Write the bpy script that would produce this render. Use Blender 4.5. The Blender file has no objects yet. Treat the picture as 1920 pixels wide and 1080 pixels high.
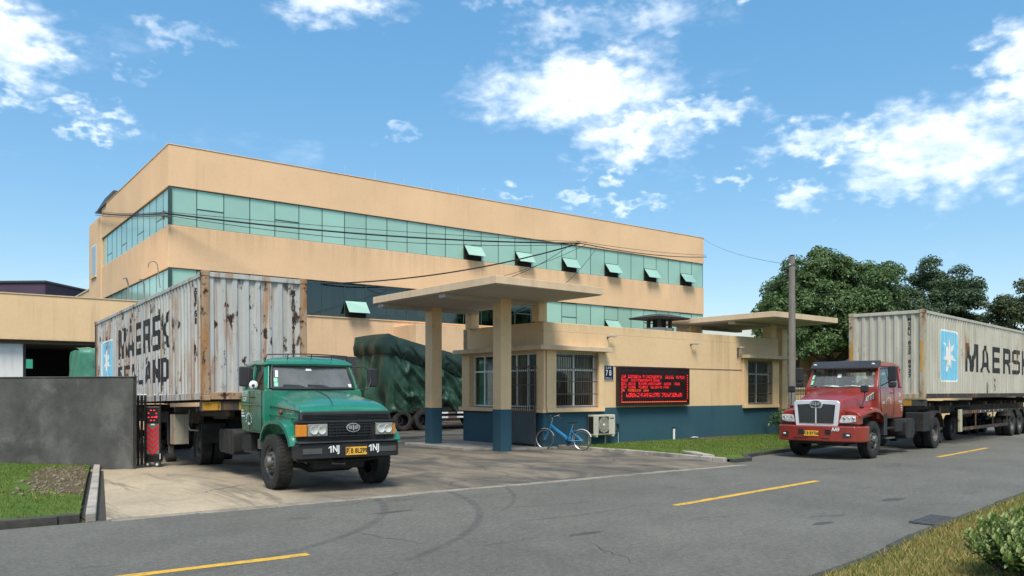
import bpy, bmesh, math, random
import numpy as np
from mathutils import Vector, Matrix
R = math.radians
rnd = random.Random(7)
sc = bpy.context.scene
COL = sc.collection

# ---------------------------------------------------------------- camera, sky, sun, exposure
# world axes: +x runs along the factory front (to the right and away), +y runs into the yard
CAM_AZ = 37.02
cam = bpy.data.cameras.new('camera'); camo = bpy.data.objects.new('camera', cam); COL.objects.link(camo)
camo.location = (0, 0, 1.9); camo.rotation_euler = (R(90), 0, R(-CAM_AZ))
cam.sensor_width = 36; cam.lens = 1500 / 1920 * 36; cam.shift_y = 194 / 1920
cam.clip_start = .1; cam.clip_end = 2000
sc.camera = camo
sc.view_settings.view_transform = 'Standard'; sc.view_settings.look = 'None'
sc.view_settings.gamma = 1; sc.view_settings.use_curve_mapping = False
sc.view_settings.exposure = 0.88
sc.cycles.use_denoising = True
sc.cycles.max_bounces = 6; sc.cycles.diffuse_bounces = 3; sc.cycles.glossy_bounces = 3; sc.cycles.transparent_max_bounces = 12; sc.cycles.transmission_bounces = 5

SUN_EL = 58; SUN_X, SUN_Y = -.60, -.80           # horizontal direction towards the sun
SUN_AZ = math.atan2(SUN_X, SUN_Y)                # clockwise from +y
sl = bpy.data.lights.new('sun', 'SUN'); so = bpy.data.objects.new('sun', sl); COL.objects.link(so)
sl.energy = 2.45; sl.angle = R(22); sl.color = (1, .93, .82)
sd = Vector((math.sin(SUN_AZ) * math.cos(R(SUN_EL)), math.cos(SUN_AZ) * math.cos(R(SUN_EL)), math.sin(R(SUN_EL))))
so.rotation_euler = (-sd).to_track_quat('-Z', 'Y').to_euler()

world = bpy.data.worlds.new('World'); sc.world = world; world.use_nodes = True

class NT:
    """small helper to write node trees"""
    def __init__(s, tree): s.t = tree; s.n = tree.nodes; s.l = tree.links
    def new(s, t, **kw):
        n = s.n.new(t)
        for k, v in kw.items(): setattr(n, k, v)
        return n
    def put(s, sock, v):
        if v is None: return
        if isinstance(v, bpy.types.NodeSocket): s.l.new(v, sock)
        else:
            if sock.type == 'RGBA' and len(v) == 3: v = (*v, 1)
            sock.default_value = v
    def math(s, op, a, b=None, c=None, clamp=False):
        n = s.new('ShaderNodeMath', operation=op); n.use_clamp = clamp
        s.put(n.inputs[0], a); s.put(n.inputs[1], b); s.put(n.inputs[2], c); return n.outputs[0]
    def vmath(s, op, a, b=None, c=None):
        n = s.new('ShaderNodeVectorMath', operation=op)
        s.put(n.inputs[0], a); s.put(n.inputs[1], b); s.put(n.inputs[2], c)
        return n.outputs['Value' if op in ('LENGTH', 'DOT_PRODUCT', 'DISTANCE') else 0]
    def mix(s, f, a, b, blend='MIX'):
        n = s.new('ShaderNodeMix', data_type='RGBA', blend_type=blend)
        s.put(n.inputs[0], f); s.put(n.inputs[6], a); s.put(n.inputs[7], b); return n.outputs[2]
    def ramp(s, v, lo, hi, a=0., b=1., smooth=True):
        n = s.new('ShaderNodeMapRange', interpolation_type='SMOOTHSTEP' if smooth else 'LINEAR')
        s.put(n.inputs[0], v); s.put(n.inputs[1], lo); s.put(n.inputs[2], hi); s.put(n.inputs[3], a); s.put(n.inputs[4], b)
        return n.outputs[0]
    def noise(s, vec, scale, detail=3, rough=.55, dist=0., dim='3D'):
        n = s.new('ShaderNodeTexNoise', noise_dimensions=dim)
        s.put(n.inputs['Vector'], vec); n.inputs['Scale'].default_value = scale
        n.inputs['Detail'].default_value = detail; n.inputs['Roughness'].default_value = rough; n.inputs['Distortion'].default_value = dist
        return n.outputs[0]
    def scale(s, vec, sc_): return s.vmath('MULTIPLY', vec, sc_)
    def sep(s, vec):
        n = s.new('ShaderNodeSeparateXYZ'); s.put(n.inputs[0], vec); return n.outputs
    def comb(s, x, y, z):
        n = s.new('ShaderNodeCombineXYZ'); s.put(n.inputs[0], x); s.put(n.inputs[1], y); s.put(n.inputs[2], z); return n.outputs[0]

def build_sky():
    w = NT(world.node_tree); w.n.clear()
    out = w.new('ShaderNodeOutputWorld'); bg = w.new('ShaderNodeBackground')
    sky = w.new('ShaderNodeTexSky', sky_type='NISHITA'); sky.sun_disc = False
    sky.sun_elevation = R(SUN_EL); sky.sun_rotation = SUN_AZ
    sky.altitude = 0; sky.air_density = 1.0; sky.dust_density = .25; sky.ozone_density = 3.2
    hs = w.new('ShaderNodeHueSaturation'); hs.inputs['Saturation'].default_value = 1.85; hs.inputs['Hue'].default_value = .497
    hs.inputs['Value'].default_value = 2.45
    gm = w.new('ShaderNodeGamma'); gm.inputs[1].default_value = .48; w.l.new(sky.outputs[0], gm.inputs[0])
    w.l.new(gm.outputs[0], hs.inputs['Color'])
    d = w.vmath('NORMALIZE', w.new('ShaderNodeTexCoord').outputs['Generated'])
    x, y, z = w.sep(d)
    az = w.math('ARCTAN2', x, y); el = w.math('ARCSINE', z)
    p = w.comb(az, el, 0)
    # cloud bodies: compass bearing, elevation, half sizes (degrees), warped and frayed by noise
    zz = w.math('MAXIMUM', z, .04)
    plane = w.comb(w.math('DIVIDE', x, zz), w.math('DIVIDE', y, zz), 0)
    n1 = w.noise(w.scale(d, (7, 7, 15)), 1.0, 5, .62, .3)
    n2 = w.noise(w.vmath('ADD', w.scale(d, (20, 20, 42)), (3.1, 7.7, 1.2)), 1.0, 4, .6)
    warp = w.new('ShaderNodeTexNoise'); w.put(warp.inputs['Vector'], w.scale(d, (9, 9, 16))); warp.inputs['Detail'].default_value = 4
    pw = w.vmath('ADD', p, w.vmath('MULTIPLY', w.vmath('SUBTRACT', warp.outputs[1], (.5, .5, .5)), (.12, .07, 0)))
    blobs = [(40.8, 20.5, 8.2, 2.9, 1.), (45.6, 17.4, 5.2, 1.9, .95), (50.5, 18.6, 4.6, 1.2, .85), (41, 24.6, 5, 1.4, .6), (46, 24.6, 5, 1.3, .5), (36.5, 26.4, 3, .9, .55),
             (58.2, 16.2, 5.0, 1.5, .98), (65.5, 14.9, 7.2, 3.3, 1.), (62.5, 13.2, 4, 1.4, .8), (70.2, 18.6, 3.0, 3.6, .98), (72, 23.0, 2.4, 3, .8),
             (52.6, 14.4, 1.8, .75, .85), (45.3, 13.1, 2.8, .6, .75), (37.4, 13.9, 1.5, .5, .75), (41.4, 13.6, 2.0, .6, .68), (57.1, 12.9, 2.2, 1.0, .72), (44, 15.0, 1.2, .7, .7),
             (4.6, 20.2, 4.0, 2.5, .98), (7.4, 17.5, 1.6, .6, .6), (10.2, 17.0, 2.2, .6, .58), (8.7, 16.1, 1.4, .5, .62), (5, 17.4, 1.4, .8, .6),
             (14.6, 22.6, 2.4, .8, .48), (24.2, 25.6, 4.8, 1.8, .8), (12.2, 19.7, 1.1, .6, .45), (6.4, 24.6, 3, .8, .5), (29.4, 17.9, 1.1, .9, .6), (53.5, 26.0, 2, .7, .6),
             (-22, 26, 16, 7, .98), (-62, 22, 24, 9, 1.), (-110, 34, 30, 14, 1.), (-160, 26, 30, 13, 1.), (98, 24, 18, 9, .98), (135, 34, 28, 15, 1.), (165, 40, 26, 14, 1.), (20, 52, 20, 9, .95), (90, 60, 30, 12, .98), (-60, 62, 34, 13, .98), (-140, 66, 40, 13, 1.), (180, 62, 40, 13, 1.), (-170, 40, 30, 12, 1.)]
    acc = None
    for a, e, ra, rb, st in blobs:
        pi = pw if acc is None else w.vmath('MULTIPLY_ADD', acc, (0, 0, 1), pw)   # chained so that the shader stack stays small
        q = w.vmath('MULTIPLY_ADD', pi, (1 / R(ra), 1 / R(rb), 0), (-a / ra, -e / rb, 0))
        v = w.ramp(w.vmath('LENGTH', q), 1.45, .1, 0, st)
        acc = v if acc is None else w.math('MAXIMUM', acc, v)
    dens = w.math('ADD', w.math('MULTIPLY', acc, .69), w.math('MULTIPLY', w.math('SUBTRACT', n1, .5), 1.15))
    dens = w.math('ADD', dens, w.math('MULTIPLY', w.math('SUBTRACT', n2, .5), .38))
    mask = w.ramp(dens, .08, .80)
    mask = w.math('MULTIPLY', mask, w.ramp(z, .03, .12))
    shade = w.ramp(n2, .3, .75)
    sh2 = w.ramp(dens, .3, .9)
    ccol = w.mix(shade, (7.6, 8.3, 9.2), (9.6, 9.8, 10.0))
    ccol = w.mix(sh2, w.mix(.35, ccol, hs.outputs[0]), ccol)
    col = w.mix(w.math('MULTIPLY', mask, .97), hs.outputs[0], ccol)
    w.l.new(col, bg.inputs['Color']); bg.inputs['Strength'].default_value = .089
    w.l.new(bg.outputs[0], out.inputs['Surface'])
build_sky()
world.cycles.sampling_method = 'MANUAL'; world.cycles.sample_map_resolution = 256

# ---------------------------------------------------------------- helpers
def empty(name, loc=(0, 0, 0), rz=0., label=None, cat=None, group=None, parent=None):
    o = bpy.data.objects.new(name, None); COL.objects.link(o)
    o.empty_display_size = .2; o.location = loc; o.rotation_euler = (0, 0, R(rz)); o.parent = parent
    return tag(o, label, cat, group)
def tag(o, label=None, cat=None, group=None, kind=None, category=None):
    cat = cat or category
    if label: o['label'] = label
    if cat: o['category'] = cat
    if group: o['group'] = group
    if kind: o['kind'] = kind
    return o
def link(name, me, parent=None, loc=None, rot=None):
    o = bpy.data.objects.new(name, me); COL.objects.link(o); o.parent = parent
    if loc is not None: o.location = loc
    if rot is not None: o.rotation_euler = rot
    return o
def copy_tree(o, parent=None):
    c = o.copy(); COL.objects.link(c); c.parent = parent
    for ch in KIDS(o): copy_tree(ch, c)
    return c
def KIDS(o): return [x for x in bpy.data.objects if x.parent == o]

class MB:
    """collects boxes, prisms, tubes and lathes into one mesh"""
    def __init__(s): s.v = []; s.f = []; s.sm = []
    def add(s, vs, fs, smooth=False):
        b = len(s.v); s.v += [tuple(map(float, v)) for v in vs]; s.f += [tuple(b + i for i in f) for f in fs]; s.sm += [smooth] * len(fs); return s
    def hexa(s, p):  # p: 4 bottom ccw, 4 top
        return s.add(p, [(3, 2, 1, 0), (4, 5, 6, 7), (0, 1, 5, 4), (1, 2, 6, 5), (2, 3, 7, 6), (3, 0, 4, 7)])
    def box(s, x0, x1, y0, y1, z0, z1):
        return s.hexa([(x0, y0, z0), (x1, y0, z0), (x1, y1, z0), (x0, y1, z0), (x0, y0, z1), (x1, y0, z1), (x1, y1, z1), (x0, y1, z1)])
    def cbox(s, c, d): return s.box(c[0] - d[0] / 2, c[0] + d[0] / 2, c[1] - d[1] / 2, c[1] + d[1] / 2, c[2] - d[2] / 2, c[2] + d[2] / 2)
    def prism(s, poly, axis, a, b):
        """poly 2d, extruded along axis 0/1/2 from a to b"""
        def P(p, t):
            return {0: (t, p[0], p[1]), 1: (p[0], t, p[1]), 2: (p[0], p[1], t)}[axis]
        n = len(poly); vs = [P(p, a) for p in poly] + [P(p, b) for p in poly]
        fs = [tuple(range(n))[::-1], tuple(range(n, 2 * n))] + [(i, (i + 1) % n, n + (i + 1) % n, n + i) for i in range(n)]
        return s.add(vs, fs)
    def loft(s, secs, cap=True, smooth=False, closed=True):
        n = len(secs[0]); vs = [p for sec in secs for p in sec]; fs = []
        for k in range(len(secs) - 1):
            for i in range(n if closed else n - 1):
                j = (i + 1) % n; fs.append((k * n + i, k * n + j, (k + 1) * n + j, (k + 1) * n + i))
        if cap: fs += [tuple(range(n))[::-1], tuple(range((len(secs) - 1) * n, len(secs) * n))]
        return s.add(vs, fs, smooth)
    def cyl(s, p0, p1, r0, r1=None, n=12, cap=True):
        r1 = r0 if r1 is None else r1
        p0 = Vector(p0); p1 = Vector(p1); d = (p1 - p0).normalized(); u = d.orthogonal().normalized(); w = d.cross(u)
        sec = lambda p, r: [tuple(p + (u * math.cos(2 * math.pi * i / n) + w * math.sin(2 * math.pi * i / n)) * r) for i in range(n)]
        return s.loft([sec(p0, r0), sec(p1, r1)], cap, True)
    def tube(s, path, r, n=8, cap=True):
        path = [Vector(p) for p in path]; secs = []; u = None
        for i, p in enumerate(path):
            d = (path[min(i + 1, len(path) - 1)] - path[max(i - 1, 0)])
            d = d.normalized() if d.length > 1e-9 else Vector((0, 0, 1))
            if u is None: u = d.orthogonal().normalized()
            u = (u - d * u.dot(d)); u = u.normalized() if u.length > 1e-6 else d.orthogonal().normalized()
            w = d.cross(u); rr = r[i] if isinstance(r, (list, tuple)) else r
            secs.append([tuple(p + (u * math.cos(2 * math.pi * k / n) + w * math.sin(2 * math.pi * k / n)) * rr) for k in range(n)])
        return s.loft(secs, cap, True)
    def lathe(s, prof, n=32, c=(0, 0, 0), axis=1, closed=False):
        """prof: (radius, along-axis)"""
        secs = []
        for i in range(n):
            a = 2 * math.pi * i / n; ca, sa = math.cos(a), math.sin(a)
            secs.append([{1: (c[0] + r * ca, c[1] + t, c[2] + r * sa), 0: (c[0] + t, c[1] + r * ca, c[2] + r * sa), 2: (c[0] + r * ca, c[1] + r * sa, c[2] + t)}[axis] for r, t in prof])
        m = len(prof); b = [p for q in secs for p in q]; fs = []
        for i in range(n):
            j = (i + 1) % n
            for k in range(m if closed else m - 1):
                l = (k + 1) % m; fs.append((i * m + k, i * m + l, j * m + l, j * m + k))
        return s.add(b, fs, True)
    def sphere(s, c, r, n=12, m=8, sq=(1, 1, 1)):
        prof = []
        secs = [[(c[0] + r * sq[0] * math.sin(math.pi * max(j, .02) / m if j < m else math.pi * .999) * math.cos(2 * math.pi * i / n), c[1] + r * sq[1] * math.sin(math.pi * max(j, .02) / m if j < m else math.pi * .999) * math.sin(2 * math.pi * i / n), c[2] + r * sq[2] * math.cos(math.pi * j / m)) for i in range(n)] for j in range(m + 1)]
        return s.loft(secs, True, True)
    def quad(s, a, b, c, d): return s.add([a, b, c, d], [(0, 1, 2, 3)])
    def mesh(s, name, mat=None, ang=40, fix=True):
        me = bpy.data.meshes.new(name); me.from_pydata(s.v, [], s.f)
        if fix:
            bm = bmesh.new(); bm.from_mesh(me); bmesh.ops.recalc_face_normals(bm, faces=bm.faces); bm.to_mesh(me); bm.free()
        if any(s.sm) or ang >= 180:
            me.polygons.foreach_set('use_smooth', [True] * len(me.polygons)); me.set_sharp_from_angle(angle=R(min(ang, 179)))
        if mat: me.materials.append(mat)
        me.update(); return me
    def build(s, name, mat, parent=None, loc=None, bevel=0, seg=2, rot=None, ang=40, fix=True, **kw):
        me = s.mesh(name, mat, ang, fix)
        o = link(name, me, parent, loc, rot)
        if bevel:
            m = o.modifiers.new('bevel', 'BEVEL'); m.width = bevel; m.segments = seg; m.limit_method = 'ANGLE'; m.angle_limit = R(35); m.harden_normals = True
            me.polygons.foreach_set('use_smooth', [True] * len(me.polygons)); me.set_sharp_from_angle(angle=R(40))
        tag(o, **kw); return o

def sheet(name, poly, z, mat, parent=None, kind=None, **kw):
    me = bpy.data.meshes.new(name); me.from_pydata([(p[0], p[1], z) for p in poly], [], [tuple(range(len(poly)))])
    bm = bmesh.new(); bm.from_mesh(me); bmesh.ops.triangulate(bm, faces=bm.faces)
    for f in bm.faces:
        if f.normal.z < 0: f.normal_flip()
    bm.to_mesh(me); bm.free(); me.materials.append(mat)
    return tag(link(name, me, parent), kind=kind, **kw)
def slab(name, poly, z0, z1, mat, parent=None, bevel=0, **kw):
    return MB().prism(poly, 2, z0, z1).build(name, mat, parent, bevel=bevel, **kw)

TXT = {}
def text_mesh(s, size=1., bold=0., align='CENTER', space=1., xs=1.):
    """flat lettering as triangles in the xy plane"""
    key = (s, size, bold, align, space, xs)
    if key in TXT: return TXT[key]
    cu = bpy.data.curves.new('lettering', 'FONT'); cu.body = s; cu.size = size; cu.offset = bold; cu.align_x = align; cu.align_y = 'CENTER'; cu.space_character = space
    cu.resolution_u = 3
    o = bpy.data.objects.new('lettering', cu); COL.objects.link(o)
    dg = bpy.context.evaluated_depsgraph_get(); me = bpy.data.meshes.new_from_object(o.evaluated_get(dg))
    bpy.data.objects.remove(o); bpy.data.curves.remove(cu)
    bm = bmesh.new(); bm.from_mesh(me); bmesh.ops.triangulate(bm, faces=bm.faces)
    for v in bm.verts: v.co.x *= xs
    bm.to_mesh(me); bm.free(); me.materials.clear()
    TXT[key] = me; return me
def lettering(name, s, size, mat, parent, loc, rot, bold=0., align='CENTER', space=1., xs=1.):
    me = text_mesh(s, size, bold, align, space, xs).copy(); me.materials.append(mat)
    return link(name, me, parent, loc, rot)

# ---------------------------------------------------------------- materials
def M(name, col, rough=.6, metal=0., spec=.5, var=.12, vs=1.5, bump=0., bs=60., dirt=None, drip=None, coat=0., speck=0., coord='Object', rvar=.1, objvar=0.):
    """col base colour; var = light/dark mottling; dirt=(colour, amount, scale); drip=(colour, amount, xy scale, z scale)"""
    m = bpy.data.materials.new(name); m.use_nodes = True; t = NT(m.node_tree); b = t.n['Principled BSDF']
    b.inputs['Metallic'].default_value = metal; b.inputs['Specular IOR Level'].default_value = spec
    if coat: b.inputs['Coat Weight'].default_value = coat; b.inputs['Coat Roughness'].default_value = .08
    tc = t.new('ShaderNodeTexCoord').outputs[coord]
    c = (*col, 1)
    n = t.noise(tc, vs, 5, .6)
    k = t.ramp(n, .25, .75, 1 - var, 1 + var, False)
    hv = t.new('ShaderNodeHueSaturation'); hv.inputs['Color'].default_value = c; t.put(hv.inputs['Value'], k); cur = hv.outputs[0]
    if objvar:
        oi = t.new('ShaderNodeObjectInfo').outputs['Random']
        hv2 = t.new('ShaderNodeHueSaturation'); t.put(hv2.inputs['Color'], cur); t.put(hv2.inputs['Value'], t.ramp(oi, 0, 1, 1 - objvar, 1 + objvar, False)); cur = hv2.outputs[0]
    if speck:
        s1 = t.noise(tc, bs * 1.3, 2, .7); cur = t.mix(1., cur, t.ramp(s1, .3, .7, 1 - speck, 1 + speck, False), 'MULTIPLY')
    if dirt:
        dn = t.noise(tc, dirt[2], 6, .65, .4); cur = t.mix(t.math('MULTIPLY', t.ramp(dn, .46, .72), dirt[1]), cur, dirt[0])
    if drip:
        dv = t.scale(tc, (drip[2], drip[2], drip[3])); dn = t.noise(dv, 1, 4, .6); cur = t.mix(t.math('MULTIPLY', t.ramp(dn, .48, .75), drip[1]), cur, drip[0])
    t.put(b.inputs['Base Color'], cur)
    t.put(b.inputs['Roughness'], t.ramp(n, .3, .7, max(rough - rvar, .02), min(rough + rvar, 1), False))
    if bump:
        bn = t.new('ShaderNodeBump'); bn.inputs['Strength'].default_value = bump; bn.inputs['Distance'].default_value = .02
        t.put(bn.inputs['Height'], t.noise(tc, bs, 4, .65)); t.l.new(bn.outputs[0], b.inputs['Normal'])
    return m
def EM(name, col, st):
    m = bpy.data.materials.new(name); m.use_nodes = True; b = m.node_tree.nodes['Principled BSDF']
    b.inputs['Base Color'].default_value = (.02, .01, .01, 1); b.inputs['Emission Color'].default_value = (*col, 1); b.inputs['Emission Strength'].default_value = st
    return m
def GLASS(name, tint=(.8, .9, .88), rough=.02, alpha=.3, refl=.5):
    """thin pane: see-through with a tint, glossy on top"""
    m = bpy.data.materials.new(name); m.use_nodes = True; t = NT(m.node_tree); t.n.clear()
    out = t.new('ShaderNodeOutputMaterial'); tr = t.new('ShaderNodeBsdfTransparent'); gl = t.new('ShaderNodeBsdfGlossy')
    tr.inputs[0].default_value = (*tint, 1); gl.inputs['Roughness'].default_value = rough; gl.inputs['Color'].default_value = (.9, .95, .95, 1)
    fr = t.new('ShaderNodeFresnel'); t.put(fr.inputs[0], t.ramp(t.new('ShaderNodeNewGeometry').outputs['Backfacing'], 0, 1, 1.5, 1 / 1.5, False))
    mx = t.new('ShaderNodeMixShader'); t.put(mx.inputs[0], t.math('ADD', t.math('MULTIPLY', fr.outputs[0], .9), refl, clamp=True))
    t.l.new(tr.outputs[0], mx.inputs[1]); t.l.new(gl.outputs[0], mx.inputs[2]); t.l.new(mx.outputs[0], out.inputs[0])
    return m

CREAM = (.74, .50, .30)
def stucco(name, col, stain=.35, zs=None, rough=.9):
    """painted render with faint blotches, trowel relief and rain streaks"""
    m = bpy.data.materials.new(name); m.use_nodes = True; t = NT(m.node_tree); b = t.n['Principled BSDF']
    b.inputs['Roughness'].default_value = rough; b.inputs['Specular IOR Level'].default_value = .25
    g = t.new('ShaderNodeNewGeometry').outputs['Position']
    hv = t.new('ShaderNodeHueSaturation'); hv.inputs['Color'].default_value = (*col, 1)
    t.put(hv.inputs['Value'], t.math('MULTIPLY', t.ramp(t.noise(g, .35, 5, .6), .3, .7, .93, 1.07, False), t.ramp(t.noise(g, 7, 4, .7), .25, .75, .95, 1.05, False)))
    cur = hv.outputs[0]
    dark = tuple(c * .45 for c in col)
    drip = t.ramp(t.noise(t.scale(g, (2.6, 2.6, .09)), 1, 4, .65), .5, .8)
    blot = t.ramp(t.noise(g, .22, 5, .6), .42, .68)
    f = t.math('MULTIPLY', t.math('MULTIPLY', drip, blot), stain)
    if zs:   # streaks that start under window sills and run down the spandrels
        z = t.sep(g)[2]; acc = None
        for top, ln in zs:
            k = t.math('MULTIPLY', t.ramp(z, top - ln, top, 0, 1, False), t.math('LESS_THAN', z, top + .02)); acc = k if acc is None else t.math('ADD', acc, k)
        d2 = t.ramp(t.noise(t.scale(g, (3.5, 3.5, .05)), 1, 5, .7), .36, .72)
        f = t.math('ADD', f, t.math('MULTIPLY', t.math('MULTIPLY', acc, d2), .33), clamp=True)
    cur = t.mix(f, cur, dark)
    t.put(b.inputs['Base Color'], cur)
    bn = t.new('ShaderNodeBump'); bn.inputs['Strength'].default_value = .35; bn.inputs['Distance'].default_value = .012
    t.put(bn.inputs['Height'], t.noise(g, 28, 5, .7)); t.l.new(bn.outputs[0], b.inputs['Normal'])
    return m
MAT = {}
MAT['wall'] = stucco('painted_render_factory', CREAM, .3, [(10.26, 1.5), (6.15, 1.3)])
MAT['cream'] = stucco('painted_render_cream', (.73, .515, .295), .5, [(4.2, .35)])
MAT['cream_old'] = stucco('painted_render_weathered', (.64, .485, .32), .9, [(5.1, .4), (3.42, .3)])
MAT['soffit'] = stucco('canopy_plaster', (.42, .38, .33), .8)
MAT['blue'] = stucco('blue_dado_paint', (.034, .092, .124), .7, rough=.75)
MAT['white_wall'] = stucco('white_render', (.72, .72, .7), .3)
MAT['purple'] = stucco('dark_purple_cladding', (.075, .055, .085), .3)
MAT['gutter'] = M('dirty_gutter_concrete', (.25, .225, .18), .92, var=.3, vs=3, bump=.4, bs=30, dirt=((.09, .08, .068), .9, 1.8), speck=.15)
MAT['concrete_dark'] = M('dark_cement_wall', (.072, .071, .066), .95, var=.5, vs=1.1, bump=.5, bs=30, dirt=((.17, .168, .155), .75, .9), speck=.12, rvar=.04)
MAT['concrete'] = M('weathered_concrete', (.36, .33, .28), .92, var=.2, vs=2.5, bump=.4, bs=30, dirt=((.12, .11, .095), .7, 1.6), speck=.12)
MAT['white_paint'] = M('white_frame_paint', (.72, .74, .72), .45, var=.06, dirt=((.3, .3, .28), .35, 3))
MAT['black_metal'] = M('black_painted_metal', (.012, .012, .013), .5, var=.2, dirt=((.04, .037, .034), .5, 4))
MAT['bar_metal'] = M('grey_brown_bars', (.10, .085, .075), .55, .3, var=.25, vs=6, dirt=((.12, .06, .03), .5, 8))
MAT['dark'] = M('dark_interior', (.012, .012, .012), .9)  # near-black; paints shade into holes, gaps and rooms, also plain black bits
MAT['mullion'] = M('dark_green_mullion', (.03, .07, .06), .5)
MAT['rubber'] = M('tyre_rubber', (.014, .014, .013), .85, var=.25, vs=5, dirt=((.06, .055, .047), .6, 4), bump=.2, bs=40)
MAT['steel'] = M('dusty_steel_rim', (.14, .135, .13), .55, .5, var=.3, vs=6, dirt=((.06, .045, .035), .7, 9))
MAT['chassis'] = M('dirty_black_chassis', (.012, .012, .0115), .75, var=.4, vs=4, dirt=((.045, .039, .033), .7, 3), bump=.2, bs=30)
MAT['chrome'] = M('dull_chrome', (.62, .62, .62), .22, .9, var=.08)
MAT['plastic'] = M('black_plastic', (.02, .02, .022), .55, var=.2)
MAT['yellow'] = M('yellow_plate', (.78, .42, .03), .5, var=.08, vs=8, dirt=((.3, .18, .05), .4, 12))
MAT['plate_black'] = M('plate_lettering', (.02, .02, .02), .6)
MAT['white_letter'] = M('white_lettering', (.7, .72, .7), .6, var=.1, vs=20)
def mint_glass():
    m = bpy.data.materials.new('mint_reflective_glass'); m.use_nodes = True; t = NT(m.node_tree); b = t.n['Principled BSDF']
    g = t.new('ShaderNodeNewGeometry').outputs['Position']; oi = t.new('ShaderNodeObjectInfo').outputs['Random']
    hv = t.new('ShaderNodeHueSaturation'); hv.inputs['Color'].default_value = (.34, .55, .45, 1)
    t.put(hv.inputs['Value'], t.math('MULTIPLY', t.ramp(oi, 0, 1, .93, 1.07, False), t.ramp(t.noise(g, .5, 3), .3, .7, .95, 1.05, False)))
    t.put(b.inputs['Base Color'], hv.outputs[0]); b.inputs['Roughness'].default_value = .12; b.inputs['Metallic'].default_value = .12; b.inputs['Specular IOR Level'].default_value = .55
    bn = t.new('ShaderNodeBump'); bn.inputs['Strength'].default_value = .05; bn.inputs['Distance'].default_value = .05
    t.put(bn.inputs['Height'], t.noise(g, .8, 2)); t.l.new(bn.outputs[0], b.inputs['Normal'])
    return m
MAT['mint'] = mint_glass()
MAT['glass'] = GLASS('clear_window_glass', (.75, .82, .8), .02, refl=.04)
MAT['dark_glass'] = GLASS('shade_toned_glass', (.34, .44, .40), .04, refl=.05)  # darker copy of the pane: dark reflections put into the glass
def hazed_glass(name, haze, col, tint=(.8, .84, .82)):
    m = GLASS(name, tint, .04, refl=.015); t = NT(m.node_tree); out = t.n['Material Output']; old = out.inputs[0].links[0].from_socket
    df = t.new('ShaderNodeBsdfDiffuse'); df.inputs[0].default_value = (*col, 1); mx = t.new('ShaderNodeMixShader')  # grey film: hazy reflected light put into the glass colour
    g = t.new('ShaderNodeTexCoord').outputs['Object']; t.put(mx.inputs[0], t.ramp(t.noise(g, 2.5, 4, .6), .3, .7, haze * .7, haze * 1.3, False))
    t.l.new(old, mx.inputs[1]); t.l.new(df.outputs[0], mx.inputs[2]); t.l.new(mx.outputs[0], out.inputs[0]); return m
MAT['windscreen'] = hazed_glass('hazed_windscreen_glass', .20, (.42, .42, .41)); MAT['clean_screen'] = hazed_glass('clean_windscreen_glass', .05, (.42, .42, .41), (.95, .97, .96))
MAT['cab_glass'] = GLASS('dark_cab_side_glass', (.06, .07, .07), .03, refl=.03)

# ---------------------------------------------------------------- ground, road, lawns
def interp(pts, n=8):
    """smooth polyline through points (Catmull-Rom)"""
    out = []
    P_ = [pts[0]] + list(pts) + [pts[-1]]
    for i in range(1, len(P_) - 2):
        p0, p1, p2, p3 = [np.array(P_[i + k], float) for k in (-1, 0, 1, 2)]
        for k in range(n):
            t = k / n; out.append(tuple(.5 * ((2 * p1) + (-p0 + p2) * t + (2 * p0 - 5 * p1 + 4 * p2 - p3) * t * t + (-p0 + 3 * p1 - 3 * p2 + p3) * t ** 3)))
    return out + [tuple(pts[-1])]
CENTRE = interp([(-90, 9.2), (-30, 9.1), (-8, 9.05), (2, 9.0), (8, 8.95), (12, 9.15), (16, 9.75), (24, 11.1), (30, 12.1), (45, 14.8), (70, 19.6), (120, 30)], 8)
def offset(line, d):
    o = []
    for i, p in enumerate(line):
        a = line[max(i - 1, 0)]; b = line[min(i + 1, len(line) - 1)]; t = np.array((b[0] - a[0], b[1] - a[1])); t = t / np.hypot(*t)
        o.append((p[0] - t[1] * d, p[1] + t[0] * d))
    return o
FAR = offset(CENTRE, 3.98); NEAR = interp([(-90, 4.7), (-30, 4.6), (-8, 4.5), (4, 4.45), (7.6, 4.58), (10.3, 5.08), (12.4, 5.4), (16.2, 5.98), (24, 7.25), (45, 10.8), (70, 15.6), (120, 26)], 8)
def at_x(line, x):
    for a, b in zip(line, line[1:]):
        if a[0] <= x <= b[0]: t = (x - a[0]) / (b[0] - a[0]); return a[1] + t * (b[1] - a[1])

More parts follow.
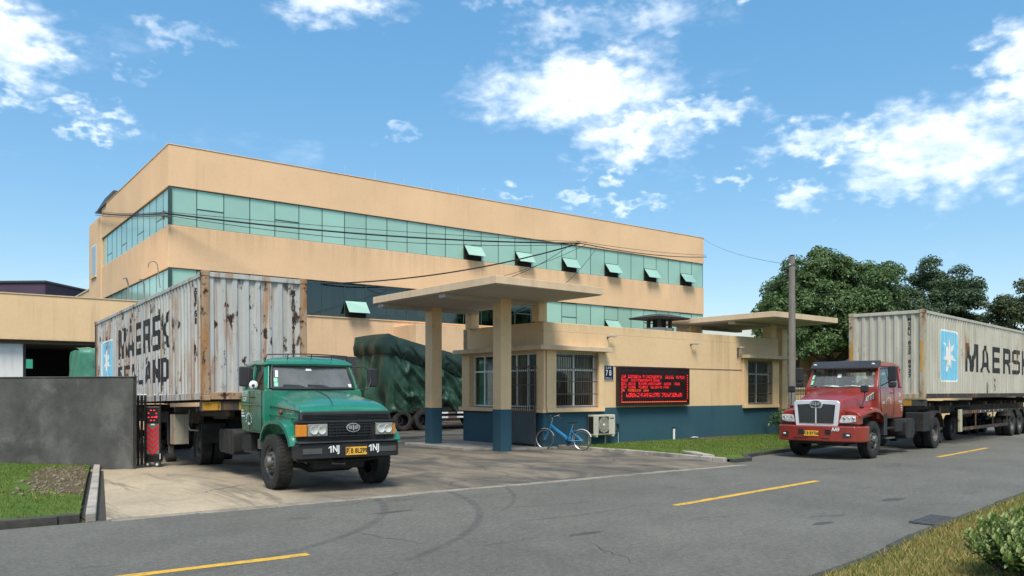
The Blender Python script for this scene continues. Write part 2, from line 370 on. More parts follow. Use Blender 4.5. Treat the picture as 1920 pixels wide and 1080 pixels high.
def asphalt():
    m = bpy.data.materials.new('grey_asphalt'); m.use_nodes = True; t = NT(m.node_tree); b = t.n['Principled BSDF']
    g = t.new('ShaderNodeNewGeometry').outputs['Position']
    k = t.math('MULTIPLY', t.ramp(t.noise(g, .22, 6, .65), .3, .7, .82, 1.16, False), t.ramp(t.noise(g, 1.8, 5, .7), .3, .7, .9, 1.1, False))
    sp = t.noise(g, 48, 3, .8); k = t.math('MULTIPLY', k, t.ramp(sp, .3, .7, .5, 1.6, False))
    s2 = t.noise(g, 14, 4, .75); k = t.math('MULTIPLY', k, t.ramp(s2, .3, .7, .72, 1.32, False))
    hv = t.new('ShaderNodeHueSaturation'); hv.inputs['Color'].default_value = (.115, .112, .095, 1); t.put(hv.inputs['Value'], k); cur = hv.outputs[0]
    # tyre scrubs left by turning lorries: rubber arcs
    x, y, z = t.sep(g); acc = None
    for cx, cy, r, w_, a0, a1 in [(1.2, 14.2, 5.6, .10, -85, 10), (1.2, 14.2, 7.1, .09, -70, 8), (8.2, 14.6, 5.4, .07, -110, -70), (9.6, 15.0, 4.8, .07, -120, -85), (12.8, 15.6, 5.0, .05, -125, -95), (3.4, 15.4, 6.6, .06, -60, -5)]:
        dx = t.math('SUBTRACT', x, cx); dy = t.math('SUBTRACT', y, cy)
        rr = t.math('SQRT', t.math('ADD', t.math('MULTIPLY', dx, dx), t.math('MULTIPLY', dy, dy)))
        ring = t.ramp(t.math('ABSOLUTE', t.math('SUBTRACT', rr, r)), w_, w_ * .3)
        an = t.math('ARCTAN2', dy, dx); am = t.math('MULTIPLY', t.ramp(an, R(a0), R(a0 + 14)), t.ramp(an, R(a1), R(a1 - 14)))
        v = t.math('MULTIPLY', ring, am); acc = v if acc is None else t.math('MAXIMUM', acc, v)
    acc = t.math('MULTIPLY', acc, t.ramp(t.noise(g, 5, 4, .7), .32, .6, .1, .5))
    pat = t.math('MULTIPLY', t.ramp(t.noise(t.vmath('ADD', t.scale(g, (.55, 1.5, 1)), (4, 9, 0)), 1, 4, .6), .62, .7), .42)
    cur = t.mix(t.math('MAXIMUM', acc, pat), cur, (.045, .045, .046))
    t.put(b.inputs['Base Color'], cur); t.put(b.inputs['Roughness'], t.ramp(sp, .3, .7, .72, .95)); b.inputs['Specular IOR Level'].default_value = .3
    bn = t.new('ShaderNodeBump'); bn.inputs['Strength'].default_value = .6; bn.inputs['Distance'].default_value = .008
    t.put(bn.inputs['Height'], t.noise(g, 60, 4, .75)); t.l.new(bn.outputs[0], b.inputs['Normal'])
    return m
def yard_concrete():
    m = bpy.data.materials.new('stained_yard_concrete'); m.use_nodes = True; t = NT(m.node_tree); b = t.n['Principled BSDF']
    g = t.new('ShaderNodeNewGeometry').outputs['Position']; x, y, z = t.sep(g)
    k = t.math('MULTIPLY', t.ramp(t.noise(g, .5, 6, .65), .3, .7, .86, 1.12, False), t.ramp(t.noise(g, 9, 5, .75), .3, .7, .86, 1.14, False))
    k = t.math('MULTIPLY', k, t.ramp(t.noise(g, 40, 3, .75), .3, .7, .84, 1.16, False))
    hv = t.new('ShaderNodeHueSaturation'); hv.inputs['Color'].default_value = (.41, .335, .23, 1); t.put(hv.inputs['Value'], k); cur = hv.outputs[0]
    # the middle of the gateway, where lorries stand and drip, is oily; the left slab is clean
    path = t.ramp(t.math('ADD', x, t.math('MULTIPLY', t.noise(g, .35, 4), 4.)), 5.5, 9.5)
    oil = t.ramp(t.noise(t.vmath('ADD', t.scale(g, (.55, .34, 1)), (1.5, 3.3, 0)), 1, 6, .62, .8), .40, .62)
    cur = t.mix(t.math('MULTIPLY', path, t.math('MULTIPLY_ADD', oil, .36, .60)), cur, (.066, .064, .058))
    back = t.ramp(y, 19, 27); cur = t.mix(t.math('MULTIPLY', back, .85), cur, (.07, .066, .06))  # rear yard toned darker, partly painting in shade under the trailer
    streak = t.ramp(t.noise(t.scale(g, (1.4, .16, 1)), 1, 5, .65, .6), .54, .66)
    cur = t.mix(t.math('MULTIPLY', streak, .5), cur, (.06, .055, .05))
    left = t.ramp(t.noise(t.vmath('ADD', g, (8, 2, 0)), .8, 5, .65, .5), .5, .72); cur = t.mix(t.math('MULTIPLY', left, .35), cur, (.16, .13, .095))
    wet = t.math('MULTIPLY', back, t.ramp(t.noise(t.scale(g, (.22, .6, 1)), 1, 4), .48, .6))
    cur = t.mix(t.math('MULTIPLY', wet, .8), cur, (.02, .02, .02))
    t.put(b.inputs['Base Color'], cur); t.put(b.inputs['Roughness'], t.math('SUBTRACT', .92, t.math('MULTIPLY', wet, .62)))
    b.inputs['Specular IOR Level'].default_value = .35
    bn = t.new('ShaderNodeBump'); bn.inputs['Strength'].default_value = .4; bn.inputs['Distance'].default_value = .01
    t.put(bn.inputs['Height'], t.noise(g, 22, 5, .75)); t.l.new(bn.outputs[0], b.inputs['Normal'])
    return m
def turf(name, a, b_, c, bare=.2):
    m = bpy.data.materials.new(name); m.use_nodes = True; t = NT(m.node_tree); b = t.n['Principled BSDF']
    g = t.new('ShaderNodeNewGeometry').outputs['Position']
    cur = t.mix(t.ramp(t.noise(g, 1.1, 5, .65), .35, .65), a, b_); cur = t.mix(t.math('MULTIPLY', t.ramp(t.noise(g, .7, 5, .7), .5, .68), bare), cur, c)
    cur = t.mix(1., cur, t.ramp(t.noise(g, 35, 3, .8), .25, .75, .6, 1.35, False), 'MULTIPLY')
    t.put(b.inputs['Base Color'], cur); b.inputs['Roughness'].default_value = .95; b.inputs['Specular IOR Level'].default_value = .15
    bn = t.new('ShaderNodeBump'); bn.inputs['Strength'].default_value = .8; bn.inputs['Distance'].default_value = .04
    t.put(bn.inputs['Height'], t.noise(g, 30, 4, .8)); t.l.new(bn.outputs[0], b.inputs['Normal'])
    return m
MAT['asphalt'] = asphalt(); MAT['yard'] = yard_concrete()
MAT['turf'] = turf('green_turf', (.07, .135, .022), (.12, .17, .03), (.15, .13, .06), .3)
MAT['dry_turf'] = turf('dry_turf', (.26, .19, .07), (.15, .15, .045), (.12, .08, .04), .5)
MAT['soil'] = turf('bare_soil', (.15, .11, .07), (.10, .075, .05), (.2, .17, .13), .6)
MAT['terrain'] = turf('far_ground', (.07, .09, .035), (.1, .1, .05), (.14, .12, .08), .6)
MAT['line'] = M('worn_yellow_line', (.62, .36, .03), .75, var=.15, vs=5, dirt=((.13, .12, .09), .95, 5), speck=.3, bs=45)
MAT['kerb_dark'] = M('mossy_dark_kerb', (.05, .048, .042), .95, var=.5, vs=5, bump=.5, bs=30, dirt=((.03, .04, .015), .6, 6))

sheet('ground', [(-700, -500), (900, -500), (900, 900), (-700, 900)], -.03, MAT['terrain'], kind='structure', label='open ground around the factory')
def strip(name, A, B, z, mat, parent=None, **kw):
    assert len(A) == len(B); n = len(A); me = bpy.data.meshes.new(name)
    me.from_pydata([(p[0], p[1], z) for p in A] + [(p[0], p[1], z) for p in B], [], [(i, i + 1, n + i + 1, n + i) for i in range(n - 1)])
    me.materials.append(mat); return tag(link(name, me, parent), **kw)
road = strip('road', NEAR, FAR, 0., MAT['asphalt'], kind='structure', label='grey asphalt road curving past the gate')
def lane_mark(p0, p1, wd=.075):
    p0, p1 = Vector(p0), Vector(p1); t = (p1 - p0).normalized(); nrm = Vector((-t.y, t.x)) * wd; n = 14; A = []; B = []
    for i in range(n + 1):
        q = p0.lerp(p1, i / n); j = rnd.uniform(-.008, .008); k = rnd.uniform(-.008, .008)
        A.append((q.x - nrm.x + j, q.y - nrm.y + j)); B.append((q.x + nrm.x + k, q.y + nrm.y + k))
    strip('lane_marking', A, B, .004, MAT['line'], road)
for a, b in [((-7.6, 9.12), (-3.6, 9.1)), ((-.6, 9.02), (3.72, 8.88)), ((10.18, 9.0), (15.41, 9.66)), ((23.78, 11.06), (28.97, 11.86)), ((37.5, 13.4), (42.5, 14.3))]: lane_mark(a, b)

# yard and the slabs of the gateway
sheet('yard', [(-30, 21.2), (60, 21.2), (60, 42.3), (-30, 42.3)], -.004, MAT['yard'], kind='structure', label='stained concrete yard behind the gate')
drive = empty('driveway'); tag(drive, kind='structure'); drive['label'] = 'concrete gateway apron between road and yard'
def left_x(y): return 2.34 + (y - 13.1) * (3.86 - 2.34) / 8.9
ys = [13.03, 17.1, 21.19]; xs = [None, 6.3, 9.95, 13.65, 17.38]
for j in range(2):
    for i in range(4):
        g_ = .012; y0, y1 = ys[j] + g_, ys[j + 1] - g_
        if i == 0: poly = [(left_x(y0), y0), (xs[1] - g_, y0), (xs[1] - g_, y1), (left_x(y1), y1)]
        else: poly = [(xs[i] + g_, y0), (xs[i + 1] - g_, y0), (xs[i + 1] - g_, y1), (xs[i] + g_, y1)]
        slab('slab', poly, -.12, .018 + rnd.uniform(-.003, .003), MAT['yard'], drive, bevel=.01)
sheet('gutter_joint', [(2.1, 12.9), (17.5, 12.9), (17.5, 21.2), (2.1, 21.2)], -.012, MAT['kerb_dark'], drive)
for k in range(12):   # pale gutter stones along the road edge
    x0 = 2.35 + k * 1.24
    slab('gutter_stone', [(x0 + .01, 12.80 + rnd.uniform(-.02, .02)), (x0 + 1.23, 12.80 + rnd.uniform(-.02, .02)), (x0 + 1.23, 13.02), (x0 + .01, 13.02)], -.1, .012 + rnd.uniform(-.004, .004), MAT['gutter'], drive, bevel=.008)

# lawns
lawn_l = sheet('lawn', [(-60, 13.22), (2.0, 13.22), (3.62, 22.3), (3.5, 23.0), (-22, 48), (-60, 48)], .09, MAT['turf'], kind='structure', label='green grass plot left of the gateway before the dark wall')
fr = [p for p in FAR if p[0] > 18.2]
lawn_r = sheet('lawn', [(17.62, 13.6), (18.1, 13.42)] + [(p[0], p[1] + .16) for p in fr if p[0] < 100] + [(100, 60), (31.5, 60), (31.5, 21.5), (17.62, 20.6)], .085, MAT['turf'], kind='structure', label='green grass strip in front of the gatehouse')
nr = [p for p in NEAR if -40 < p[0] < 60]
verge = sheet('verge', [(p[0], p[1] - .14) for p in nr] + [(60, -12), (-40, -12)], .10, MAT['dry_turf'], kind='structure', label='dry grass verge on the near side of the road')
# kerbs: each stone is a piece of its own
def kerb(name, line, wd, z0, z1, mat, ln, label, jit=.008):
    root = empty(name); tag(root, kind='structure'); root['label'] = label
    pts = [Vector(p) for p in line]; d = [0]
    for a, b in zip(pts, pts[1:]): d.append(d[-1] + (b - a).length)
    def at(s_):
        for i in range(len(d) - 1):
            if s_ <= d[i + 1] + 1e-6: return pts[i].lerp(pts[i + 1], (s_ - d[i]) / (d[i + 1] - d[i]))
        return pts[-1]
    s_ = 0
    while s_ < d[-1] - .2:
        e = min(s_ + ln * rnd.uniform(.94, 1.04), d[-1]); a, b = at(s_ + .008), at(e - .008); t = (b - a).normalized(); nn = Vector((-t.y, t.x)) * wd / 2
        o = Vector((rnd.uniform(-jit, jit), rnd.uniform(-jit, jit))); dz = rnd.uniform(-jit, jit)
        slab('kerb_stone', [tuple(a - nn + o), tuple(b - nn + o), tuple(b + nn + o), tuple(a + nn + o)], z0, z1 + dz, mat, root, bevel=.018)
        s_ = e
    return root
kerb('kerb', [(2.13, 13.12), (3.72, 22.0)], .14, -.1, .112, MAT['concrete'], 3.0, 'pale concrete kerb between left lawn and gateway')
kerb('kerb', [(-30, 13.13), (2.0, 13.13)], .16, -.1, .115, MAT['kerb_dark'], 1.0, 'dark mossy kerb along the left lawn')
kerb('kerb', [(17.30, 20.3), (17.46, 18.6), (17.5, 13.7)], .17, -.1, .125, MAT['concrete'], 1.25, 'concrete kerb between gateway and right lawn')
kerb('kerb', [(17.5, 13.5), (18.1, 13.30)] + [(p[0], p[1] + .08) for p in fr if p[0] < 60], .15, -.1, .11, MAT['kerb_dark'], 1.0, 'dark kerb along the right lawn beside the red lorry')
kerb('kerb', [(p[0], p[1] - .07) for p in nr if -12 < p[0] < 40], .13, -.1, .105, MAT['kerb_dark'], 1.0, 'dark kerb of the near verge')

def blades(name, pts, h, w_, lean, mats, parent=None, **kw):
    """many thin grass blades as one mesh; pts (n,3)"""
    n = len(pts); rs = np.random.RandomState(len(pts)); a = rs.uniform(0, 2 * np.pi, n); hh = h * rs.uniform(.45, 1.25, n); ln = lean * rs.uniform(.1, 1, n) * hh
    la = rs.uniform(0, 2 * np.pi, n); dx, dy = np.cos(a) * w_ / 2, np.sin(a) * w_ / 2
    V = np.zeros((n, 3, 3)); V[:, 0] = pts; V[:, 1] = pts; V[:, 0, 0] -= dx; V[:, 0, 1] -= dy; V[:, 1, 0] += dx; V[:, 1, 1] += dy
    V[:, 2] = pts; V[:, 2, 0] += np.cos(la) * ln; V[:, 2, 1] += np.sin(la) * ln; V[:, 2, 2] += hh
    return tri_mesh(name, V, mats, rs.randint(0, len(mats), n), parent, **kw)
def tri_mesh(name, V, mats, idx, parent=None, **kw):
    n, k = V.shape[:2]; me = bpy.data.meshes.new(name); me.vertices.add(n * k); me.vertices.foreach_set('co', V.reshape(-1).astype(np.float32))
    me.loops.add(n * k); me.loops.foreach_set('vertex_index', np.arange(n * k, dtype=np.int32)); me.polygons.add(n)
    me.polygons.foreach_set('loop_start', np.arange(0, n * k, k, dtype=np.int32)); me.polygons.foreach_set('loop_total', np.full(n, k, np.int32))
    for m in mats: me.materials.append(m)
    me.polygons.foreach_set('material_index', np.asarray(idx, np.int32)); me.update(calc_edges=True); me.validate()
    return tag(link(name, me, parent), **kw)
def leafmat(name, col, rough=.6, tr=.25, spec=.3):
    m = bpy.data.materials.new(name); m.use_nodes = True; t = NT(m.node_tree); b = t.n['Principled BSDF']
    g = t.new('ShaderNodeNewGeometry'); hv = t.new('ShaderNodeHueSaturation'); hv.inputs['Color'].default_value = (*col, 1)
    t.put(hv.inputs['Value'], t.ramp(g.outputs['Random Per Island'], 0, 1, .62, 1.4, False)); t.put(hv.inputs['Hue'], t.ramp(t.noise(g.outputs['Position'], 1.5, 2), .3, .7, .485, .515, False))
    t.put(b.inputs['Base Color'], hv.outputs[0]); b.inputs['Roughness'].default_value = rough; b.inputs['Specular IOR Level'].default_value = spec
    out = t.n['Material Output']; tl = t.new('ShaderNodeBsdfTranslucent'); t.put(tl.inputs[0], hv.outputs[0]); mx = t.new('ShaderNodeMixShader'); mx.inputs[0].default_value = tr
    t.l.new(b.outputs[0], mx.inputs[1]); t.l.new(tl.outputs[0], mx.inputs[2]); t.l.new(mx.outputs[0], out.inputs[0])
    return m
GR = [leafmat('grass_blade_fresh', (.11, .18, .03)), leafmat('grass_blade_mid', (.08, .14, .025)), leafmat('grass_blade_pale', (.17, .17, .05))]
DRY = [leafmat('grass_blade_straw', (.42, .33, .11)), leafmat('grass_blade_tan', (.27, .23, .07)), leafmat('grass_blade_olive', (.18, .19, .045)), leafmat('grass_blade_brown', (.13, .17, .04))]
rs = np.random.RandomState(3)
def scatter(n, x0, x1, y0, y1, z, ok):
    P_ = np.c_[rs.uniform(x0, x1, n), rs.uniform(y0, y1, n), np.full(n, z)]; return P_[[ok(p[0], p[1]) for p in P_]]
blades('grass', scatter(26000, -6, 3.6, 13.25, 24.5, .09, lambda x, y: x < 2.02 + (y - 13.2) * .172 and x + .81 * y < 21.4 and not (x - 2.35) ** 2 / .5 + (y - 17.8) ** 2 / 5 < 1), .05, .014, .9, GR, label='short green grass on the left lawn', category='grass', kind='stuff')
blades('grass', scatter(30000, 17.62, 34, 13.6, 21.2, .085, lambda x, y: y > (at_x(FAR, x) or 0) + .22 and y < 20.2 + (x - 16.6) * .04), .055, .015, .9, GR, label='short green grass on the gatehouse lawn', category='grass', kind='stuff')
blades('dry_grass', scatter(1500, 1.7, 3.3, 15.4, 21.8, .095, lambda x, y: 1.05 + (y - 13.1) * .172 < x < 1.98 + (y - 13.1) * .172), .06, .014, 1.2, DRY, label='straw tufts around the bare patch by the left kerb', category='grass', kind='stuff')
blades('dry_grass', scatter(90000, 5.5, 16.5, .2, 6.0, .10, lambda x, y: y < (at_x(NEAR, x) or 0) - .11 and x * .75 - y * .3 > 3.4), .06, .011, 1.1, DRY, label='straw coloured dry grass on the near verge', category='grass', kind='stuff')
# rubble heap beside the left kerb
bed = slab('rubble_bed', [(2.42, 15.7), (2.5, 16.2), (2.78, 17.6), (3.1, 19.4), (3.2, 20.6), (3.42, 21.7), (3.0, 21.75), (2.7, 21.3), (2.55, 21.55), (2.2, 21.0), (2.35, 20.4), (2.0, 19.9), (2.12, 19.2), (1.85, 18.7), (2.05, 18.1), (1.92, 17.4), (2.2, 16.9), (2.15, 16.3)], .03, .105, MAT['soil'], label='bare soil patch beside the left kerb', kind='structure')
mb = MB()
for _ in range(260):
    y = rnd.uniform(16.0, 21.6); x = rnd.gauss(2.02 + (y - 13.2) * .172 - .48, .3)
    if x > 1.98 + (y - 13.1) * .172: continue
    r = rnd.uniform(.01, .05) * rnd.uniform(.6, 1.2); mb.sphere((x, y, .11), r, 5, 3, (1, rnd.uniform(.6, 1.3), rnd.uniform(.4, .8)))
mb.build('rubble', M('rubble_stone', (.19, .155, .115), .95, var=.5, vs=9), label='loose stones and rubble on bare soil by the left kerb', category='rubble', kind='stuff', ang=10)
# cracks opened in the asphalt and in the gateway slabs, a few bitumen-sealed patches
CRACK = M('dirt_filled_crack', (.03, .029, .027), .95)
def crack(x, y, ang, ln, wd, z, parent):
    n = max(5, int(ln / .12)); A = []; B = []; a = ang
    for i in range(n):
        k = wd * (.3 + .7 * math.sin(math.pi * (i + .3) / n)) * rnd.uniform(.6, 1.3); A.append((x + math.sin(a) * k, y - math.cos(a) * k)); B.append((x - math.sin(a) * k, y + math.cos(a) * k))
        x += math.cos(a) * ln / n; y += math.sin(a) * ln / n; a = ang + rnd.gauss(0, .45)
    return strip('crack', A, B, z, CRACK, parent)
for x, y, an, ln in ((5.2, 12.4, -.1, 2.6), (7.9, 11.9, .05, 2.2), (4.6, 10.2, -1.2, 1.9), (16.8, 12.6, .1, 2.2), (6.4, 6.3, .9, 1.4), (19.5, 10.3, .2, 3.2), (2.9, 7.2, .3, 1.6)): crack(x, y, an, ln, .006, .003, road)
for x, y, an, ln in ((4.1, 15.2, .5, 2.0), (10.6, 14.1, 1.2, 2.4), (11.9, 17.6, -.4, 1.7), (14.6, 15.1, .8, 2.4), (8.6, 13.6, .25, 2.6), (15.2, 18.2, 1.3, 1.9)): crack(x, y, an, ln, .009, .0245, drive)
def patch(x, y, rx, ry, parent, z, mat):
    pts = [(x + rx * math.cos(a) * rnd.uniform(.8, 1.15), y + ry * math.sin(a) * rnd.uniform(.8, 1.15)) for a in [R(k * 18) for k in range(20)]]; return sheet('tar_patch', pts, z, mat, parent)
TAR = M('old_bitumen_patch', (.062, .06, .055), .9, var=.3, vs=6, speck=.3, bs=40)
for x, y, rx, ry in ((7.2, 7.95, .30, .08), (10.5, 6.5, .25, .08), (13.8, 7.2, .35, .12), (6.1, 11.2, .35, .07)): patch(x, y, rx, ry, road, .002, TAR)

# ---------------------------------------------------------------- the factory
FX0, FX1, FY0, FY1 = 10.38, 51.3, 42.29, 64.0
fac = empty('factory_building', (FX0, FY0, 0), label='long cream factory block with two bands of mint green glass', cat='building')
W_, D_ = FX1 - FX0, FY1 - FY0
B1 = (6.15, 8.12); B2 = (10.26, 12.2); TOP = 14.28; INS = .10
# walls: solid storeys with the glass bands set back between them
def storey(z0, z1, nm='wall'): MB().box(0, W_, 0, D_, z0, z1).build(nm, MAT['wall'], fac, bevel=.02)
storey(-.1, B1[0]); storey(B1[1], B2[0])
MB().box(0, W_, 0, 17.4, B2[1], TOP).build('parapet', MAT['wall'], fac, bevel=.02)
MB().box(-.06, .3, 17.4, D_, B2[1] + .01, 13.75).build('stair_tower_wall', MAT['wall'], fac, bevel=.02)
MB().box(-.06, .3, 17.4, D_, B1[0], B2[1] + .01).build('stair_tower_wall', MAT['wall'], fac)
for z0, z1 in (B1, B2):
    MB().box(.9, W_ - .9, .9, D_ - .9, z0 - .02, z1 + .02).build('dark_backing', MAT['dark'], fac)  # black backing standing in for the unlit rooms
    MB().box(W_ - .25, W_ - .02, .3, D_ - .1, z0 - .02, z1 + .02).build('wall', MAT['wall'], fac)
NP = 30; PWID = (W_ - .04) / NP; HP = 1.96
def pane_mesh(w, h, mat, nm, fr=.018): return MB().box(fr, w - fr, 0, .02, fr, h - fr).mesh(nm, mat)
pm = pane_mesh(PWID, 1.94, MAT['mint'], 'glass_pane'); pm_l = pane_mesh(PWID, 1.97, MAT['mint'], 'glass_pane'); pm_d = pane_mesh(PWID, 1.97, MAT['dark_glass'], 'glass_pane')
pt = pane_mesh(PWID, .95, MAT['mint'], 'glass_pane'); ptd = pane_mesh(PWID, .95, MAT['dark_glass'], 'glass_pane')
mull = MB().box(-.02, .02, -.012, .06, 0, 1.97).mesh('mullion', MAT['mullion'])
def mullions(z0, z1, n, pw, rot, ox=0, oy=0):
    for i in range(n + 1):
        o = link('mullion', mull, fac, (ox + i * pw * math.cos(rot), oy + i * pw * math.sin(rot), z0), (0, 0, rot))
leaf = pane_mesh(PWID, .92, MAT['mint'], 'open_window_leaf', .03)
def sash(i, z0, open_, dark):
    """transom rail with an awning leaf hinged at its top"""
    x = .02 + i * PWID
    MB().box(x, x + PWID, INS - .01, INS + .05, z0 + .93, z0 + .97).build('transom', MAT['mullion'], fac)
    link('glass_pane', ptd if dark else pt, fac, (x, INS, z0 + .97))
    if open_:
        MB().box(x + .02, x + PWID - .02, INS + .03, INS + .06, z0 + .02, z0 + .93).build('window_opening', MAT['dark'], fac)
        o = link('open_window_leaf', leaf, fac, (x, INS - .03, z0 + .95), (R(142), 0, 0))
        # frame stay on each side
        for sx in (.05, PWID - .05): MB().cyl((x + sx, INS, z0 + .2), (x + sx, INS - .45, z0 + .32), .012, n=6).build('window_stay', MAT['black_metal'], fac)
        MB().box(x, x + .035, INS - .01, INS + .05, z0, z0 + .95).build('window_jamb', MAT['mullion'], fac)
    else:
        o = link('glass_pane', ptd if dark else pt, fac, (x, INS, z0 + .0))
for i in range(NP):
    if i in (1, 4, 13, 16, 19, 22, 25, 28): sash(i, B2[0], i in (13, 16, 19, 22, 25, 28), False)
    else: link('glass_pane', pm, fac, (.02 + i * PWID, INS, B2[0]))
    dk = 5 <= i <= 17
    if i % 3 == 1: sash(i, B1[0], i in (7, 22), dk)
    else: link('glass_pane', pm_d if dk else pm_l, fac, (.02 + i * PWID, INS, B1[0]))
mullions(*B2, NP, PWID, 0, .02, INS); mullions(*B1, NP, PWID, 0, .02, INS)
# hanging blinds behind the dark ground-floor glass
bl = MB().box(0, .5, 0, .02, 0, 1.5).mesh('blind', M('grey_blind', (.34, .38, .36), .9, objvar=.6))
for i in range(5, 18):
    for k in range(2):
        if rnd.random() < .75: link('blind', bl, fac, (.1 + i * PWID + k * .66 + rnd.uniform(0, .1), INS + .12, B1[0] + rnd.uniform(.3, .5)))
# left return
NL = 12; PL = 17.3 / NL
pl = pane_mesh(PL, 1.94, MAT['mint'], 'glass_pane'); pl2 = pane_mesh(PL, .6, MAT['mint'], 'glass_pane'); pl3 = pane_mesh(PL, 1.34, MAT['mint'], 'glass_pane')
for z0, z1 in (B1, B2):
    for i in range(NL):
        y = .03 + i * PL
        if i % 3 == 1:
            link('glass_pane', pl2, fac, (INS, y + PL, z0), (0, 0, R(-90))); link('glass_pane', pl3, fac, (INS, y + PL, z0 + .6), (0, 0, R(-90)))
            MB().box(INS - .01, INS + .03, y, y + PL, z0 + .58, z0 + .62).build('transom', MAT['mullion'], fac)
        else: link('glass_pane', pl, fac, (INS, y + PL, z0), (0, 0, R(-90)))
        link('mullion', mull, fac, (INS, y, z0), (0, 0, R(-90)))
    MB().box(.02, .14, .02, .14, z0, z1).build('corner_mullion', MAT['mullion'], fac)
    for zz in (z0 - .005, z1 - .03):
        MB().box(.05, W_ - .05, INS - .03, INS + .06, zz, zz + .035).build('window_rail', MAT['mullion'], fac)
        MB().box(INS - .03, INS + .06, .15, 17.38, zz + .001, zz + .034).build('window_rail', MAT['mullion'], fac)
# small window in the stair tower
MB().box(-.075, -.02, 19.0, 20.6, 9.9, 12.1).build('window_frame', MAT['white_paint'], fac)
for k in range(2): MB().box(-.085, -.06, 19.1 + k * .74, 19.76 + k * .74, 10.0, 12.0).build('window_pane', M('dull_grey_glass', (.25, .3, .3), .15) if k == 0 else bpy.data.materials['dull_grey_glass'], fac)
MB().box(-.16, .0, 18.9, 20.7, 9.8, 9.9).build('window_sill', MAT['cream'], fac)
# roof: lightning rods, coping, water-heater frame
rod = MB().cyl((0, 0, 0), (0, 0, .62), .012, n=5).mesh('lightning_rod', M('galvanised_rod', (.6, .62, .64), .4, .6))
for k in range(17): link('lightning_rod', rod, fac, (9.6 + k * 1.93, .12, TOP - .02))
MB().box(-.03, W_ + .03, -.03, .25, TOP, TOP + .04).build('coping', MAT['wall'], fac, bevel=.01)
MB().box(-.03, .25, .25, 17.4, TOP, TOP + .04).build('coping', MAT['wall'], fac, bevel=.01)
MB().hexa([(-.1, 15.8, 14.2), (1.6, 15.8, 14.2), (1.6, 19.2, 14.2), (-.1, 19.2, 14.2), (.5, 16.2, 15.3), (1.7, 16.2, 15.3), (1.7, 19.2, 15.3), (.5, 19.2, 15.3)]).build('roof_hood', MAT['black_metal'], fac)
# gooseneck vent pipes on the left return
for y, h in ((1.2, 8.6),):
    z = 7.2
    path = [(-.12, y, z)] + [(-.12 - .02 * k, y, z + k * (h - z - .3) / 6) for k in range(1, 7)]
    cx, cz = path[-1][0] - .22, path[-1][2]
    path += [(cx + .22 * math.cos(a), y, cz + .22 * math.sin(a)) for a in [R(q) for q in range(20, 181, 20)]] + [(cx - .22, y, cz - .12)]
    MB().tube([(p[0], p[1], p[2] - .0) for p in path], .026, 8).build('vent_pipe', M('grey_pipe', (.2, .21, .2), .5) if y < 2 else bpy.data.materials['grey_pipe'], fac)
# entrance porch box projecting from the front, its underside dark
MB().box(12.7, 24, -2.6, 0, 4.15, 5.75).build('porch', MAT['wall'], fac, bevel=.02)
MB().box(12.9, 13.3, -2.5, -2.1, 0, 4.15).build('porch_column', MAT['wall'], fac, bevel=.01)
MB().box(20.0, 20.4, -2.5, -2.1, 0, 4.15).build('porch_column', MAT['wall'], fac, bevel=.01)
MB().box(6.2, 22.5, -.05, .0, .1, 3.9).build('roller_door', M('dark_grey_shutter', (.05, .052, .055), .6), fac)
# long sill ledge under the lower band
MB().box(-.04, W_ + .04, -.05, .0, B1[0] - .06, B1[0] - .01).build('sill', MAT['wall'], fac)

# ---------------------------------------------------------------- low building on the left
low = empty('low_warehouse', (-16, 40, 0), label='low cream warehouse with open dark doorway behind the rusty container', cat='building')
MB().box(0, 25.9, 0, 8, 4.12, 6.06).build('fascia_wall', MAT['cream'], low, bevel=.02)
MB().box(0, 25.9, .35, 8, 3.98, 4.10).build('lintel', M('grey_lintel', (.12, .11, .10), .8), low)
MB().box(0, 25.9, -.03, .3, 6.065, 6.11).build('coping', MAT['cream_old'], low)
MB().box(0, 20.0, .5, 8, -.1, 3.97).build('wall', MAT['white_wall'], low)
MB().box(23.6, 25.9, .5, 8, -.1, 3.97).build('wall', MAT['cream'], low)
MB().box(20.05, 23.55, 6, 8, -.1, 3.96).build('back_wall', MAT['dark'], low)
MB().box(14.2, 19.95, .42, .495, -.05, 3.8).build('sliding_door', M('white_sheet_door', (.68, .68, .66), .6, var=.06, drip=((.4, .38, .33), .4, 3, .3)), low)
for x in (19.96, 23.56): MB().box(x, x + .1, .44, .52, 0, 3.95).build('door_post', MAT['black_metal'], low)
MB().box(20.06, 20.3, .3, .42, 2.9, 3.3).build('green_lamp', M('green_plastic', (.05, .35, .22), .5), low)
MB().box(24.9, 25.0, 8.2, 14, 0, 3.9).build('side_wall', MAT['cream'], low)
for x in (24.3, 25.0):
    MB().tube([(x, 1.2, 6.06), (x, 1.2, 7.0), (x - .1, 1.1, 7.25), (x - .25, 1.0, 7.2)], .035, 6).build('vent_pipe', bpy.data.materials['grey_pipe'], low)

far = empty('far_purple_building', (9.0, 76, 0), rz=-40, label='dark purple building far behind the low warehouse', cat='building')
MB().box(-26, 0, 0, 14, 0, 10.9).build('wall', MAT['purple'], far, bevel=.05)
MB().box(-26.1, .1, -.12, 14.1, 10.9, 11.06).build('roof_edge', M('dark_roof_edge', (.05, .045, .06), .6), far)
MB().box(.0, .1, 2, 12, 7, 8.6).build('window_strip', MAT['dark'], far)
back = empty('back_annex', (10.38, 64.1, 0), label='pale cream annex wall behind the left end of the factory', cat='building')
MB().box(0, 12, 0, 9, 0, 9.2).build('wall', MAT['cream'], back, bevel=.03)
MB().box(-.05, 12, -.0, 9.05, 9.2, 9.3).build('coping', MAT['cream_old'], back)

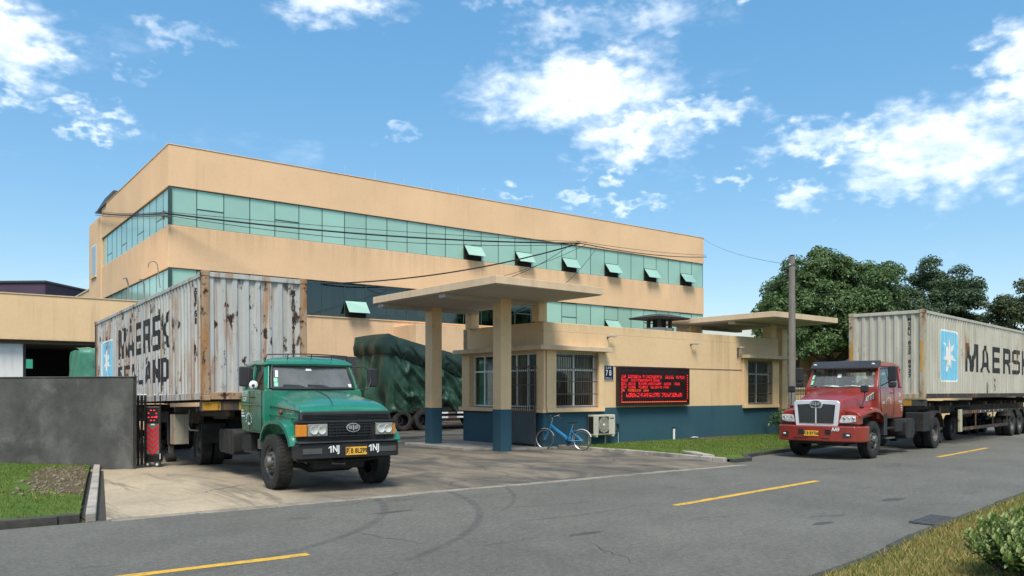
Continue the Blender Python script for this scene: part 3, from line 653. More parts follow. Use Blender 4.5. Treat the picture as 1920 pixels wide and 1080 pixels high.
# ---------------------------------------------------------------- gatehouse (local x along its road front, y into the yard)
GHX, GHY, GHR = 16.6, 20.3, 2.5
gh = empty('gatehouse', (GHX, GHY, 0), rz=GHR, label='cream and blue gatehouse with a wide flat entrance canopy', cat='building')
LEN, DEP, HT, BL = 13.75, 4.45, 4.19, 1.33
T = .24
# front wall with two window openings
def wall_x(x0, x1, z0, z1, mat, nm='wall'): MB().box(x0, x1, 0, T, z0, z1).build(nm, MAT[mat], gh, bevel=.008)
W1 = (.48, 2.5); W2 = (11.34, 13.2); WZ = (1.36, 3.22)
wall_x(0, W1[0], BL, HT - .3, 'cream'); wall_x(W1[1], W2[0], BL, HT - .3, 'cream'); wall_x(W2[1], LEN, BL, HT - .3, 'cream')
for w in (W1, W2): wall_x(w[0], w[1], WZ[1], HT - .3, 'cream'); wall_x(w[0], w[1], BL, WZ[0], 'cream')
MB().box(0, LEN, 0, T, HT - .3, HT).build('parapet', MAT['cream'], gh, bevel=.012)
MB().box(-.004, LEN, -.006, T, -.1, BL).build('blue_dado', MAT['blue'], gh, bevel=.006)
# side wall to the gateway
V1 = (.28, 3.95); VZ = (1.36, 3.2)
MB().box(0, T, T, DEP, VZ[1], HT).build('side_wall', MAT['cream'], gh, bevel=.008)
MB().box(0, T, T, V1[0], BL, VZ[1]).build('side_wall', MAT['cream'], gh); MB().box(0, T, V1[1], DEP, BL, VZ[1]).build('side_wall', MAT['cream'], gh)
MB().box(-.006, T, T, DEP, -.1, BL).build('blue_dado', MAT['blue'], gh)
MB().box(0, LEN, DEP - T, DEP, -.1, HT - .02).build('back_wall', MAT['cream'], gh)
MB().box(LEN - T, LEN, T, DEP - T, -.1, HT - .02).build('end_wall', MAT['cream'], gh)
MB().box(T, LEN - T, T, DEP - T, HT - .45, HT - .3).build('roof', MAT['concrete'], gh)
MB().box(T, LEN - T, T, DEP - T, -.1, .05).build('floor', MAT['concrete'], gh)
MB().box(T + .02, LEN - T - .02, DEP - T - .06, DEP - T - .02, .05, 3.7).build('inner_wall', M('dim_inner_wall', (.20, .19, .17), .9), gh)
MB().box(4.2, 4.3, T, DEP - T, .05, 3.7).build('inner_wall', bpy.data.materials['dim_inner_wall'], gh)
MB().box(1.0, 2.2, 1.5, 2.2, .72, .8).build('desk', M('brown_desk', (.12, .06, .03), .6), gh)
MB().box(.3, .6, 2.2, 3.6, .8, 1.5).build('cupboard', bpy.data.materials['brown_desk'], gh)
# ledges, window surrounds
MB().prism([(-.42, -.36), (2.9, -.36), (2.9, 0), (0, 0), (0, DEP + .1), (-.42, DEP + .1)], 2, 3.26, 3.41).build('ledge', MAT['cream_old'], gh, bevel=.012)
MB().box(10.95, 14.6, -.42, .0, 3.28, 3.42).build('ledge', MAT['cream_old'], gh, bevel=.012)
MB().box(LEN, 14.6, .0, 1.1, 3.285, 3.415).build('ledge', MAT['cream_old'], gh, bevel=.012)
def surround(x0, x1, l, r):
    MB().box(x0 - l, x1 + r, -.14, 0, 1.21, 1.34).build('sill', MAT['cream'], gh, bevel=.01)
    MB().box(x1, x1 + r, -.10, 0, 1.345, 3.255).build('jamb', MAT['cream'], gh, bevel=.006)
    MB().box(x0 - l, x0, -.10, 0, 1.345, 3.255).build('jamb', MAT['cream'], gh, bevel=.006)
surround(*W1, .42, .25); surround(*W2, .28, .45)
MB().box(-.14, 0, -.14, DEP + .12, 1.20, 1.335).build('sill', MAT['cream'], gh, bevel=.01)
MB().box(-.08, 0, V1[1] + .02, DEP - .02, 1.34, 3.255).build('jamb', MAT['cream'], gh); MB().box(-.08, 0, -.10, V1[0] - .02, 1.34, 3.255).build('jamb', MAT['cream'], gh)
# groove line across the front
MB().box(7.5, 11.03, -.012, .0, 2.77, 2.80).build('wall_joint', M('brown_joint', (.2, .12, .06), .9), gh)
MB().box(2.76, 7.4, -.012, .0, 2.785, 2.81).build('wall_joint', bpy.data.materials['brown_joint'], gh)
# windows
def window_x(x0, x1, z0, z1, y, n=2, tz=.62):
    f = .06
    root = MB().box(x0, x1, y, y + .06, z0, z0 + f).build('window', MAT['white_paint'], gh)
    for a, b in (((x0, z1 - f), (x1, z1)), ((x0, z1 - tz), (x1, z1 - tz + f))): MB().box(a[0], b[0], y - .001, y + .061, a[1], b[1]).build('frame_rail', MAT['white_paint'], root)
    for k in range(n + 1):
        x = x0 + (x1 - x0 - f) * k / n; MB().box(x, x + f, y - .003, y + .063, z0 + f, z1 - f).build('frame_stile', MAT['white_paint'], root)
    for k in range(n):
        a, b = x0 + (x1 - x0 - f) * k / n + f, x0 + (x1 - x0 - f) * (k + 1) / n
        MB().box(a, b, y + .028, y + .034, z0 + f, z1 - tz).build('pane', MAT['glass'], root); MB().box(a, b, y + .028, y + .034, z1 - tz + f, z1 - f).build('pane', MAT['glass'], root)
        MB().box(a + .02, b - .02, y + .12, y + .14, z0 + 1.0, z1 - .1).build('roller_blind', M('grey_roller_blind', (.16, .17, .165), .8) if 'grey_roller_blind' not in bpy.data.materials else bpy.data.materials['grey_roller_blind'], root)
    return root
window_x(*W1, *WZ, .13); window_x(*W2, *WZ, .13)
def window_y(y0, y1, z0, z1, x, n=6, tz=.62):
    f = .06
    root = MB().box(x, x + .06, y0, y1, z0, z0 + f).build('window', MAT['white_paint'], gh)
    for za, zb in ((z1 - f, z1), (z1 - tz, z1 - tz + f)): MB().box(x - .001, x + .061, y0, y1, za, zb).build('frame_rail', MAT['white_paint'], root)
    for k in range(n + 1):
        y = y0 + (y1 - y0 - f) * k / n; MB().box(x - .003, x + .063, y, y + f, z0 + f, z1 - f).build('frame_stile', MAT['white_paint'], root)
    for k in range(n):
        a, b = y0 + (y1 - y0 - f) * k / n + f, y0 + (y1 - y0 - f) * (k + 1) / n
        MB().box(x + .028, x + .034, a, b, z0 + f, z1 - tz).build('pane', MAT['glass'], root); MB().box(x + .028, x + .034, a, b, z1 - tz + f, z1 - f).build('pane', MAT['glass'], root)
        if k not in (4, 5): MB().box(x + .12, x + .14, a + .02, b - .02, z0 + 1.0, z1 - .1).build('roller_blind', bpy.data.materials['grey_roller_blind'], root)
window_y(*V1, *VZ, .12)
# burglar grilles, bar by bar
def grille(x0, x1, z0, z1, y, n):
    root = MB().box(x0, x1, y - .012, y + .012, z0, z0 + .03).build('window_grille', MAT['bar_metal'], gh)
    bar = MB().cyl((0, 0, z0), (0, 0, z1), .011, n=6).mesh('bar', MAT['bar_metal'])
    for k in range(n): link('bar', bar, root, (x0 + .02 + (x1 - x0 - .04) * k / (n - 1), y, 0))
    for k in range(1, 5): MB().box(x0, x1, y - .016, y - .008, z0 + (z1 - z0) * k / 4.3, z0 + (z1 - z0) * k / 4.3 + .03).build('cross_bar', MAT['bar_metal'], root)
grille(W1[0] + .02, W1[1] - .02, WZ[0] + .01, WZ[1] - .01, -.03, 19); grille(W2[0] + .02, W2[1] - .02, WZ[0] + .01, WZ[1] - .01, -.03, 19)
# columns: cream shaft, blue foot
def column(x, y, s, z0, z1, blue=True):
    c = MB().box(x, x + s, y, y + s, BL if blue else z0, z1).build('column', MAT['cream'], gh, bevel=.012)
    if blue: MB().box(x - .006, x + s + .006, y - .006, y + s + .006, z0, BL).build('column_foot', MAT['blue'], c, bevel=.012)
column(-1.78, .0, .42, -.1, 4.84); column(-2.0, 3.55, .42, -.1, 4.84)
column(-.2, .0, .36, HT, 4.84, False); column(-.2, 3.7, .36, HT - .02, 4.84, False)
can = MB().box(-4.0, .16, -2.55, 4.1, 4.84, 5.06).build('canopy', MAT['cream_old'], gh, bevel=.012)
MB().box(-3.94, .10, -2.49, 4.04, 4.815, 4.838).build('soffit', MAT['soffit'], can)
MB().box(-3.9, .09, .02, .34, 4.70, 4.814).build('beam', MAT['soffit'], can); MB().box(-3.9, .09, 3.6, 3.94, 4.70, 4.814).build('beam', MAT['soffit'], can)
# raised paving around the gateway columns
MB().prism([(-2.3, 1.3), (-1.25, .25), (-.2, -.10), (.45, -.22), (.45, DEP), (-2.3, DEP + .4)], 2, -.1, .085).build('plinth_paving', MAT['concrete'], gh, bevel=.02)
# right-hand canopy over the second gate
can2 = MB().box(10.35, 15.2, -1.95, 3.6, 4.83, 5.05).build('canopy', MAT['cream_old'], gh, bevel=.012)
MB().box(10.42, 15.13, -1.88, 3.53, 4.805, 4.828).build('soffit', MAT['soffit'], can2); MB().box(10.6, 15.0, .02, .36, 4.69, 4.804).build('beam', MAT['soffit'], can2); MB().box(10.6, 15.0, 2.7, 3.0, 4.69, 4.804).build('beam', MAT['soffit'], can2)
column(13.2, .01, .42, HT, 4.83, False); column(14.55, .3, .42, -.1, 4.83, False); column(11.0, 2.6, .8, HT - .3, 4.8, False)
# roof vent with a weathered cap
v = MB().box(8.75, 9.75, 2.5, 3.3, HT - .35, 4.62).build('roof_vent', M('flaking_white_render', (.5, .48, .44), .95, var=.3, vs=3, dirt=((.1, .09, .08), .8, 3)), gh, bevel=.02)
MB().loft([[(8.3, 2.1, 4.98), (10.25, 2.1, 4.98), (10.25, 3.75, 4.98), (8.3, 3.75, 4.98)], [(8.25, 2.05, 5.04), (10.3, 2.05, 5.04), (10.3, 3.8, 5.04), (8.25, 3.8, 5.04)], [(8.9, 2.6, 5.2), (9.7, 2.6, 5.2), (9.7, 3.2, 5.2), (8.9, 3.2, 5.2)]]).build('vent_cap', M('black_weathered_concrete', (.05, .048, .042), .95, var=.4, vs=4, bump=.5), v)
for x in (8.85, 9.55):
    for y in (2.55, 3.15): MB().box(x, x + .12, y, y + .12, 4.62, 4.98).build('vent_post', bpy.data.materials['black_weathered_concrete'], v)
MB().box(9.05, 9.45, 2.7, 3.1, 4.62, 4.98).build('vent_core', MAT['dark'], v)
# wire-mesh gate leaf hanging in front of the side window
gate = empty('barred_gate', (GHX, GHY, 0), rz=GHR, label='narrow grey barred steel gate leaf standing against the gatehouse corner', cat='gate')
gx = -.2
for y in (.2, 1.58): MB().box(gx - .02, gx + .02, y - .02, y + .02, .1, 2.74).build('gate_post', MAT['bar_metal'], gate)
for z in (.16, 1.22, 2.1, 2.70): MB().box(gx - .016, gx + .016, .222, 1.558, z, z + .035).build('gate_rail', MAT['bar_metal'], gate)
gb = MB().cyl((0, 0, 1.256), (0, 0, 2.78), .013, n=6).mesh('bar', MAT['bar_metal'])
for k in range(12): link('bar', gb, gate, (gx, .30 + k * 1.18 / 11, 0))
MB().box(gx - .006, gx + .006, .222, 1.558, .197, 1.218).build('sheet_panel', M('grey_blue_sheet', (.07, .10, .115), .6, .2, var=.15, drip=((.1, .06, .03), .3, 5, .5)), gate)
for k in range(9): MB().box(gx - .014, gx - .007, .33 + k * .14, .35 + k * .14, .2, 1.215).build('panel_rib', bpy.data.materials['grey_blue_sheet'], gate)
MB().box(gx - .05, gx - .02, .26, .34, 1.3, 1.42).build('lock', MAT['black_metal'], gate)
# grey wall at the left of the gateway
wl = (Vector((4.33, 20.98)), Vector((-12.3, 41.2))); t_ = (wl[1] - wl[0]).normalized(); n_ = Vector((-t_.y, t_.x)) * -.14
dw = empty('boundary_wall', (0, 0, 0), label='blotchy dark grey cement wall left of the gateway', cat='wall')
MB().prism([tuple(wl[0]), tuple(wl[0] + n_), tuple(wl[1] + n_), tuple(wl[1])], 2, -.1, 2.24).build('wall', MAT['concrete_dark'], dw, bevel=.015)
MB().prism([tuple(wl[0] + n_ * 1.12 - t_ * .02), tuple(wl[0] - n_ * .12 - t_ * .02), tuple(wl[1] - n_ * .12), tuple(wl[1] + n_ * 1.12)], 2, 2.242, 2.27).build('coping', MAT['concrete_dark'], dw, bevel=.008)
# far buildings on the right behind the trees
fb = empty('cream_gate_building', (42.3, 28.3, 0), rz=4, label='cream building with side wing seen under the trees', cat='building')
MB().box(-1.5, 6.0, 0, 8, 0, 4.0).build('wall', MAT['cream'], fb, bevel=.02)
MB().box(2.2, 14, -2.4, -.01, 0, 4.15).build('wing', MAT['cream'], fb, bevel=.02)
MB().box(-1.6, 6.1, -.12, 8, 4.0, 4.12).build('cornice', MAT['cream_old'], fb); MB().box(2.1, 14.1, -2.5, 0, 4.15, 4.27).build('cornice', MAT['cream_old'], fb)
wb = empty('white_warehouse', (60, 42, 0), rz=0, label='pale white warehouse far behind the right canopy', cat='building')
MB().box(-2, 26, 6, 30, 0, 8.3).build('wall', MAT['white_wall'], wb, bevel=.03)
MB().box(-2.1, 26.1, 5.9, 30.1, 8.3, 8.45).build('coping', MAT['concrete'], wb)
cw = empty('compound_wall', (31.2, 24.0, 0), rz=3, label='low cream compound wall with pillar beyond the second gate', cat='wall')
MB().box(4.2, 40, 0, .24, 0, 2.0).build('wall', MAT['cream'], cw, bevel=.01); MB().box(3.7, 4.2, -.13, .37, 0, 3.0).build('pillar', MAT['cream'], cw, bevel=.01); MB().box(4.2, 40, -.1, .34, 2.0, 2.1).build('coping', MAT['cream_old'], cw, bevel=.01)
# second gate, barred
g2 = empty('barred_gate', (31.2, 22.1, 0), rz=2.5, label='grey barred gate beside the right end of the gatehouse', cat='gate')
for z in (.3, 1.75, 2.62): MB().box(.1, 3.4, -.02, .02, z, z + .05).build('gate_rail', MAT['bar_metal'], g2)
b2 = MB().cyl((0, 0, .1), (0, 0, 2.75), .016, n=6).mesh('bar', MAT['bar_metal'])
for k in range(24): link('bar', b2, g2, (.12 + k * .142, 0, 0))

# ---------------------------------------------------------------- shared vehicle pieces (local x forward, y left, z up)
def rust_paint(name, col, amt, rough=.6, dirt=(.2, .19, .16), sc_=1., zf=1.):
    """old container paint: rust blooms with runs below them, grime, faded panels"""
    m = bpy.data.materials.new(name); m.use_nodes = True; t = NT(m.node_tree); b = t.n['Principled BSDF']
    g = t.new('ShaderNodeTexCoord').outputs['Object']
    k = t.math('MULTIPLY', t.ramp(t.noise(g, .6, 5, .6), .3, .7, .9, 1.08, False), t.ramp(t.noise(t.scale(g, (5, 5, .35)), 1, 4, .65), .3, .7, .88, 1.1, False))
    hv = t.new('ShaderNodeHueSaturation'); hv.inputs['Color'].default_value = (*col, 1); t.put(hv.inputs['Value'], k); cur = hv.outputs[0]
    gr = t.ramp(t.noise(t.scale(g, (2.2, 2.2, .5)), 1, 5, .7), .45, .75); cur = t.mix(t.math('MULTIPLY', gr, .55), cur, dirt)
    zone = t.ramp(t.noise(t.vmath('ADD', g, (3.7, 1.9, 0)), .55 * sc_, 4, .6), .60 - .30 * amt, .76 - .28 * amt)
    run = t.ramp(t.noise(t.scale(g, (5.5, 5.5, .26 * zf)), 1, 5, .62), .49, .62)
    bloom = t.ramp(t.noise(t.scale(g, (4.5, 4.5, 2.2 * (1 if zf == 1 else 1.6))), 1, 5, .66), .575 - (.05 if zf != 1 else 0), .645)
    spots = t.ramp(t.noise(t.scale(g, (11, 11, 5)), 1, 4, .6), .66, .73)
    f1 = t.math('MULTIPLY', t.math('MULTIPLY', zone, run), .8)
    cur = t.mix(f1, cur, t.mix(t.ramp(t.noise(g, 3, 4), .35, .65), (.36, .175, .06), (.25, .11, .04)))
    f2 = t.math('MAXIMUM', t.math('MULTIPLY', bloom, zone), t.math('MULTIPLY', spots, .75 * min(amt * 1.6, 1)))
    cur = t.mix(f2, cur, (.035, .016, .009))
    t.put(b.inputs['Base Color'], cur); t.put(b.inputs['Roughness'], t.math('ADD', rough, t.math('MULTIPLY', f2, .3)))
    b.inputs['Specular IOR Level'].default_value = .35
    bn = t.new('ShaderNodeBump'); bn.inputs['Strength'].default_value = .3; bn.inputs['Distance'].default_value = .01
    t.put(bn.inputs['Height'], t.math('ADD', t.noise(g, 2.2, 3), t.math('MULTIPLY', f2, .6))); t.l.new(bn.outputs[0], b.inputs['Normal'])
    return m

def corr_breaks(L, per, dep, r0=.36, r1=.14):
    """trapezoid corrugation: list of (s, depth) along a panel of length L"""
    out = [(0, 0)]; s_ = 0.; n = max(1, round(L / per)); p = L / n
    for i in range(n):
        a = s_ + p * .36; out += [(a, 0), (a + p * .13, -dep), (a + p * .51, -dep), (s_ + p, 0)]; s_ += p
    return out
def depth_at(br, s_):
    for (a, d0), (b, d1) in zip(br, br[1:]):
        if a <= s_ <= b: return d0 + (d1 - d0) * ((s_ - a) / (b - a) if b > a else 0)
    return 0
def corr_panel(name, br, z0, z1, pos, mat, parent, nz=6):
    """pos(s, depth, z) -> point"""
    v = []; f = []; n = len(br)
    for k in range(nz + 1):
        z = z0 + (z1 - z0) * k / nz
        for s_, d in br: v.append(pos(s_, d, z))
    for k in range(nz):
        for i in range(n - 1): a = k * n + i; f.append((a, a + 1, a + n + 1, a + n))
    m = MB(); m.v = v; m.f = f; m.sm = [False] * len(f); return m.build(name, mat, parent)
def paint_on(name, me, br, pos, mat, parent, eps=.003):
    """drape flat artwork (x = along panel, y = height) over the corrugation"""
    bm = bmesh.new(); bm.from_mesh(me)
    lo = min(v.co.x for v in bm.verts); hi = max(v.co.x for v in bm.verts)
    for s_, d in br:
        if lo < s_ < hi: bmesh.ops.bisect_plane(bm, geom=bm.verts[:] + bm.edges[:] + bm.faces[:], plane_co=(s_, 0, 0), plane_no=(1, 0, 0), dist=1e-5)
    for v in bm.verts: v.co = pos(v.co.x, depth_at(br, v.co.x) + eps, v.co.y)
    out = bpy.data.meshes.new(name); bm.to_mesh(out); bm.free(); out.materials.clear(); out.materials.append(mat)
    return link(name, out, parent)
def moved(me, dx, dy, sx=1., sy=1.):
    m = me.copy(); m.transform(Matrix.Translation((dx, dy, 0)) @ Matrix.Diagonal((sx, sy, 1, 1))); return m
def flat_poly(pts):
    me = bpy.data.meshes.new('artwork'); me.from_pydata([(p[0], p[1], 0) for p in pts], [], [tuple(range(len(pts)))])
    bm = bmesh.new(); bm.from_mesh(me); bmesh.ops.triangulate(bm, faces=bm.faces); bm.to_mesh(me); bm.free(); return me
def stroke_letters(word, h, w_, gap, st):
    """heavy block capitals drawn as bars on a grid; returns one flat mesh"""
    S = {'M': [[(0, 0), (0, 1), (.26, 1), (.5, .36), (.74, 1), (1, 1), (1, 0), (.82, 0), (.82, .64), (.58, 0), (.42, 0), (.18, .64), (.18, 0)]],
         'A': [[(0, 0), (.34, 1), (.66, 1), (1, 0), (.76, 0), (.70, .2), (.30, .2), (.24, 0)], 'hole', [(.36, .38), (.64, .38), (.5, .82)]],
         'E': [[(0, 0), (0, 1), (.95, 1), (.95, .8), (.25, .8), (.25, .6), (.85, .6), (.85, .41), (.25, .41), (.25, .2), (.95, .2), (.95, 0)]],
         'L': [[(0, 0), (0, 1), (.25, 1), (.25, .2), (.9, .2), (.9, 0)]],
         'S': [[(0, 0), (0, .17), (.75, .17), (.75, .42), (.1, .42), (0, .5), (0, .9), (.1, 1), (.97, 1), (.97, .83), (.24, .83), (.24, .58), (.87, .58), (.98, .5), (.98, .1), (.87, 0)]],
         'K': [[(0, 0), (0, 1), (.25, 1), (.25, .62), (.68, 1), (1, 1), (.48, .54), (1, 0), (.68, 0), (.25, .42), (.25, 0)]],
         'R': [[(0, 0), (0, 1), (.85, 1), (.97, .88), (.97, .52), (.86, .42), (1, 0), (.74, 0), (.62, .38), (.25, .38), (.25, 0)], 'hole', [(.25, .57), (.72, .57), (.72, .8), (.25, .8)]],
         'N': [[(0, 0), (0, 1), (.28, 1), (.74, .38), (.74, 1), (1, 1), (1, 0), (.72, 0), (.26, .62), (.26, 0)]],
         'D': [[(0, 0), (0, 1), (.78, 1), (.98, .82), (.98, .18), (.78, 0)], 'hole', [(.25, .2), (.68, .2), (.73, .27), (.73, .73), (.68, .8), (.25, .8)]]}
    bm = bmesh.new(); x = 0; w0 = w_
    for ch in word:
        sp = S[ch]; outer = sp[0]; hole = sp[2] if len(sp) > 1 else None; w_ = w0 * (1.28 if ch == 'M' else .95)
        vs = [bm.verts.new((x + p[0] * w_, p[1] * h, 0)) for p in outer]; es = [bm.edges.new((vs[i], vs[(i + 1) % len(vs)])) for i in range(len(vs))]
        if hole:
            hv = [bm.verts.new((x + p[0] * w_, p[1] * h, 0)) for p in hole]; es += [bm.edges.new((hv[i], hv[(i + 1) % len(hv)])) for i in range(len(hv))]
            bmesh.ops.triangle_fill(bm, edges=es, use_beauty=True)
        else: bmesh.ops.triangulate(bm, faces=[bm.faces.new(vs)])
        x += w_ + gap
    me = bpy.data.meshes.new('lettering'); bm.to_mesh(me); bm.free(); return me
def star_poly(cx, cy, r, r2, n=7):
    return [(cx + (r if i % 2 == 0 else r2) * math.sin(math.pi * i / n), cy + (r if i % 2 == 0 else r2) * math.cos(math.pi * i / n)) for i in range(2 * n)]
def round_rect(x0, x1, y0, y1, r, n=4):
    o = []
    for cx, cy, a in ((x1 - r, y1 - r, 0), (x0 + r, y1 - r, 90), (x0 + r, y0 + r, 180), (x1 - r, y0 + r, 270)):
        o += [(cx + r * math.cos(R(a + 90 * k / n)), cy + r * math.sin(R(a + 90 * k / n))) for k in range(n + 1)]
    return o
MAT['black_paint'] = rust_paint('black_sign_paint', (.018, .018, .02), .12, .6, (.06, .06, .06))
MAT['sky_blue'] = rust_paint('light_blue_sign_paint', (.17, .50, .68), .25, .5, (.3, .45, .5))
MAT['sign_white'] = rust_paint('white_sign_paint', (.72, .74, .72), .15, .5, (.5, .5, .46))

def container(root, L, Ht, paint, frame, side, art, brail, rear):
    W = 2.44; zb, zt = .17, Ht - .12; s = side
    br = corr_breaks(L - .36, .278, .036); brf = corr_breaks(W - .32, .26, .045)
    # visible side: s=-1 right, +1 left. s runs from rear to front on the right side, front to rear on the left
    if s < 0: pos = lambda q, d, z: (-L + .18 + q, -(W / 2 - .015 + d), z)
    else: pos = lambda q, d, z: (-.18 - q, (W / 2 - .015 + d), z)
    opp = (lambda q, d, z: (-L + .18 + q, (W / 2 - .015 + d), z)) if s < 0 else (lambda q, d, z: (-L + .18 + q, -(W / 2 - .015 + d), z))
    corr_panel('side_panel', br, zb, zt, pos, paint, root); corr_panel('side_panel', br, zb, zt, opp, paint, root, 1)
    posf = lambda q, d, z: (-.03 + d, -(W / 2 - .16) + q, z)
    corr_panel('end_panel', brf, zb, zt, posf, paint, root)
    MB().box(-L + .16, -.1, -W / 2 + .07, W / 2 - .07, Ht - .06, Ht - .02).build('roof_panel', paint, root)
    MB().box(-L + .16, -.1, -W / 2 + .07, W / 2 - .07, .1, .16).build('floor', MAT['chassis'], root)
    for y in (-1, 1):
        MB().box(-L + .17, -.17, y * W / 2 - (.06 if y > 0 else 0), y * W / 2 + (0 if y > 0 else .06), Ht - .125, Ht - .03).build('top_rail', paint, root, bevel=.008)
        MB().box(-L + .17, -.17, y * W / 2 - (.05 if y > 0 else 0), y * W / 2 + (0 if y > 0 else .05), .02, .18).build('bottom_rail', brail, root, bevel=.008)
        d = MB().box(-L + .02, -L + .09, .01 if y > 0 else -1.05, 1.05 if y > 0 else -.01, .17, Ht - .13).build('door', paint, root, bevel=.01)
        for q in (.3, .75): MB().cyl((-L - .01, y * q, .2), (-L - .01, y * q, Ht - .2), .018, n=8).build('lock_rod', MAT['steel'], d)
    for x in (0, -L):
        MB().box(x - (.12 if x == 0 else 0), x + (0 if x == 0 else .12), -W / 2 + .16, W / 2 - .16, Ht - .13, Ht - .02).build('header', paint if x == 0 else frame, root, bevel=.01)
        MB().box(x - (.14 if x == 0 else 0), x + (0 if x == 0 else .14), -W / 2 + .16, W / 2 - .16, .02, .18).build('sill_beam', frame, root, bevel=.01)
        for y in (-1, 1):
            x0, x1 = (x - .16, x + .005) if x == 0 else (x - .005, x + .16); y0, y1 = sorted((y * (W / 2 + .004), y * (W / 2 - .16)))
            MB().box(x0, x1, y0, y1, .12, Ht - .12).build('corner_post', frame if x == 0 else rear, root, bevel=.015)
            for z in (.002, Ht - .12):
                c = MB().box(x0 - .008, x1 + .008, y0 - .006, y1 + .006, z, z + .12).build('corner_casting', frame, root, bevel=.012)
                yy = y0 - .008 if y < 0 else y1 + .008
                MB().sphere((x0 + .08, yy, z + .06), .035, 10, 6, (1, .12, 1.3)).build('casting_hole', MAT['dark'], c)
    art(root, br, pos, brf, posf, L, Ht, W)

def side_text(root, word, br, pos, mat, x0, z0, h, w_, gap):
    paint_on('lettering', moved(stroke_letters(word, h, w_, gap, 0), x0, z0), br, pos, mat, root)
def vert_text(root, s_, br, pos, mat, x, z, size, dz):
    for i, ch in enumerate(s_):
        if ch != ' ': paint_on('lettering', moved(text_mesh(ch, size, .008), x, z - i * dz), br, pos, mat, root)

TYRE = {}
def tyre_mesh(r, w_):
    if (r, w_) in TYRE: return TYRE[(r, w_)]
    h = w_ / 2; m = MB()
    prof = [(r * .56, -h * .8), (r * .60, -h * .95), (r * .78, -h * 1.04), (r * .93, -h * .98), (r * .982, -h * .88), (r * .982, h * .88), (r * .93, h * .98), (r * .78, h * 1.04), (r * .60, h * .95), (r * .56, h * .8)]
    m.lathe(prof, 44, (0, 0, 0), 1)
    n = 40
    for i in range(n):
        for sgn in (-1, 1):
            a = 2 * math.pi * (i + (.5 if sgn > 0 else 0)) / n; da = 2 * math.pi / n * .3
            def p(rr, an, y): return (rr * math.cos(an), y, rr * math.sin(an))
            sk = da * .7 * sgn
            y0, y1 = sgn * h * .06, sgn * h * .97
            rr0, rr1 = r * .97, r * .998
            q = [p(rr0, a - da, y0), p(rr0, a + da, y0), p(rr0 * .985, a + da + sk, y1), p(rr0 * .985, a - da + sk, y1), p(rr1, a - da, y0), p(rr1, a + da, y0), p(rr1 * .985, a + da + sk, y1 * .98), p(rr1 * .985, a - da + sk, y1 * .98)]
            m.hexa(q)
    TYRE[(r, w_)] = m.mesh('tyre', MAT['rubber'], 35); return TYRE[(r, w_)]
RIM = {}
def rim_meshes(r, kind):
    if (r, kind) in RIM: return RIM[(r, kind)]
    m = MB()   # outward = -y
    if kind == 'front':
        m.lathe([(r * .57, .02), (r * .585, -.09), (r * .56, -.115), (r * .53, -.10), (r * .5, -.05), (r * .42, -.06), (r * .36, -.10), (r * .27, -.115), (r * .25, -.10), (r * .23, -.16), (r * .20, -.205), (r * .1, -.215), (.002, -.215)], 40)
    else:
        m.lathe([(r * .57, .10), (r * .585, -.09), (r * .56, -.115), (r * .53, -.10), (r * .51, .02), (r * .49, .09), (r * .36, .11), (r * .30, .10), (r * .26, .09), (r * .24, .0), (r * .2, -.06), (r * .1, -.075), (.002, -.075)], 40)
    off = -.118 if kind == 'front' else .092
    for i in range(10):
        a = 2 * math.pi * i / 10; x, z = r * .31 * math.cos(a), r * .31 * math.sin(a); m.cyl((x, off + .02, z), (x, off - .035, z), .018, n=6)
    h = MB(); ho = -.078 if kind == 'front' else .094
    for i in range(8):
        a = 2 * math.pi * (i + .5) / 8; x, z = r * .435 * math.cos(a), r * .435 * math.sin(a); h.cyl((x, ho + .03, z), (x, ho - .004, z), .03, n=10)
    RIM[(r, kind)] = (m.mesh('wheel', MAT['steel'], 30), h.mesh('hand_holes', MAT['dark'])); return RIM[(r, kind)]
def wheel(root, x, y, r, w_, kind, steer=0):
    """outward side follows the sign of y; dual = a second tyre inboard"""
    rm, hm = rim_meshes(r, 'front' if kind == 'front' else 'rear')
    rot = 0 if y < 0 else 180
    wobj = link('wheel', rm, root, (x, y, r), (0, 0, R(rot + steer)))
    link('hand_holes', hm, wobj); link('tyre', tyre_mesh(r, w_), wobj)
    if kind == 'dual': link('tyre', tyre_mesh(r, w_), wobj, (0, w_ + .06, 0))
    return wobj
def emblem(parent, loc, rot, a, b, bg, fg):
    """oval badge with winged figure-one device"""
    m = MB(); n = 28
    m.loft([[(a * math.cos(2 * math.pi * i / n), b * math.sin(2 * math.pi * i / n), z) for i in range(n)] for z in (0, .02)])
    base = m.build('emblem', fg, parent, loc, rot=rot)
    m = MB(); m.loft([[(a * .88 * math.cos(2 * math.pi * i / n), b * .86 * math.sin(2 * math.pi * i / n), z) for i in range(n)] for z in (.0205, .024)]); m.build('badge_field', bg, base)
    m = MB(); z0, z1 = .0245, .032
    m.prism([(-.08 * a, -.6 * b), (.08 * a, -.6 * b), (.08 * a, .62 * b), (-.02 * a, .62 * b), (-.16 * a, .42 * b), (-.08 * a, .42 * b)], 2, z0, z1)
    for sg in (-1, 1):
        for yy, x1, x0 in ((.30, .72, .2), (.02, .76, .2), (-.24, .62, .2)):
            m.prism([(sg * x0 * a, (yy - .08) * b), (sg * x1 * a, (yy - .02) * b), (sg * x1 * .96 * a, (yy + .14) * b), (sg * x0 * a, (yy + .1) * b)], 2, z0, z1)
    m.build('badge_device', fg, base); return base
FACE_FWD = (R(90), 0, R(90))     # flat artwork facing +x (local y -> left becomes text right when seen from the front)
FACE_RIGHT = (R(90), 0, 0)       # facing -y, reads along +x
FACE_LEFT = (R(90), 0, R(180))   # facing +y, reads along -x
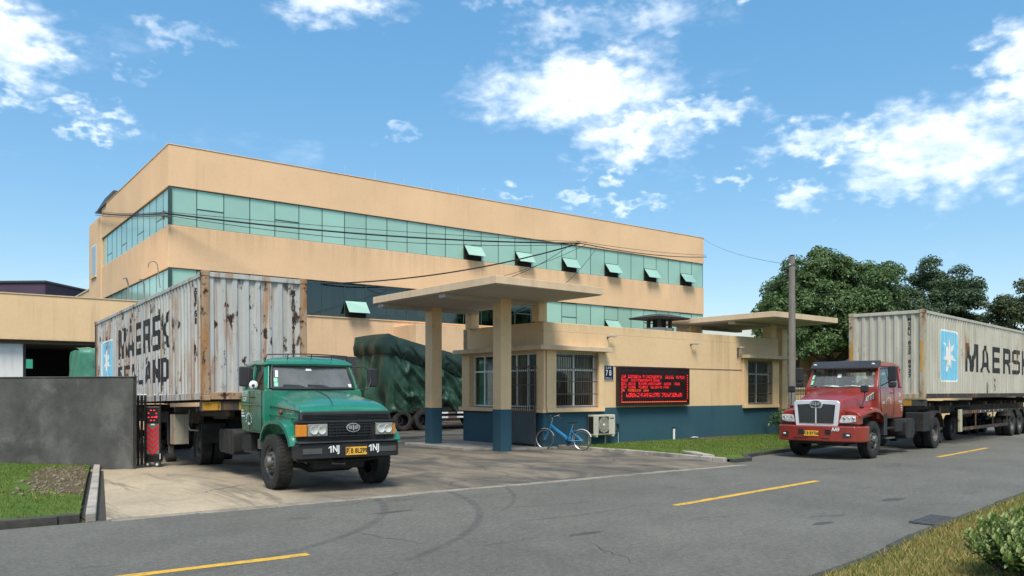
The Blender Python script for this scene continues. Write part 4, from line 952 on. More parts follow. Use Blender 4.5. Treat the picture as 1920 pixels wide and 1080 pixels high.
def plate(root, x, y, z, s_, w_=.42, h=.15):
    p = MB().box(x, x + .012, y - w_ / 2, y + w_ / 2, z - h / 2, z + h / 2).build('number_plate', MAT['yellow'], root, bevel=.004)
    me = text_mesh(s_, .125, .004, 'CENTER', 1.02, .78).copy(); me.materials.append(MAT['plate_black'])
    link('plate_lettering', me, p, (x + .0145, y, z), FACE_FWD); return p
def person_driver(loc, rz):
    """seated driver, one hand on the wheel: body grown over a joint skeleton, head with face and hair, fingers on each hand"""
    root = empty('person', loc, rz, label='driver in a pale pink shirt leaning over the wheel of the red lorry', cat='person')
    J = {'pelvis': (0, 0, .0), 'waist': (.02, 0, .18), 'chest': (.06, 0, .38), 'neck0': (.09, 0, .52), 'neck': (.11, 0, .60),
         'shL': (.08, .19, .50), 'elL': (.30, .30, .34), 'wrL': (.55, .24, .40), 'haL': (.62, .20, .44),
         'shR': (.08, -.19, .50), 'elR': (.32, -.27, .36), 'wrR': (.56, -.18, .42), 'haR': (.63, -.14, .46),
         'hipL': (.02, .10, -.02), 'knL': (.45, .16, .04), 'anL': (.62, .16, -.38), 'hipR': (.02, -.10, -.02), 'knR': (.45, -.16, .04), 'anR': (.62, -.16, -.38), 'toL': (.78, .16, -.44), 'toR': (.78, -.16, -.44)}
    rad = {'pelvis': .15, 'waist': .14, 'chest': .155, 'neck0': .075, 'neck': .055, 'shL': .07, 'shR': .07, 'elL': .048, 'elR': .048, 'wrL': .032, 'wrR': .032, 'haL': .034, 'haR': .034, 'hipL': .1, 'hipR': .1, 'knL': .075, 'knR': .075, 'anL': .05, 'anR': .05, 'toL': .04, 'toR': .04}
    E_ = [('pelvis', 'waist'), ('waist', 'chest'), ('chest', 'neck0'), ('neck0', 'neck'), ('chest', 'shL'), ('shL', 'elL'), ('elL', 'wrL'), ('wrL', 'haL'), ('chest', 'shR'), ('shR', 'elR'), ('elR', 'wrR'), ('wrR', 'haR'), ('pelvis', 'hipL'), ('hipL', 'knL'), ('knL', 'anL'), ('anL', 'toL'), ('pelvis', 'hipR'), ('hipR', 'knR'), ('knR', 'anR'), ('anR', 'toR')]
    nm = list(J); me = bpy.data.meshes.new('body'); verts = [J[k] for k in nm]; edges = [(nm.index(a), nm.index(b)) for a, b in E_]; rr = [rad[k] for k in nm]
    for side, sg in (('L', 1), ('R', -1)):   # fingers
        h = Vector(J['ha' + side]); hi = nm.index('ha' + side)
        for k, (dy, ln) in enumerate(((-.032, .075), (-.011, .085), (.011, .08), (.032, .062))):
            b0 = len(verts); verts += [tuple(h + Vector((.035, dy, .01))), tuple(h + Vector((.035 + ln * .55, dy, .02))), tuple(h + Vector((.035 + ln * .7, dy, -.022)))]
            edges += [(hi, b0), (b0, b0 + 1), (b0 + 1, b0 + 2)]; rr += [.011, .0095, .008]
        b0 = len(verts); verts += [tuple(h + Vector((.0, -sg * .04, .015))), tuple(h + Vector((.04, -sg * .055, .03)))]; edges += [(hi, b0), (b0, b0 + 1)]; rr += [.012, .009]
    me.from_pydata(verts, edges, []); o = link('body', me, root)
    md = o.modifiers.new('skin', 'SKIN'); sv = me.skin_vertices[0].data
    for i, r_ in enumerate(rr): sv[i].radius = (r_, r_)
    sv[0].use_root = True; ss = o.modifiers.new('sub', 'SUBSURF'); ss.levels = 2; ss.render_levels = 2
    me.materials.append(M('pale_pink_shirt', (.78, .56, .48), .85, var=.1)); 
    h = MB(); c = Vector((.14, 0, .70))
    secs = []
    for j in range(13):
        t = j / 12; z = -.125 + .25 * t; rr_ = [.035, .058, .07, .076, .08, .084, .087, .088, .087, .083, .072, .05, .012][j]
        sec = []
        for i in range(16):
            a = 2 * math.pi * i / 16; x, y = math.cos(a) * rr_ * 1.14, math.sin(a) * rr_ * .92
            if j in (4, 5) and i == 0: x += .026 if j == 4 else .018          # nose
            if j == 2 and i == 0: x += .012                                   # lips
            if j == 6 and i in (1, 15): x -= .012                             # eye sockets
            sec.append((c.x + x, c.y + y, c.z + z))
        secs.append(sec)
    h.loft(secs, True, True)
    for sg in (-1, 1): h.sphere((c.x - .005, sg * .085, c.z), .028, 8, 6, (.6, .35, 1.1))
    head = h.build('head', M('skin', (.42, .25, .17), .6, var=.08), root)
    for sg in (-1, 1): MB().sphere((c.x + .082, sg * .032, c.z + .008), .011, 8, 6).build('eye', MAT['dark'], head)
    MB().box(c.x + .080, c.x + .088, -.02, .02, c.z - .068, c.z - .062).build('mouth', M('lips', (.3, .12, .1), .6), head)
    hh = MB(); hs = []
    for j in range(7):
        t = j / 6; z = .02 + .118 * t; rr_ = [.093, .095, .094, .090, .079, .056, .012][j]
        hs.append([(c.x - .012 + math.cos(2 * math.pi * i / 16) * rr_ * (1.12 if j > 2 or math.cos(2 * math.pi * i / 16) < .4 else .8), math.sin(2 * math.pi * i / 16) * rr_ * .98, c.z + z) for i in range(16)])
    hh.loft(hs, True, True).build('hair', M('black_hair', (.012, .011, .01), .6), head)
    return root

# ---------------------------------------------------------------- green bonneted tractor
def paint_mat(name, col, dirt, amt=.5, rough=.32, coat=.35):
    m = bpy.data.materials.new(name); m.use_nodes = True; t = NT(m.node_tree); b = t.n['Principled BSDF']
    g = t.new('ShaderNodeTexCoord').outputs['Object']; z = t.sep(g)[2]
    k = t.ramp(t.noise(g, 2.2, 5, .65), .3, .7, .86, 1.12, False)
    hv = t.new('ShaderNodeHueSaturation'); hv.inputs['Color'].default_value = (*col, 1); t.put(hv.inputs['Value'], k); cur = hv.outputs[0]
    d = t.math('MULTIPLY', t.ramp(t.noise(g, 3, 5, .6), .42, .8), amt)
    cur = t.mix(d, cur, dirt)
    ch = t.ramp(t.noise(g, 15, 3, .6), .73, .77); cur = t.mix(t.math('MULTIPLY', ch, .55), cur, (.03, .02, .015))
    t.put(b.inputs['Base Color'], cur); t.put(b.inputs['Roughness'], t.math('ADD', rough, t.math('MULTIPLY', d, .5)))
    b.inputs['Coat Weight'].default_value = coat; b.inputs['Coat Roughness'].default_value = .15; b.inputs['Specular IOR Level'].default_value = .5
    bn = t.new('ShaderNodeBump'); bn.inputs['Strength'].default_value = .12; bn.inputs['Distance'].default_value = .02
    t.put(bn.inputs['Height'], t.noise(g, 3.5, 3)); t.l.new(bn.outputs[0], b.inputs['Normal'])
    return m
GREEN = paint_mat('worn_green_paint', (.010, .165, .10), (.05, .13, .09), .4, .26, .7)
RED = paint_mat('faded_red_paint', (.25, .025, .014), (.085, .014, .010), .35, .28, .5)
AMBER = M('amber_lens', (.65, .22, .02), .25, spec=.6); LENS = M('headlamp_glass', (.55, .56, .52), .12, .25, spec=.8, var=.2, vs=14)
SEAT = M('grey_seat_cloth', (.11, .11, .115), .9); LINING = M('pale_cab_lining', (.5, .5, .47), .85); PAPER = M('white_paper', (.75, .75, .72), .8)

def sec_hood(x, zt, hw, zs, zb, cr=.05):
    """bonnet cross-section, left to right over the top"""
    return [(x, -hw, zb), (x, -hw, zs), (x, -hw * .93, zs + (zt - zs) * .62), (x, -hw * .62, zt - cr * .35), (x, 0, zt), (x, hw * .62, zt - cr * .35), (x, hw * .93, zs + (zt - zs) * .62), (x, hw, zs), (x, hw, zb)]
def fender(root, paint, prof, y0, y1, sg, th=.035):
    """arch strip: prof (x,z) from rear to front, swept between y0 and y1 with a turned lip"""
    m = MB(); secs = []
    for (x, z) in prof:
        cx, cz = 0, .5; d = Vector((x - cx, z - cz)).normalized()
        secs.append([(x, sg * y0, z), (x, sg * y1, z - .015), (x - d.x * .09, sg * (y1 + .004), z - d.y * .09), (x - d.x * .09, sg * (y1 - th), z - d.y * .09), (x - d.x * th, sg * (y1 - th), z - d.y * th - .01), (x - d.x * th, sg * y0, z - d.y * th)])
    m.loft(secs, True, True); return m.build('fender', paint, root, ang=50)
def axle_and_frame(t, xr, front_z=.95):
    """ladder frame, axles, springs, fifth wheel, tanks"""
    for y in (-.42, .42): MB().box(xr - .9, .85, y - .04, y + .04, .72, .98).build('frame_rail', MAT['chassis'], t, bevel=.01)
    for x in (-1.6, -3.2, -4.6, xr - .7): MB().box(x - .06, x + .06, -.38, .38, .76, .94).build('cross_member', MAT['chassis'], t)
    MB().tube([(0, -.85, .52), (0, -.55, .46), (0, -.4, .38), (0, .4, .38), (0, .55, .46), (0, .85, .52)], .065, 10).build('front_axle', MAT['chassis'], t)
    MB().cyl((xr, -.8, .52), (xr, .8, .52), .09, n=14).sphere((xr, 0, .52), .24, 14, 10).build('rear_axle', MAT['chassis'], t)
    MB().cyl((-1.9, 0, .72), (xr + .2, 0, .56), .05, n=10).build('drive_shaft', MAT['chassis'], t)
    for y in (-.42, .42):
        for x0 in (0, xr): MB().tube([(x0 - .65, y, .72), (x0 - .3, y, .58), (x0, y, .54), (x0 + .3, y, .58), (x0 + .65, y, .72)], .045, 6).build('leaf_spring', MAT['chassis'], t)
    f = MB().loft([[(xr + .1 + a * .62 * math.cos(q), .5 * math.sin(q), z) for q in [2 * math.pi * i / 20 for i in range(20)]] for z, a in ((1.16, 1), (1.22, 1))]).build('fifth_wheel', MAT['chassis'], t)
    MB().box(xr - .3, xr + .5, -.45, .45, .98, 1.16).build('coupling_base', MAT['chassis'], f)
    MB().box(-1.4, .8, -.36, .36, .62, 1.2).build('engine_block', MAT['chassis'], t, bevel=.05)

gt = empty('lorry_tractor', (6.67, 14.89, 0), rz=-93.5, label='old green bonneted lorry tractor with black bumper at the gate', cat='lorry')
GZ = 0.
axle_and_frame(gt, -6.35)
for y in (-1.0, 1.0): wheel(gt, -.14, y, .54, .29, 'front', steer=2)
for y in (-1.0, 1.0): wheel(gt, -6.35, y, .52, .26, 'dual')
# bonnet: two halves with a hinge crease, sloping nose
secs = [sec_hood(-.86, 1.93, .90, 1.66, 1.3), sec_hood(-.4, 1.89, .905, 1.63, 1.3), sec_hood(.2, 1.80, .905, 1.60, 1.3), sec_hood(.62, 1.71, .90, 1.57, 1.3), sec_hood(.82, 1.63, .89, 1.555, 1.3), sec_hood(.89, 1.555, .885, 1.53, 1.3)]
bon = MB().loft(secs, True, True).build('bonnet', GREEN, gt, bevel=.02, ang=28)
MB().tube([(-.84, -.02, 1.932), (-.4, -.05, 1.893), (.2, -.10, 1.803), (.62, -.18, 1.706), (.82, -.24, 1.622)], .009, 6).build('hinge_line', MAT['plastic'], bon)
MB().tube([(-.86, -.912, 1.60), (.2, -.917, 1.56), (.86, -.899, 1.53)], .011, 6).build('bonnet_seam', MAT['plastic'], bon)
MB().box(-.9, .86, -.88, .88, .98, 1.31).build('engine_bay_side', GREEN, gt, bevel=.03)
MB().box(-.5, .5, -.93, .93, 1.30, 1.5).build('engine_bay_side', GREEN, gt, bevel=.03)
prof_g = [(-.96, .93), (-.86, 1.12), (-.66, 1.27), (-.35, 1.35), (.1, 1.37), (.45, 1.34), (.72, 1.22), (.9, 1.05), (.97, .92)]
for sg in (-1, 1):
    fender(gt, GREEN, prof_g, .78, 1.10, sg)
    MB().box(-.9, .95, sg * .86 if sg < 0 else .78, sg * .78 if sg < 0 else .86, .93, 1.3).build('wheel_well', MAT['chassis'], gt)
    MB().tube([(-.85, sg * .925, 1.45), (0, sg * .935, 1.43), (.85, sg * .91, 1.40)], .012, 6).build('body_moulding', GREEN, gt)
    MB().sphere((-.05, sg * .955, 1.50), .06, 10, 6, (1.1, .6, .8)).build('side_repeater', M('brown_red_lens', (.18, .04, .02), .4) if sg < 0 else bpy.data.materials['brown_red_lens'], gt)
# front: black panel, slats, lamps
fp = MB().hexa([(.80, -.97, .95), (.93, -.97, .95), (.93, .97, .95), (.80, .97, .95), (.80, -.98, 1.36), (.98, -.98, 1.36), (.98, .98, 1.36), (.80, .98, 1.36)]).build('grille', MAT['plastic'], gt, bevel=.02)
MB().hexa([(.80, -.90, 1.37), (.95, -.90, 1.37), (.95, .90, 1.37), (.80, .90, 1.37), (.8, -.89, 1.525), (.90, -.89, 1.525), (.90, .89, 1.525), (.8, .89, 1.525)]).build('upper_grille', MAT['plastic'], gt, bevel=.012)
for k in range(5): MB().box(.94, .965, -.86, .86, 1.385 + k * .027, 1.395 + k * .027).build('slat', MAT['black_metal'], fp)
for k in range(5): MB().box(.955, .99, -.38, .47, 1.06 + k * .055, 1.075 + k * .055).build('slat', MAT['plastic'], fp)
for k in range(7): MB().box(.955, .982, -.36 + k * .137, -.348 + k * .137, 1.05, 1.30).build('grille_bar', MAT['black_metal'], fp)
MB().box(.97, 1.005, -.97, .97, 1.325, 1.36).build('grille_trim', MAT['plastic'], fp)
for sg in (-1, 1):
    b0, b1 = (-.78, -.40) if sg < 0 else (.56, .92); hl = MB().box(.95, 1.0, b0, b1, 1.07, 1.30).build('headlight', MAT['chrome'], gt, bevel=.01)
    MB().box(1.001, 1.006, b0 + .015, b1 - .015, 1.085, 1.285).build('lamp_lens', M('yellowed_lens', (.34, .34, .28), .15, .3, spec=.8) if sg < 0 else bpy.data.materials['yellowed_lens'], hl)
    for q in (.30, .70): MB().lathe([(.002, .012), (.06, .016), (.075, .026), (.08, .006)], 18, (1.0, b0 + (b1 - b0) * q, 1.185), 0).build('lamp_bulb', LENS, hl)
    a0, a1 = (-.985, -.79) if sg < 0 else (.93, .985); MB().box(.88, .995 if sg < 0 else .975, a0, a1, 1.07, 1.29).build('indicator', AMBER, gt, bevel=.012)
emblem(gt, (.992, .10, 1.22), FACE_FWD, .135, .085, MAT['plastic'], M('badge_silver', (.55, .56, .56), .35, .6))
# bumper with recessed fog lamps
bp = MB().prism([(.78, -1.02), (1.03, -1.02), (1.13, -.95), (1.15, 0), (1.13, .95), (1.03, 1.02), (.78, 1.02), (.78, .95), (.95, .95), (.95, -.95), (.78, -.95)], 2, .665, .945).build('bumper', MAT['black_metal'], gt, bevel=.02)
MB().box(.9, 1.17, -1.0, 1.0, .95, .975).build('bumper_step', MAT['chassis'], bp, bevel=.01)
for sg in (-1, 1):
    a0, a1 = sorted((sg * .56, sg * .92)); MB().box(1.10, 1.146, a0, a1, .76, .86).build('fog_lamp', M('grey_fog_lens', (.07, .07, .068), .25, spec=.7) if sg < 0 else bpy.data.materials['grey_fog_lens'], bp)
plate(gt, 1.155, .10, .79, '浙B 8L299')
for y, in ((-.31,), (.48,)):
    me = text_mesh('NJ', .17, .006, 'LEFT', 1.0, .8).copy(); me.materials.append(MAT['white_letter']); link('bumper_lettering', me, bp, (1.1535, y - .055, .835), FACE_FWD)
    me = flat_poly([(.0, -.062), (.024, -.062), (.024, .062), (.002, .062), (-.034, .034), (-.034, .012), (.0, .03)]); me.materials.append(MAT['white_letter']); link('bumper_lettering', me, bp, (1.1535, y - .095, .835), FACE_FWD)
MB().tube([(1.0, -.35, .66), (1.08, -.33, .56), (1.08, -.1, .54), (1.0, -.08, .64)], .02, 8).build('tow_hook', MAT['chassis'], bp)
MB().box(.1, .62, -.5, .5, .42, .60).build('sump_guard', MAT['chassis'], gt, bevel=.03); MB().tube([(.75, -.9, .62), (.8, 0, .58), (.75, .9, .62)], .035, 8).build('tie_rod', MAT['chassis'], gt)
# cab
CW = 1.06
def cab_lower(t, paint, x0, x1, z0, z1, hw, tum=.03):
    m = MB().loft([[(x0, -hw + tum, z0), (x1, -hw + tum, z0), (x1, hw - tum, z0), (x0, hw - tum, z0)], [(x0, -hw, z0 + .35), (x1, -hw, z0 + .35), (x1, hw, z0 + .35), (x0, hw, z0 + .35)], [(x0, -hw, z1 - .1), (x1, -hw, z1 - .1), (x1, hw, z1 - .1), (x0, hw, z1 - .1)], [(x0 + .01, -hw + .03, z1), (x1, -hw + .03, z1), (x1, hw - .03, z1), (x0 + .01, hw - .03, z1)]])
    return m.build('cab_body', paint, t, bevel=.035)
cab_lower(gt, GREEN, -2.48, -.84, 1.04, 1.95, CW)
roof = MB().loft([[(x, y * s_, z) for y, z in ()] for s_ in ()] if False else [
    [(-2.46, -.93, 2.42), (-1.10, -.93, 2.42), (-1.06, 0, 2.42), (-1.10, .93, 2.42), (-2.46, .93, 2.42), (-2.48, 0, 2.42)],
    [(-2.48, -.95, 2.47), (-1.06, -.95, 2.47), (-1.0, 0, 2.48), (-1.06, .95, 2.47), (-2.48, .95, 2.47), (-2.5, 0, 2.48)],
    [(-2.40, -.82, 2.56), (-1.22, -.84, 2.57), (-1.16, 0, 2.60), (-1.22, .84, 2.57), (-2.40, .82, 2.56), (-2.42, 0, 2.59)],
    [(-2.25, -.55, 2.60), (-1.42, -.6, 2.62), (-1.36, 0, 2.645), (-1.42, .6, 2.62), (-2.25, .55, 2.60), (-2.28, 0, 2.63)]]).build('roof', GREEN, gt, bevel=.03)
MB().box(-2.48, -2.40, -.98, .98, 1.95, 2.42).build('cab_back_wall', GREEN, gt, bevel=.02)
MB().box(-2.39, -2.37, -.5, .5, 2.02, 2.36).build('rear_window', MAT['cab_glass'], gt)
for sg in (-1, 1):
    MB().hexa([(-.92, sg * .87, 1.95), (-.84, sg * .95, 1.95), (-.94, sg * 1.02, 1.95), (-1.0, sg * .99, 1.95), (-1.16, sg * .80, 2.43), (-1.08, sg * .87, 2.43), (-1.18, sg * .945, 2.43), (-1.24, sg * .92, 2.43)]).build('a_pillar', GREEN, gt, bevel=.015)
    MB().hexa([(-1.84, sg * .97, 1.95), (-1.74, sg * .97, 1.95), (-1.74, sg * 1.03, 1.95), (-1.84, sg * 1.03, 1.95), (-1.86, sg * .88, 2.43), (-1.76, sg * .88, 2.43), (-1.76, sg * .945, 2.43), (-1.86, sg * .945, 2.43)]).build('b_pillar', GREEN, gt)
    MB().hexa([(-2.47, sg * .97, 1.95), (-2.32, sg * .97, 1.95), (-2.32, sg * 1.03, 1.95), (-2.47, sg * 1.03, 1.95), (-2.47, sg * .88, 2.43), (-2.34, sg * .88, 2.43), (-2.34, sg * .945, 2.43), (-2.47, sg * .945, 2.43)]).build('c_pillar', GREEN, gt)
    MB().hexa([(-1.74, sg * .995, 1.94), (-.98, sg * .995, 1.94), (-.98, sg * 1.0, 1.94), (-1.74, sg * 1.0, 1.94), (-1.76, sg * .905, 2.43), (-1.2, sg * .905, 2.43), (-1.2, sg * .91, 2.43), (-1.76, sg * .91, 2.43)]).build('door_window', MAT['cab_glass'], gt)
    MB().hexa([(-2.32, sg * .995, 1.94), (-1.84, sg * .995, 1.94), (-1.84, sg * 1.0, 1.94), (-2.32, sg * 1.0, 1.94), (-2.34, sg * .905, 2.43), (-1.86, sg * .905, 2.43), (-1.86, sg * .91, 2.43), (-2.34, sg * .91, 2.43)]).build('quarter_window', MAT['cab_glass'], gt)
    # door outline and handle, swage line
    dz = sg * (CW + .002)
    MB().tube([(-1.80, dz, 1.92), (-1.80, dz, 1.12), (-1.74, dz, 1.08), (-.98, dz, 1.08), (-.93, dz, 1.2), (-.93, dz, 1.92)], .008, 5).build('door_seam', MAT['plastic'], gt)
    MB().tube([(-2.46, dz, 1.62), (-.86, dz, 1.62)], .014, 6).build('swage_line', GREEN, gt)
    MB().tube([(-1.66, dz, 1.78), (-1.64, dz + sg * .035, 1.78), (-1.52, dz + sg * .035, 1.78), (-1.50, dz, 1.78)], .013, 6).build('door_handle', MAT['black_metal'], gt)
wsA = [(-.865, -.86, 1.965), (-.865, .86, 1.965), (-1.12, .795, 2.425), (-1.12, -.795, 2.425)]
MB().hexa([wsA[0], wsA[1], (-.873, .86, 1.965), (-.873, -.86, 1.965), wsA[3], wsA[2], (-1.128, .795, 2.425), (-1.128, -.795, 2.425)]).build('windscreen', MAT['windscreen'], gt)
MB().tube([(-.86, -.88, 1.96), (-.835, 0, 1.955), (-.86, .88, 1.96), (-.98, .85, 2.2), (-1.11, .80, 2.435), (-1.08, 0, 2.445), (-1.11, -.80, 2.435), (-.98, -.85, 2.2), (-.86, -.88, 1.96)], .034, 8).build('windscreen_seal', MAT['plastic'], gt)
def ws_pt(u, v, off=.012):  # u -1..1 across, v 0..1 up
    z = 1.965 + .46 * v; x = -.865 - .255 * v; return (x + off, u * (.86 - .065 * v), z)
for (u0, u1, v0, v1, mt) in ((-.93, -.86, .50, .80, 'white_letter'), (-.97, -.88, .28, .46, 'g'), (-.96, -.87, .08, .26, 'g'), (-.13, .02, .80, .90, 'white_letter'), (.90, .97, .05, .2, 'white_letter')):
    mt_ = (M('mint_sticker', (.25, .62, .42), .6) if 'mint_sticker' not in bpy.data.materials else bpy.data.materials['mint_sticker']) if mt == 'g' else MAT[mt]
    MB().quad(ws_pt(u0, v0), ws_pt(u1, v0), ws_pt(u1, v1), ws_pt(u0, v1)).build('sticker', mt_, gt)
for a, b in ((-.75, -.1), (-.15, .5)):
    MB().tube([ws_pt(b, -.02, .03), ws_pt((a + b) / 2 + .05, .13, .03), ws_pt(a, .15, .025)], .011, 6).build('wiper', MAT['plastic'], gt)
# inside: dash, wheel, seats, papers
MB().box(-1.25, -.9, -.92, .92, 1.6, 1.93).build('dashboard', MAT['plastic'], gt, bevel=.04)
MB().hexa([(-1.15, .3, 1.935), (-.95, .3, 1.935), (-.95, .75, 1.935), (-1.15, .75, 1.935), (-1.12, .32, 1.98), (-.96, .32, 1.97), (-.96, .7, 1.975), (-1.12, .7, 1.98)]).build('papers', PAPER, gt)
MB().box(-1.1, -.93, -.78, -.3, 1.935, 1.945).build('papers', PAPER, gt)
for y in (-.45, .45):
    MB().box(-2.2, -1.65, y - .27, y + .27, 1.35, 1.55).build('seat', SEAT, gt, bevel=.05); MB().box(-2.34, -2.18, y - .25, y + .25, 1.5, 2.2).build('seat_back', SEAT, gt, bevel=.06)
MB().lathe([(.20, 0), (.215, .012), (.20, .024), (.19, .012)], 24, (0, 0, 0), 2, True).build('steering_wheel', MAT['plastic'], gt, (-1.38, .45, 1.95), rot=(0, R(-40), 0))
MB().box(-2.395, -2.392, -.9, .9, 1.4, 2.4).build('cab_lining', LINING, gt); MB().box(-2.38, -1.2, -.88, .88, 2.405, 2.415).build('cab_lining', LINING, gt)
# mirrors, roof rail, beacons
for sg in (-1, 1):
    ar = MB().tube([(-1.14, sg * .93, 2.42), (-1.05, sg * 1.18, 2.44), (-1.0, sg * 1.30, 2.36), (-.97, sg * 1.31, 2.1), (-.92, sg * 1.22, 1.96), (-.9, sg * 1.03, 1.93)], .014, 7).build('mirror_arm', MAT['black_metal'], gt)
    MB().cbox((-1.02, sg * 1.37, 2.2), (.07, .22, .40)).build('mirror', MAT['plastic'], ar, bevel=.03)
MB().cbox((-1.35, -1.24, 2.22), (.08, .24, .34)).build('mirror', MAT['plastic'], gt, bevel=.03)
MB().lathe([(.002, .018), (.05, .016), (.075, .009), (.088, -.008), (.05, -.03)], 20, (-.93, -1.22, 2.03), 0).build('convex_mirror', M('mirror_white', (.75, .75, .72), .15, spec=.8), gt)
MB().sphere((-.9, -1.235, 2.02), .03, 10, 6, (.5, 1, 1)).build('convex_mirror_boss', MAT['plastic'], gt)
MB().tube([(-1.3, -.9, 2.50), (-1.22, -.86, 2.66), (-1.14, -.3, 2.68), (-1.12, 0, 2.685), (-1.14, .3, 2.68), (-1.22, .86, 2.66), (-1.3, .9, 2.50)], .012, 7).build('roof_rail', MAT['black_metal'], gt)
for y in (-.45, .05, .5): MB().cyl((-1.18, y, 2.58), (-1.14, y, 2.68), .01, n=6).build('rail_stay', MAT['black_metal'], gt)
# door lettering
me = text_mesh('浙江宁波\n8L299', .12, .002, 'CENTER', 1.0, .9).copy(); me.materials.append(MAT['white_letter']); link('door_lettering', me, gt, (-2.15, -(CW + .004), 1.79), FACE_RIGHT)
for k in range(3): MB().box(-2.4, -2.4 + (.12, .16, .26)[k], -(CW + .006), -(CW + .003), 1.48 - k * .06, 1.51 - k * .06).build('door_lettering', MAT['white_letter'], gt)
for k in range(9):
    a = R(180 - k * 22.5); MB().box(-1.85 + .2 * math.cos(a) - .018, -1.85 + .2 * math.cos(a) + .018, -(CW + .006), -(CW + .003), 1.27 + .17 * math.sin(a) - .02, 1.27 + .17 * math.sin(a) + .02).build('door_lettering', MAT['white_letter'], gt)
for k in range(2): MB().box(-1.9 + k * .1, -1.84 + k * .1, -(CW + .006), -(CW + .003), 1.2, 1.25).build('door_lettering', MAT['white_letter'], gt)
# running gear seen below the cab
tk = MB().prism(round_rect(-4.15, -2.85, .50, 1.04, .10), 1, -1.12, -.56).build('fuel_tank', MAT['chassis'], gt, bevel=.02)
for x in (-3.9, -3.45, -3.05): MB().prism(round_rect(x - .03, x + .03, .49, 1.05, .02), 1, -1.128, -.55).build('tank_strap', MAT['black_metal'], tk)
MB().box(-2.7, -2.0, -.98, -.55, .62, 1.0).build('battery_box', MAT['chassis'], gt, bevel=.02); MB().box(-2.3, -1.3, -1.04, -.7, .60, .64).build('step', MAT['chassis'], gt); MB().box(-1.42, -1.2, -1.0, -.84, .72, .92).build('step_bracket', MAT['steel'], gt)
MB().prism(round_rect(-3.6, -2.6, .55, 1.0, .15), 1, .5, 1.05).build('air_tank', MAT['chassis'], gt)
for sg in (-1, 1):
    arc = [(-6.35 + .66 * math.cos(R(a)), .54 + .70 * math.sin(R(a))) for a in range(165, 14, -15)]
    m = MB(); m.loft([[(x, sg * .60, z), (x, sg * 1.18, z), (x * 1 + .0, sg * 1.18, z - .05), (x, sg * .60, z - .02)] for x, z in arc], True, True); m.build('mudguard', MAT['chassis'], gt)
    q0, q1 = sorted((sg * .58, sg * 1.18)); MB().hexa([(-5.70, q0, .60), (-5.64, q0, .60), (-5.64, q1, .60), (-5.70, q1, .60), (-5.74, q0, 1.1), (-5.68, q0, 1.1), (-5.68, q1, 1.1), (-5.74, q1, 1.1)]).build('mudguard_apron', MAT['chassis'], gt, bevel=.01)
    MB().box(-5.6, -4.4, sg * .75 if sg < 0 else .55, sg * .55 if sg < 0 else .75, .70, 1.0).build('side_locker', MAT['chassis'], gt, bevel=.03)

# ---------------------------------------------------------------- red bonneted tractor
rt = empty('lorry_tractor', (21.578, 13.036, 0), rz=189, label='red bonneted lorry tractor with chrome grille and black roof visor', cat='lorry')
axle_and_frame(rt, -5.7)
for y in (-1.0, 1.0): wheel(rt, -.08, y, .535, .29, 'front', steer=0)
for y in (-1.0, 1.0): wheel(rt, -5.7, y, .53, .26, 'dual')
secs = [sec_hood(-.62, 2.02, .98, 1.72, 1.2, .1), sec_hood(-.2, 1.97, .90, 1.66, 1.15, .1), sec_hood(.3, 1.87, .78, 1.60, 1.05, .1), sec_hood(.8, 1.75, .70, 1.52, 1.0, .1), sec_hood(1.05, 1.67, .66, 1.45, .98, .1), sec_hood(1.11, 1.62, .65, 1.42, .98, .1)]
MB().loft(secs, True, True).build('bonnet', RED, rt, bevel=.03, ang=35)
# grille: chrome shell, black vertical bars, badge
gs = MB().prism([(-.66, 1.58), (-.60, 1.645), (0, 1.67), (.60, 1.645), (.66, 1.58), (.60, .95), (.56, .92), (-.56, .92), (-.60, .95)], 0, 1.08, 1.15).build('grille', M('satin_silver_trim', (.72, .73, .73), .38, .35, spec=.6), rt, bevel=.02)
MB().prism([(-.54, 1.53), (-.2, 1.55), (-.14, 1.43), (.14, 1.43), (.2, 1.55), (.54, 1.53), (.49, 1.01), (-.49, 1.01)], 0, 1.151, 1.156).build('grille_recess', MAT['dark'], gs)
gb_ = {}
for k in range(44):
    y = -.555 + k * 1.11 / 43; top = 1.52 if abs(y) > .19 else 1.42; half = .525 + (.555 - .525)
    if abs(y) < .02 or abs(y) > .495: continue
    key = round(top, 2)
    if key not in gb_: gb_[key] = MB().box(1.157, 1.17, -.0055, .0055, 1.005, top - .005).mesh('grille_bar', M('dull_grille_bar', (.16, .16, .16), .35, .7) if not gb_ else bpy.data.materials['dull_grille_bar'])
    link('grille_bar', gb_[key], gs, (0, y, 0))
MB().box(1.157, 1.178, -.016, .016, 1.0, 1.47).build('grille_divider', bpy.data.materials['satin_silver_trim'], gs)
emblem(rt, (1.16, 0, 1.545), FACE_FWD, .17, .105, MAT['plastic'], bpy.data.materials['badge_silver'])
prof_r = [(-1.02, 1.05), (-.92, 1.2), (-.68, 1.36), (-.3, 1.45), (.1, 1.46), (.45, 1.42), (.7, 1.33), (.86, 1.22), (.92, 1.0)]
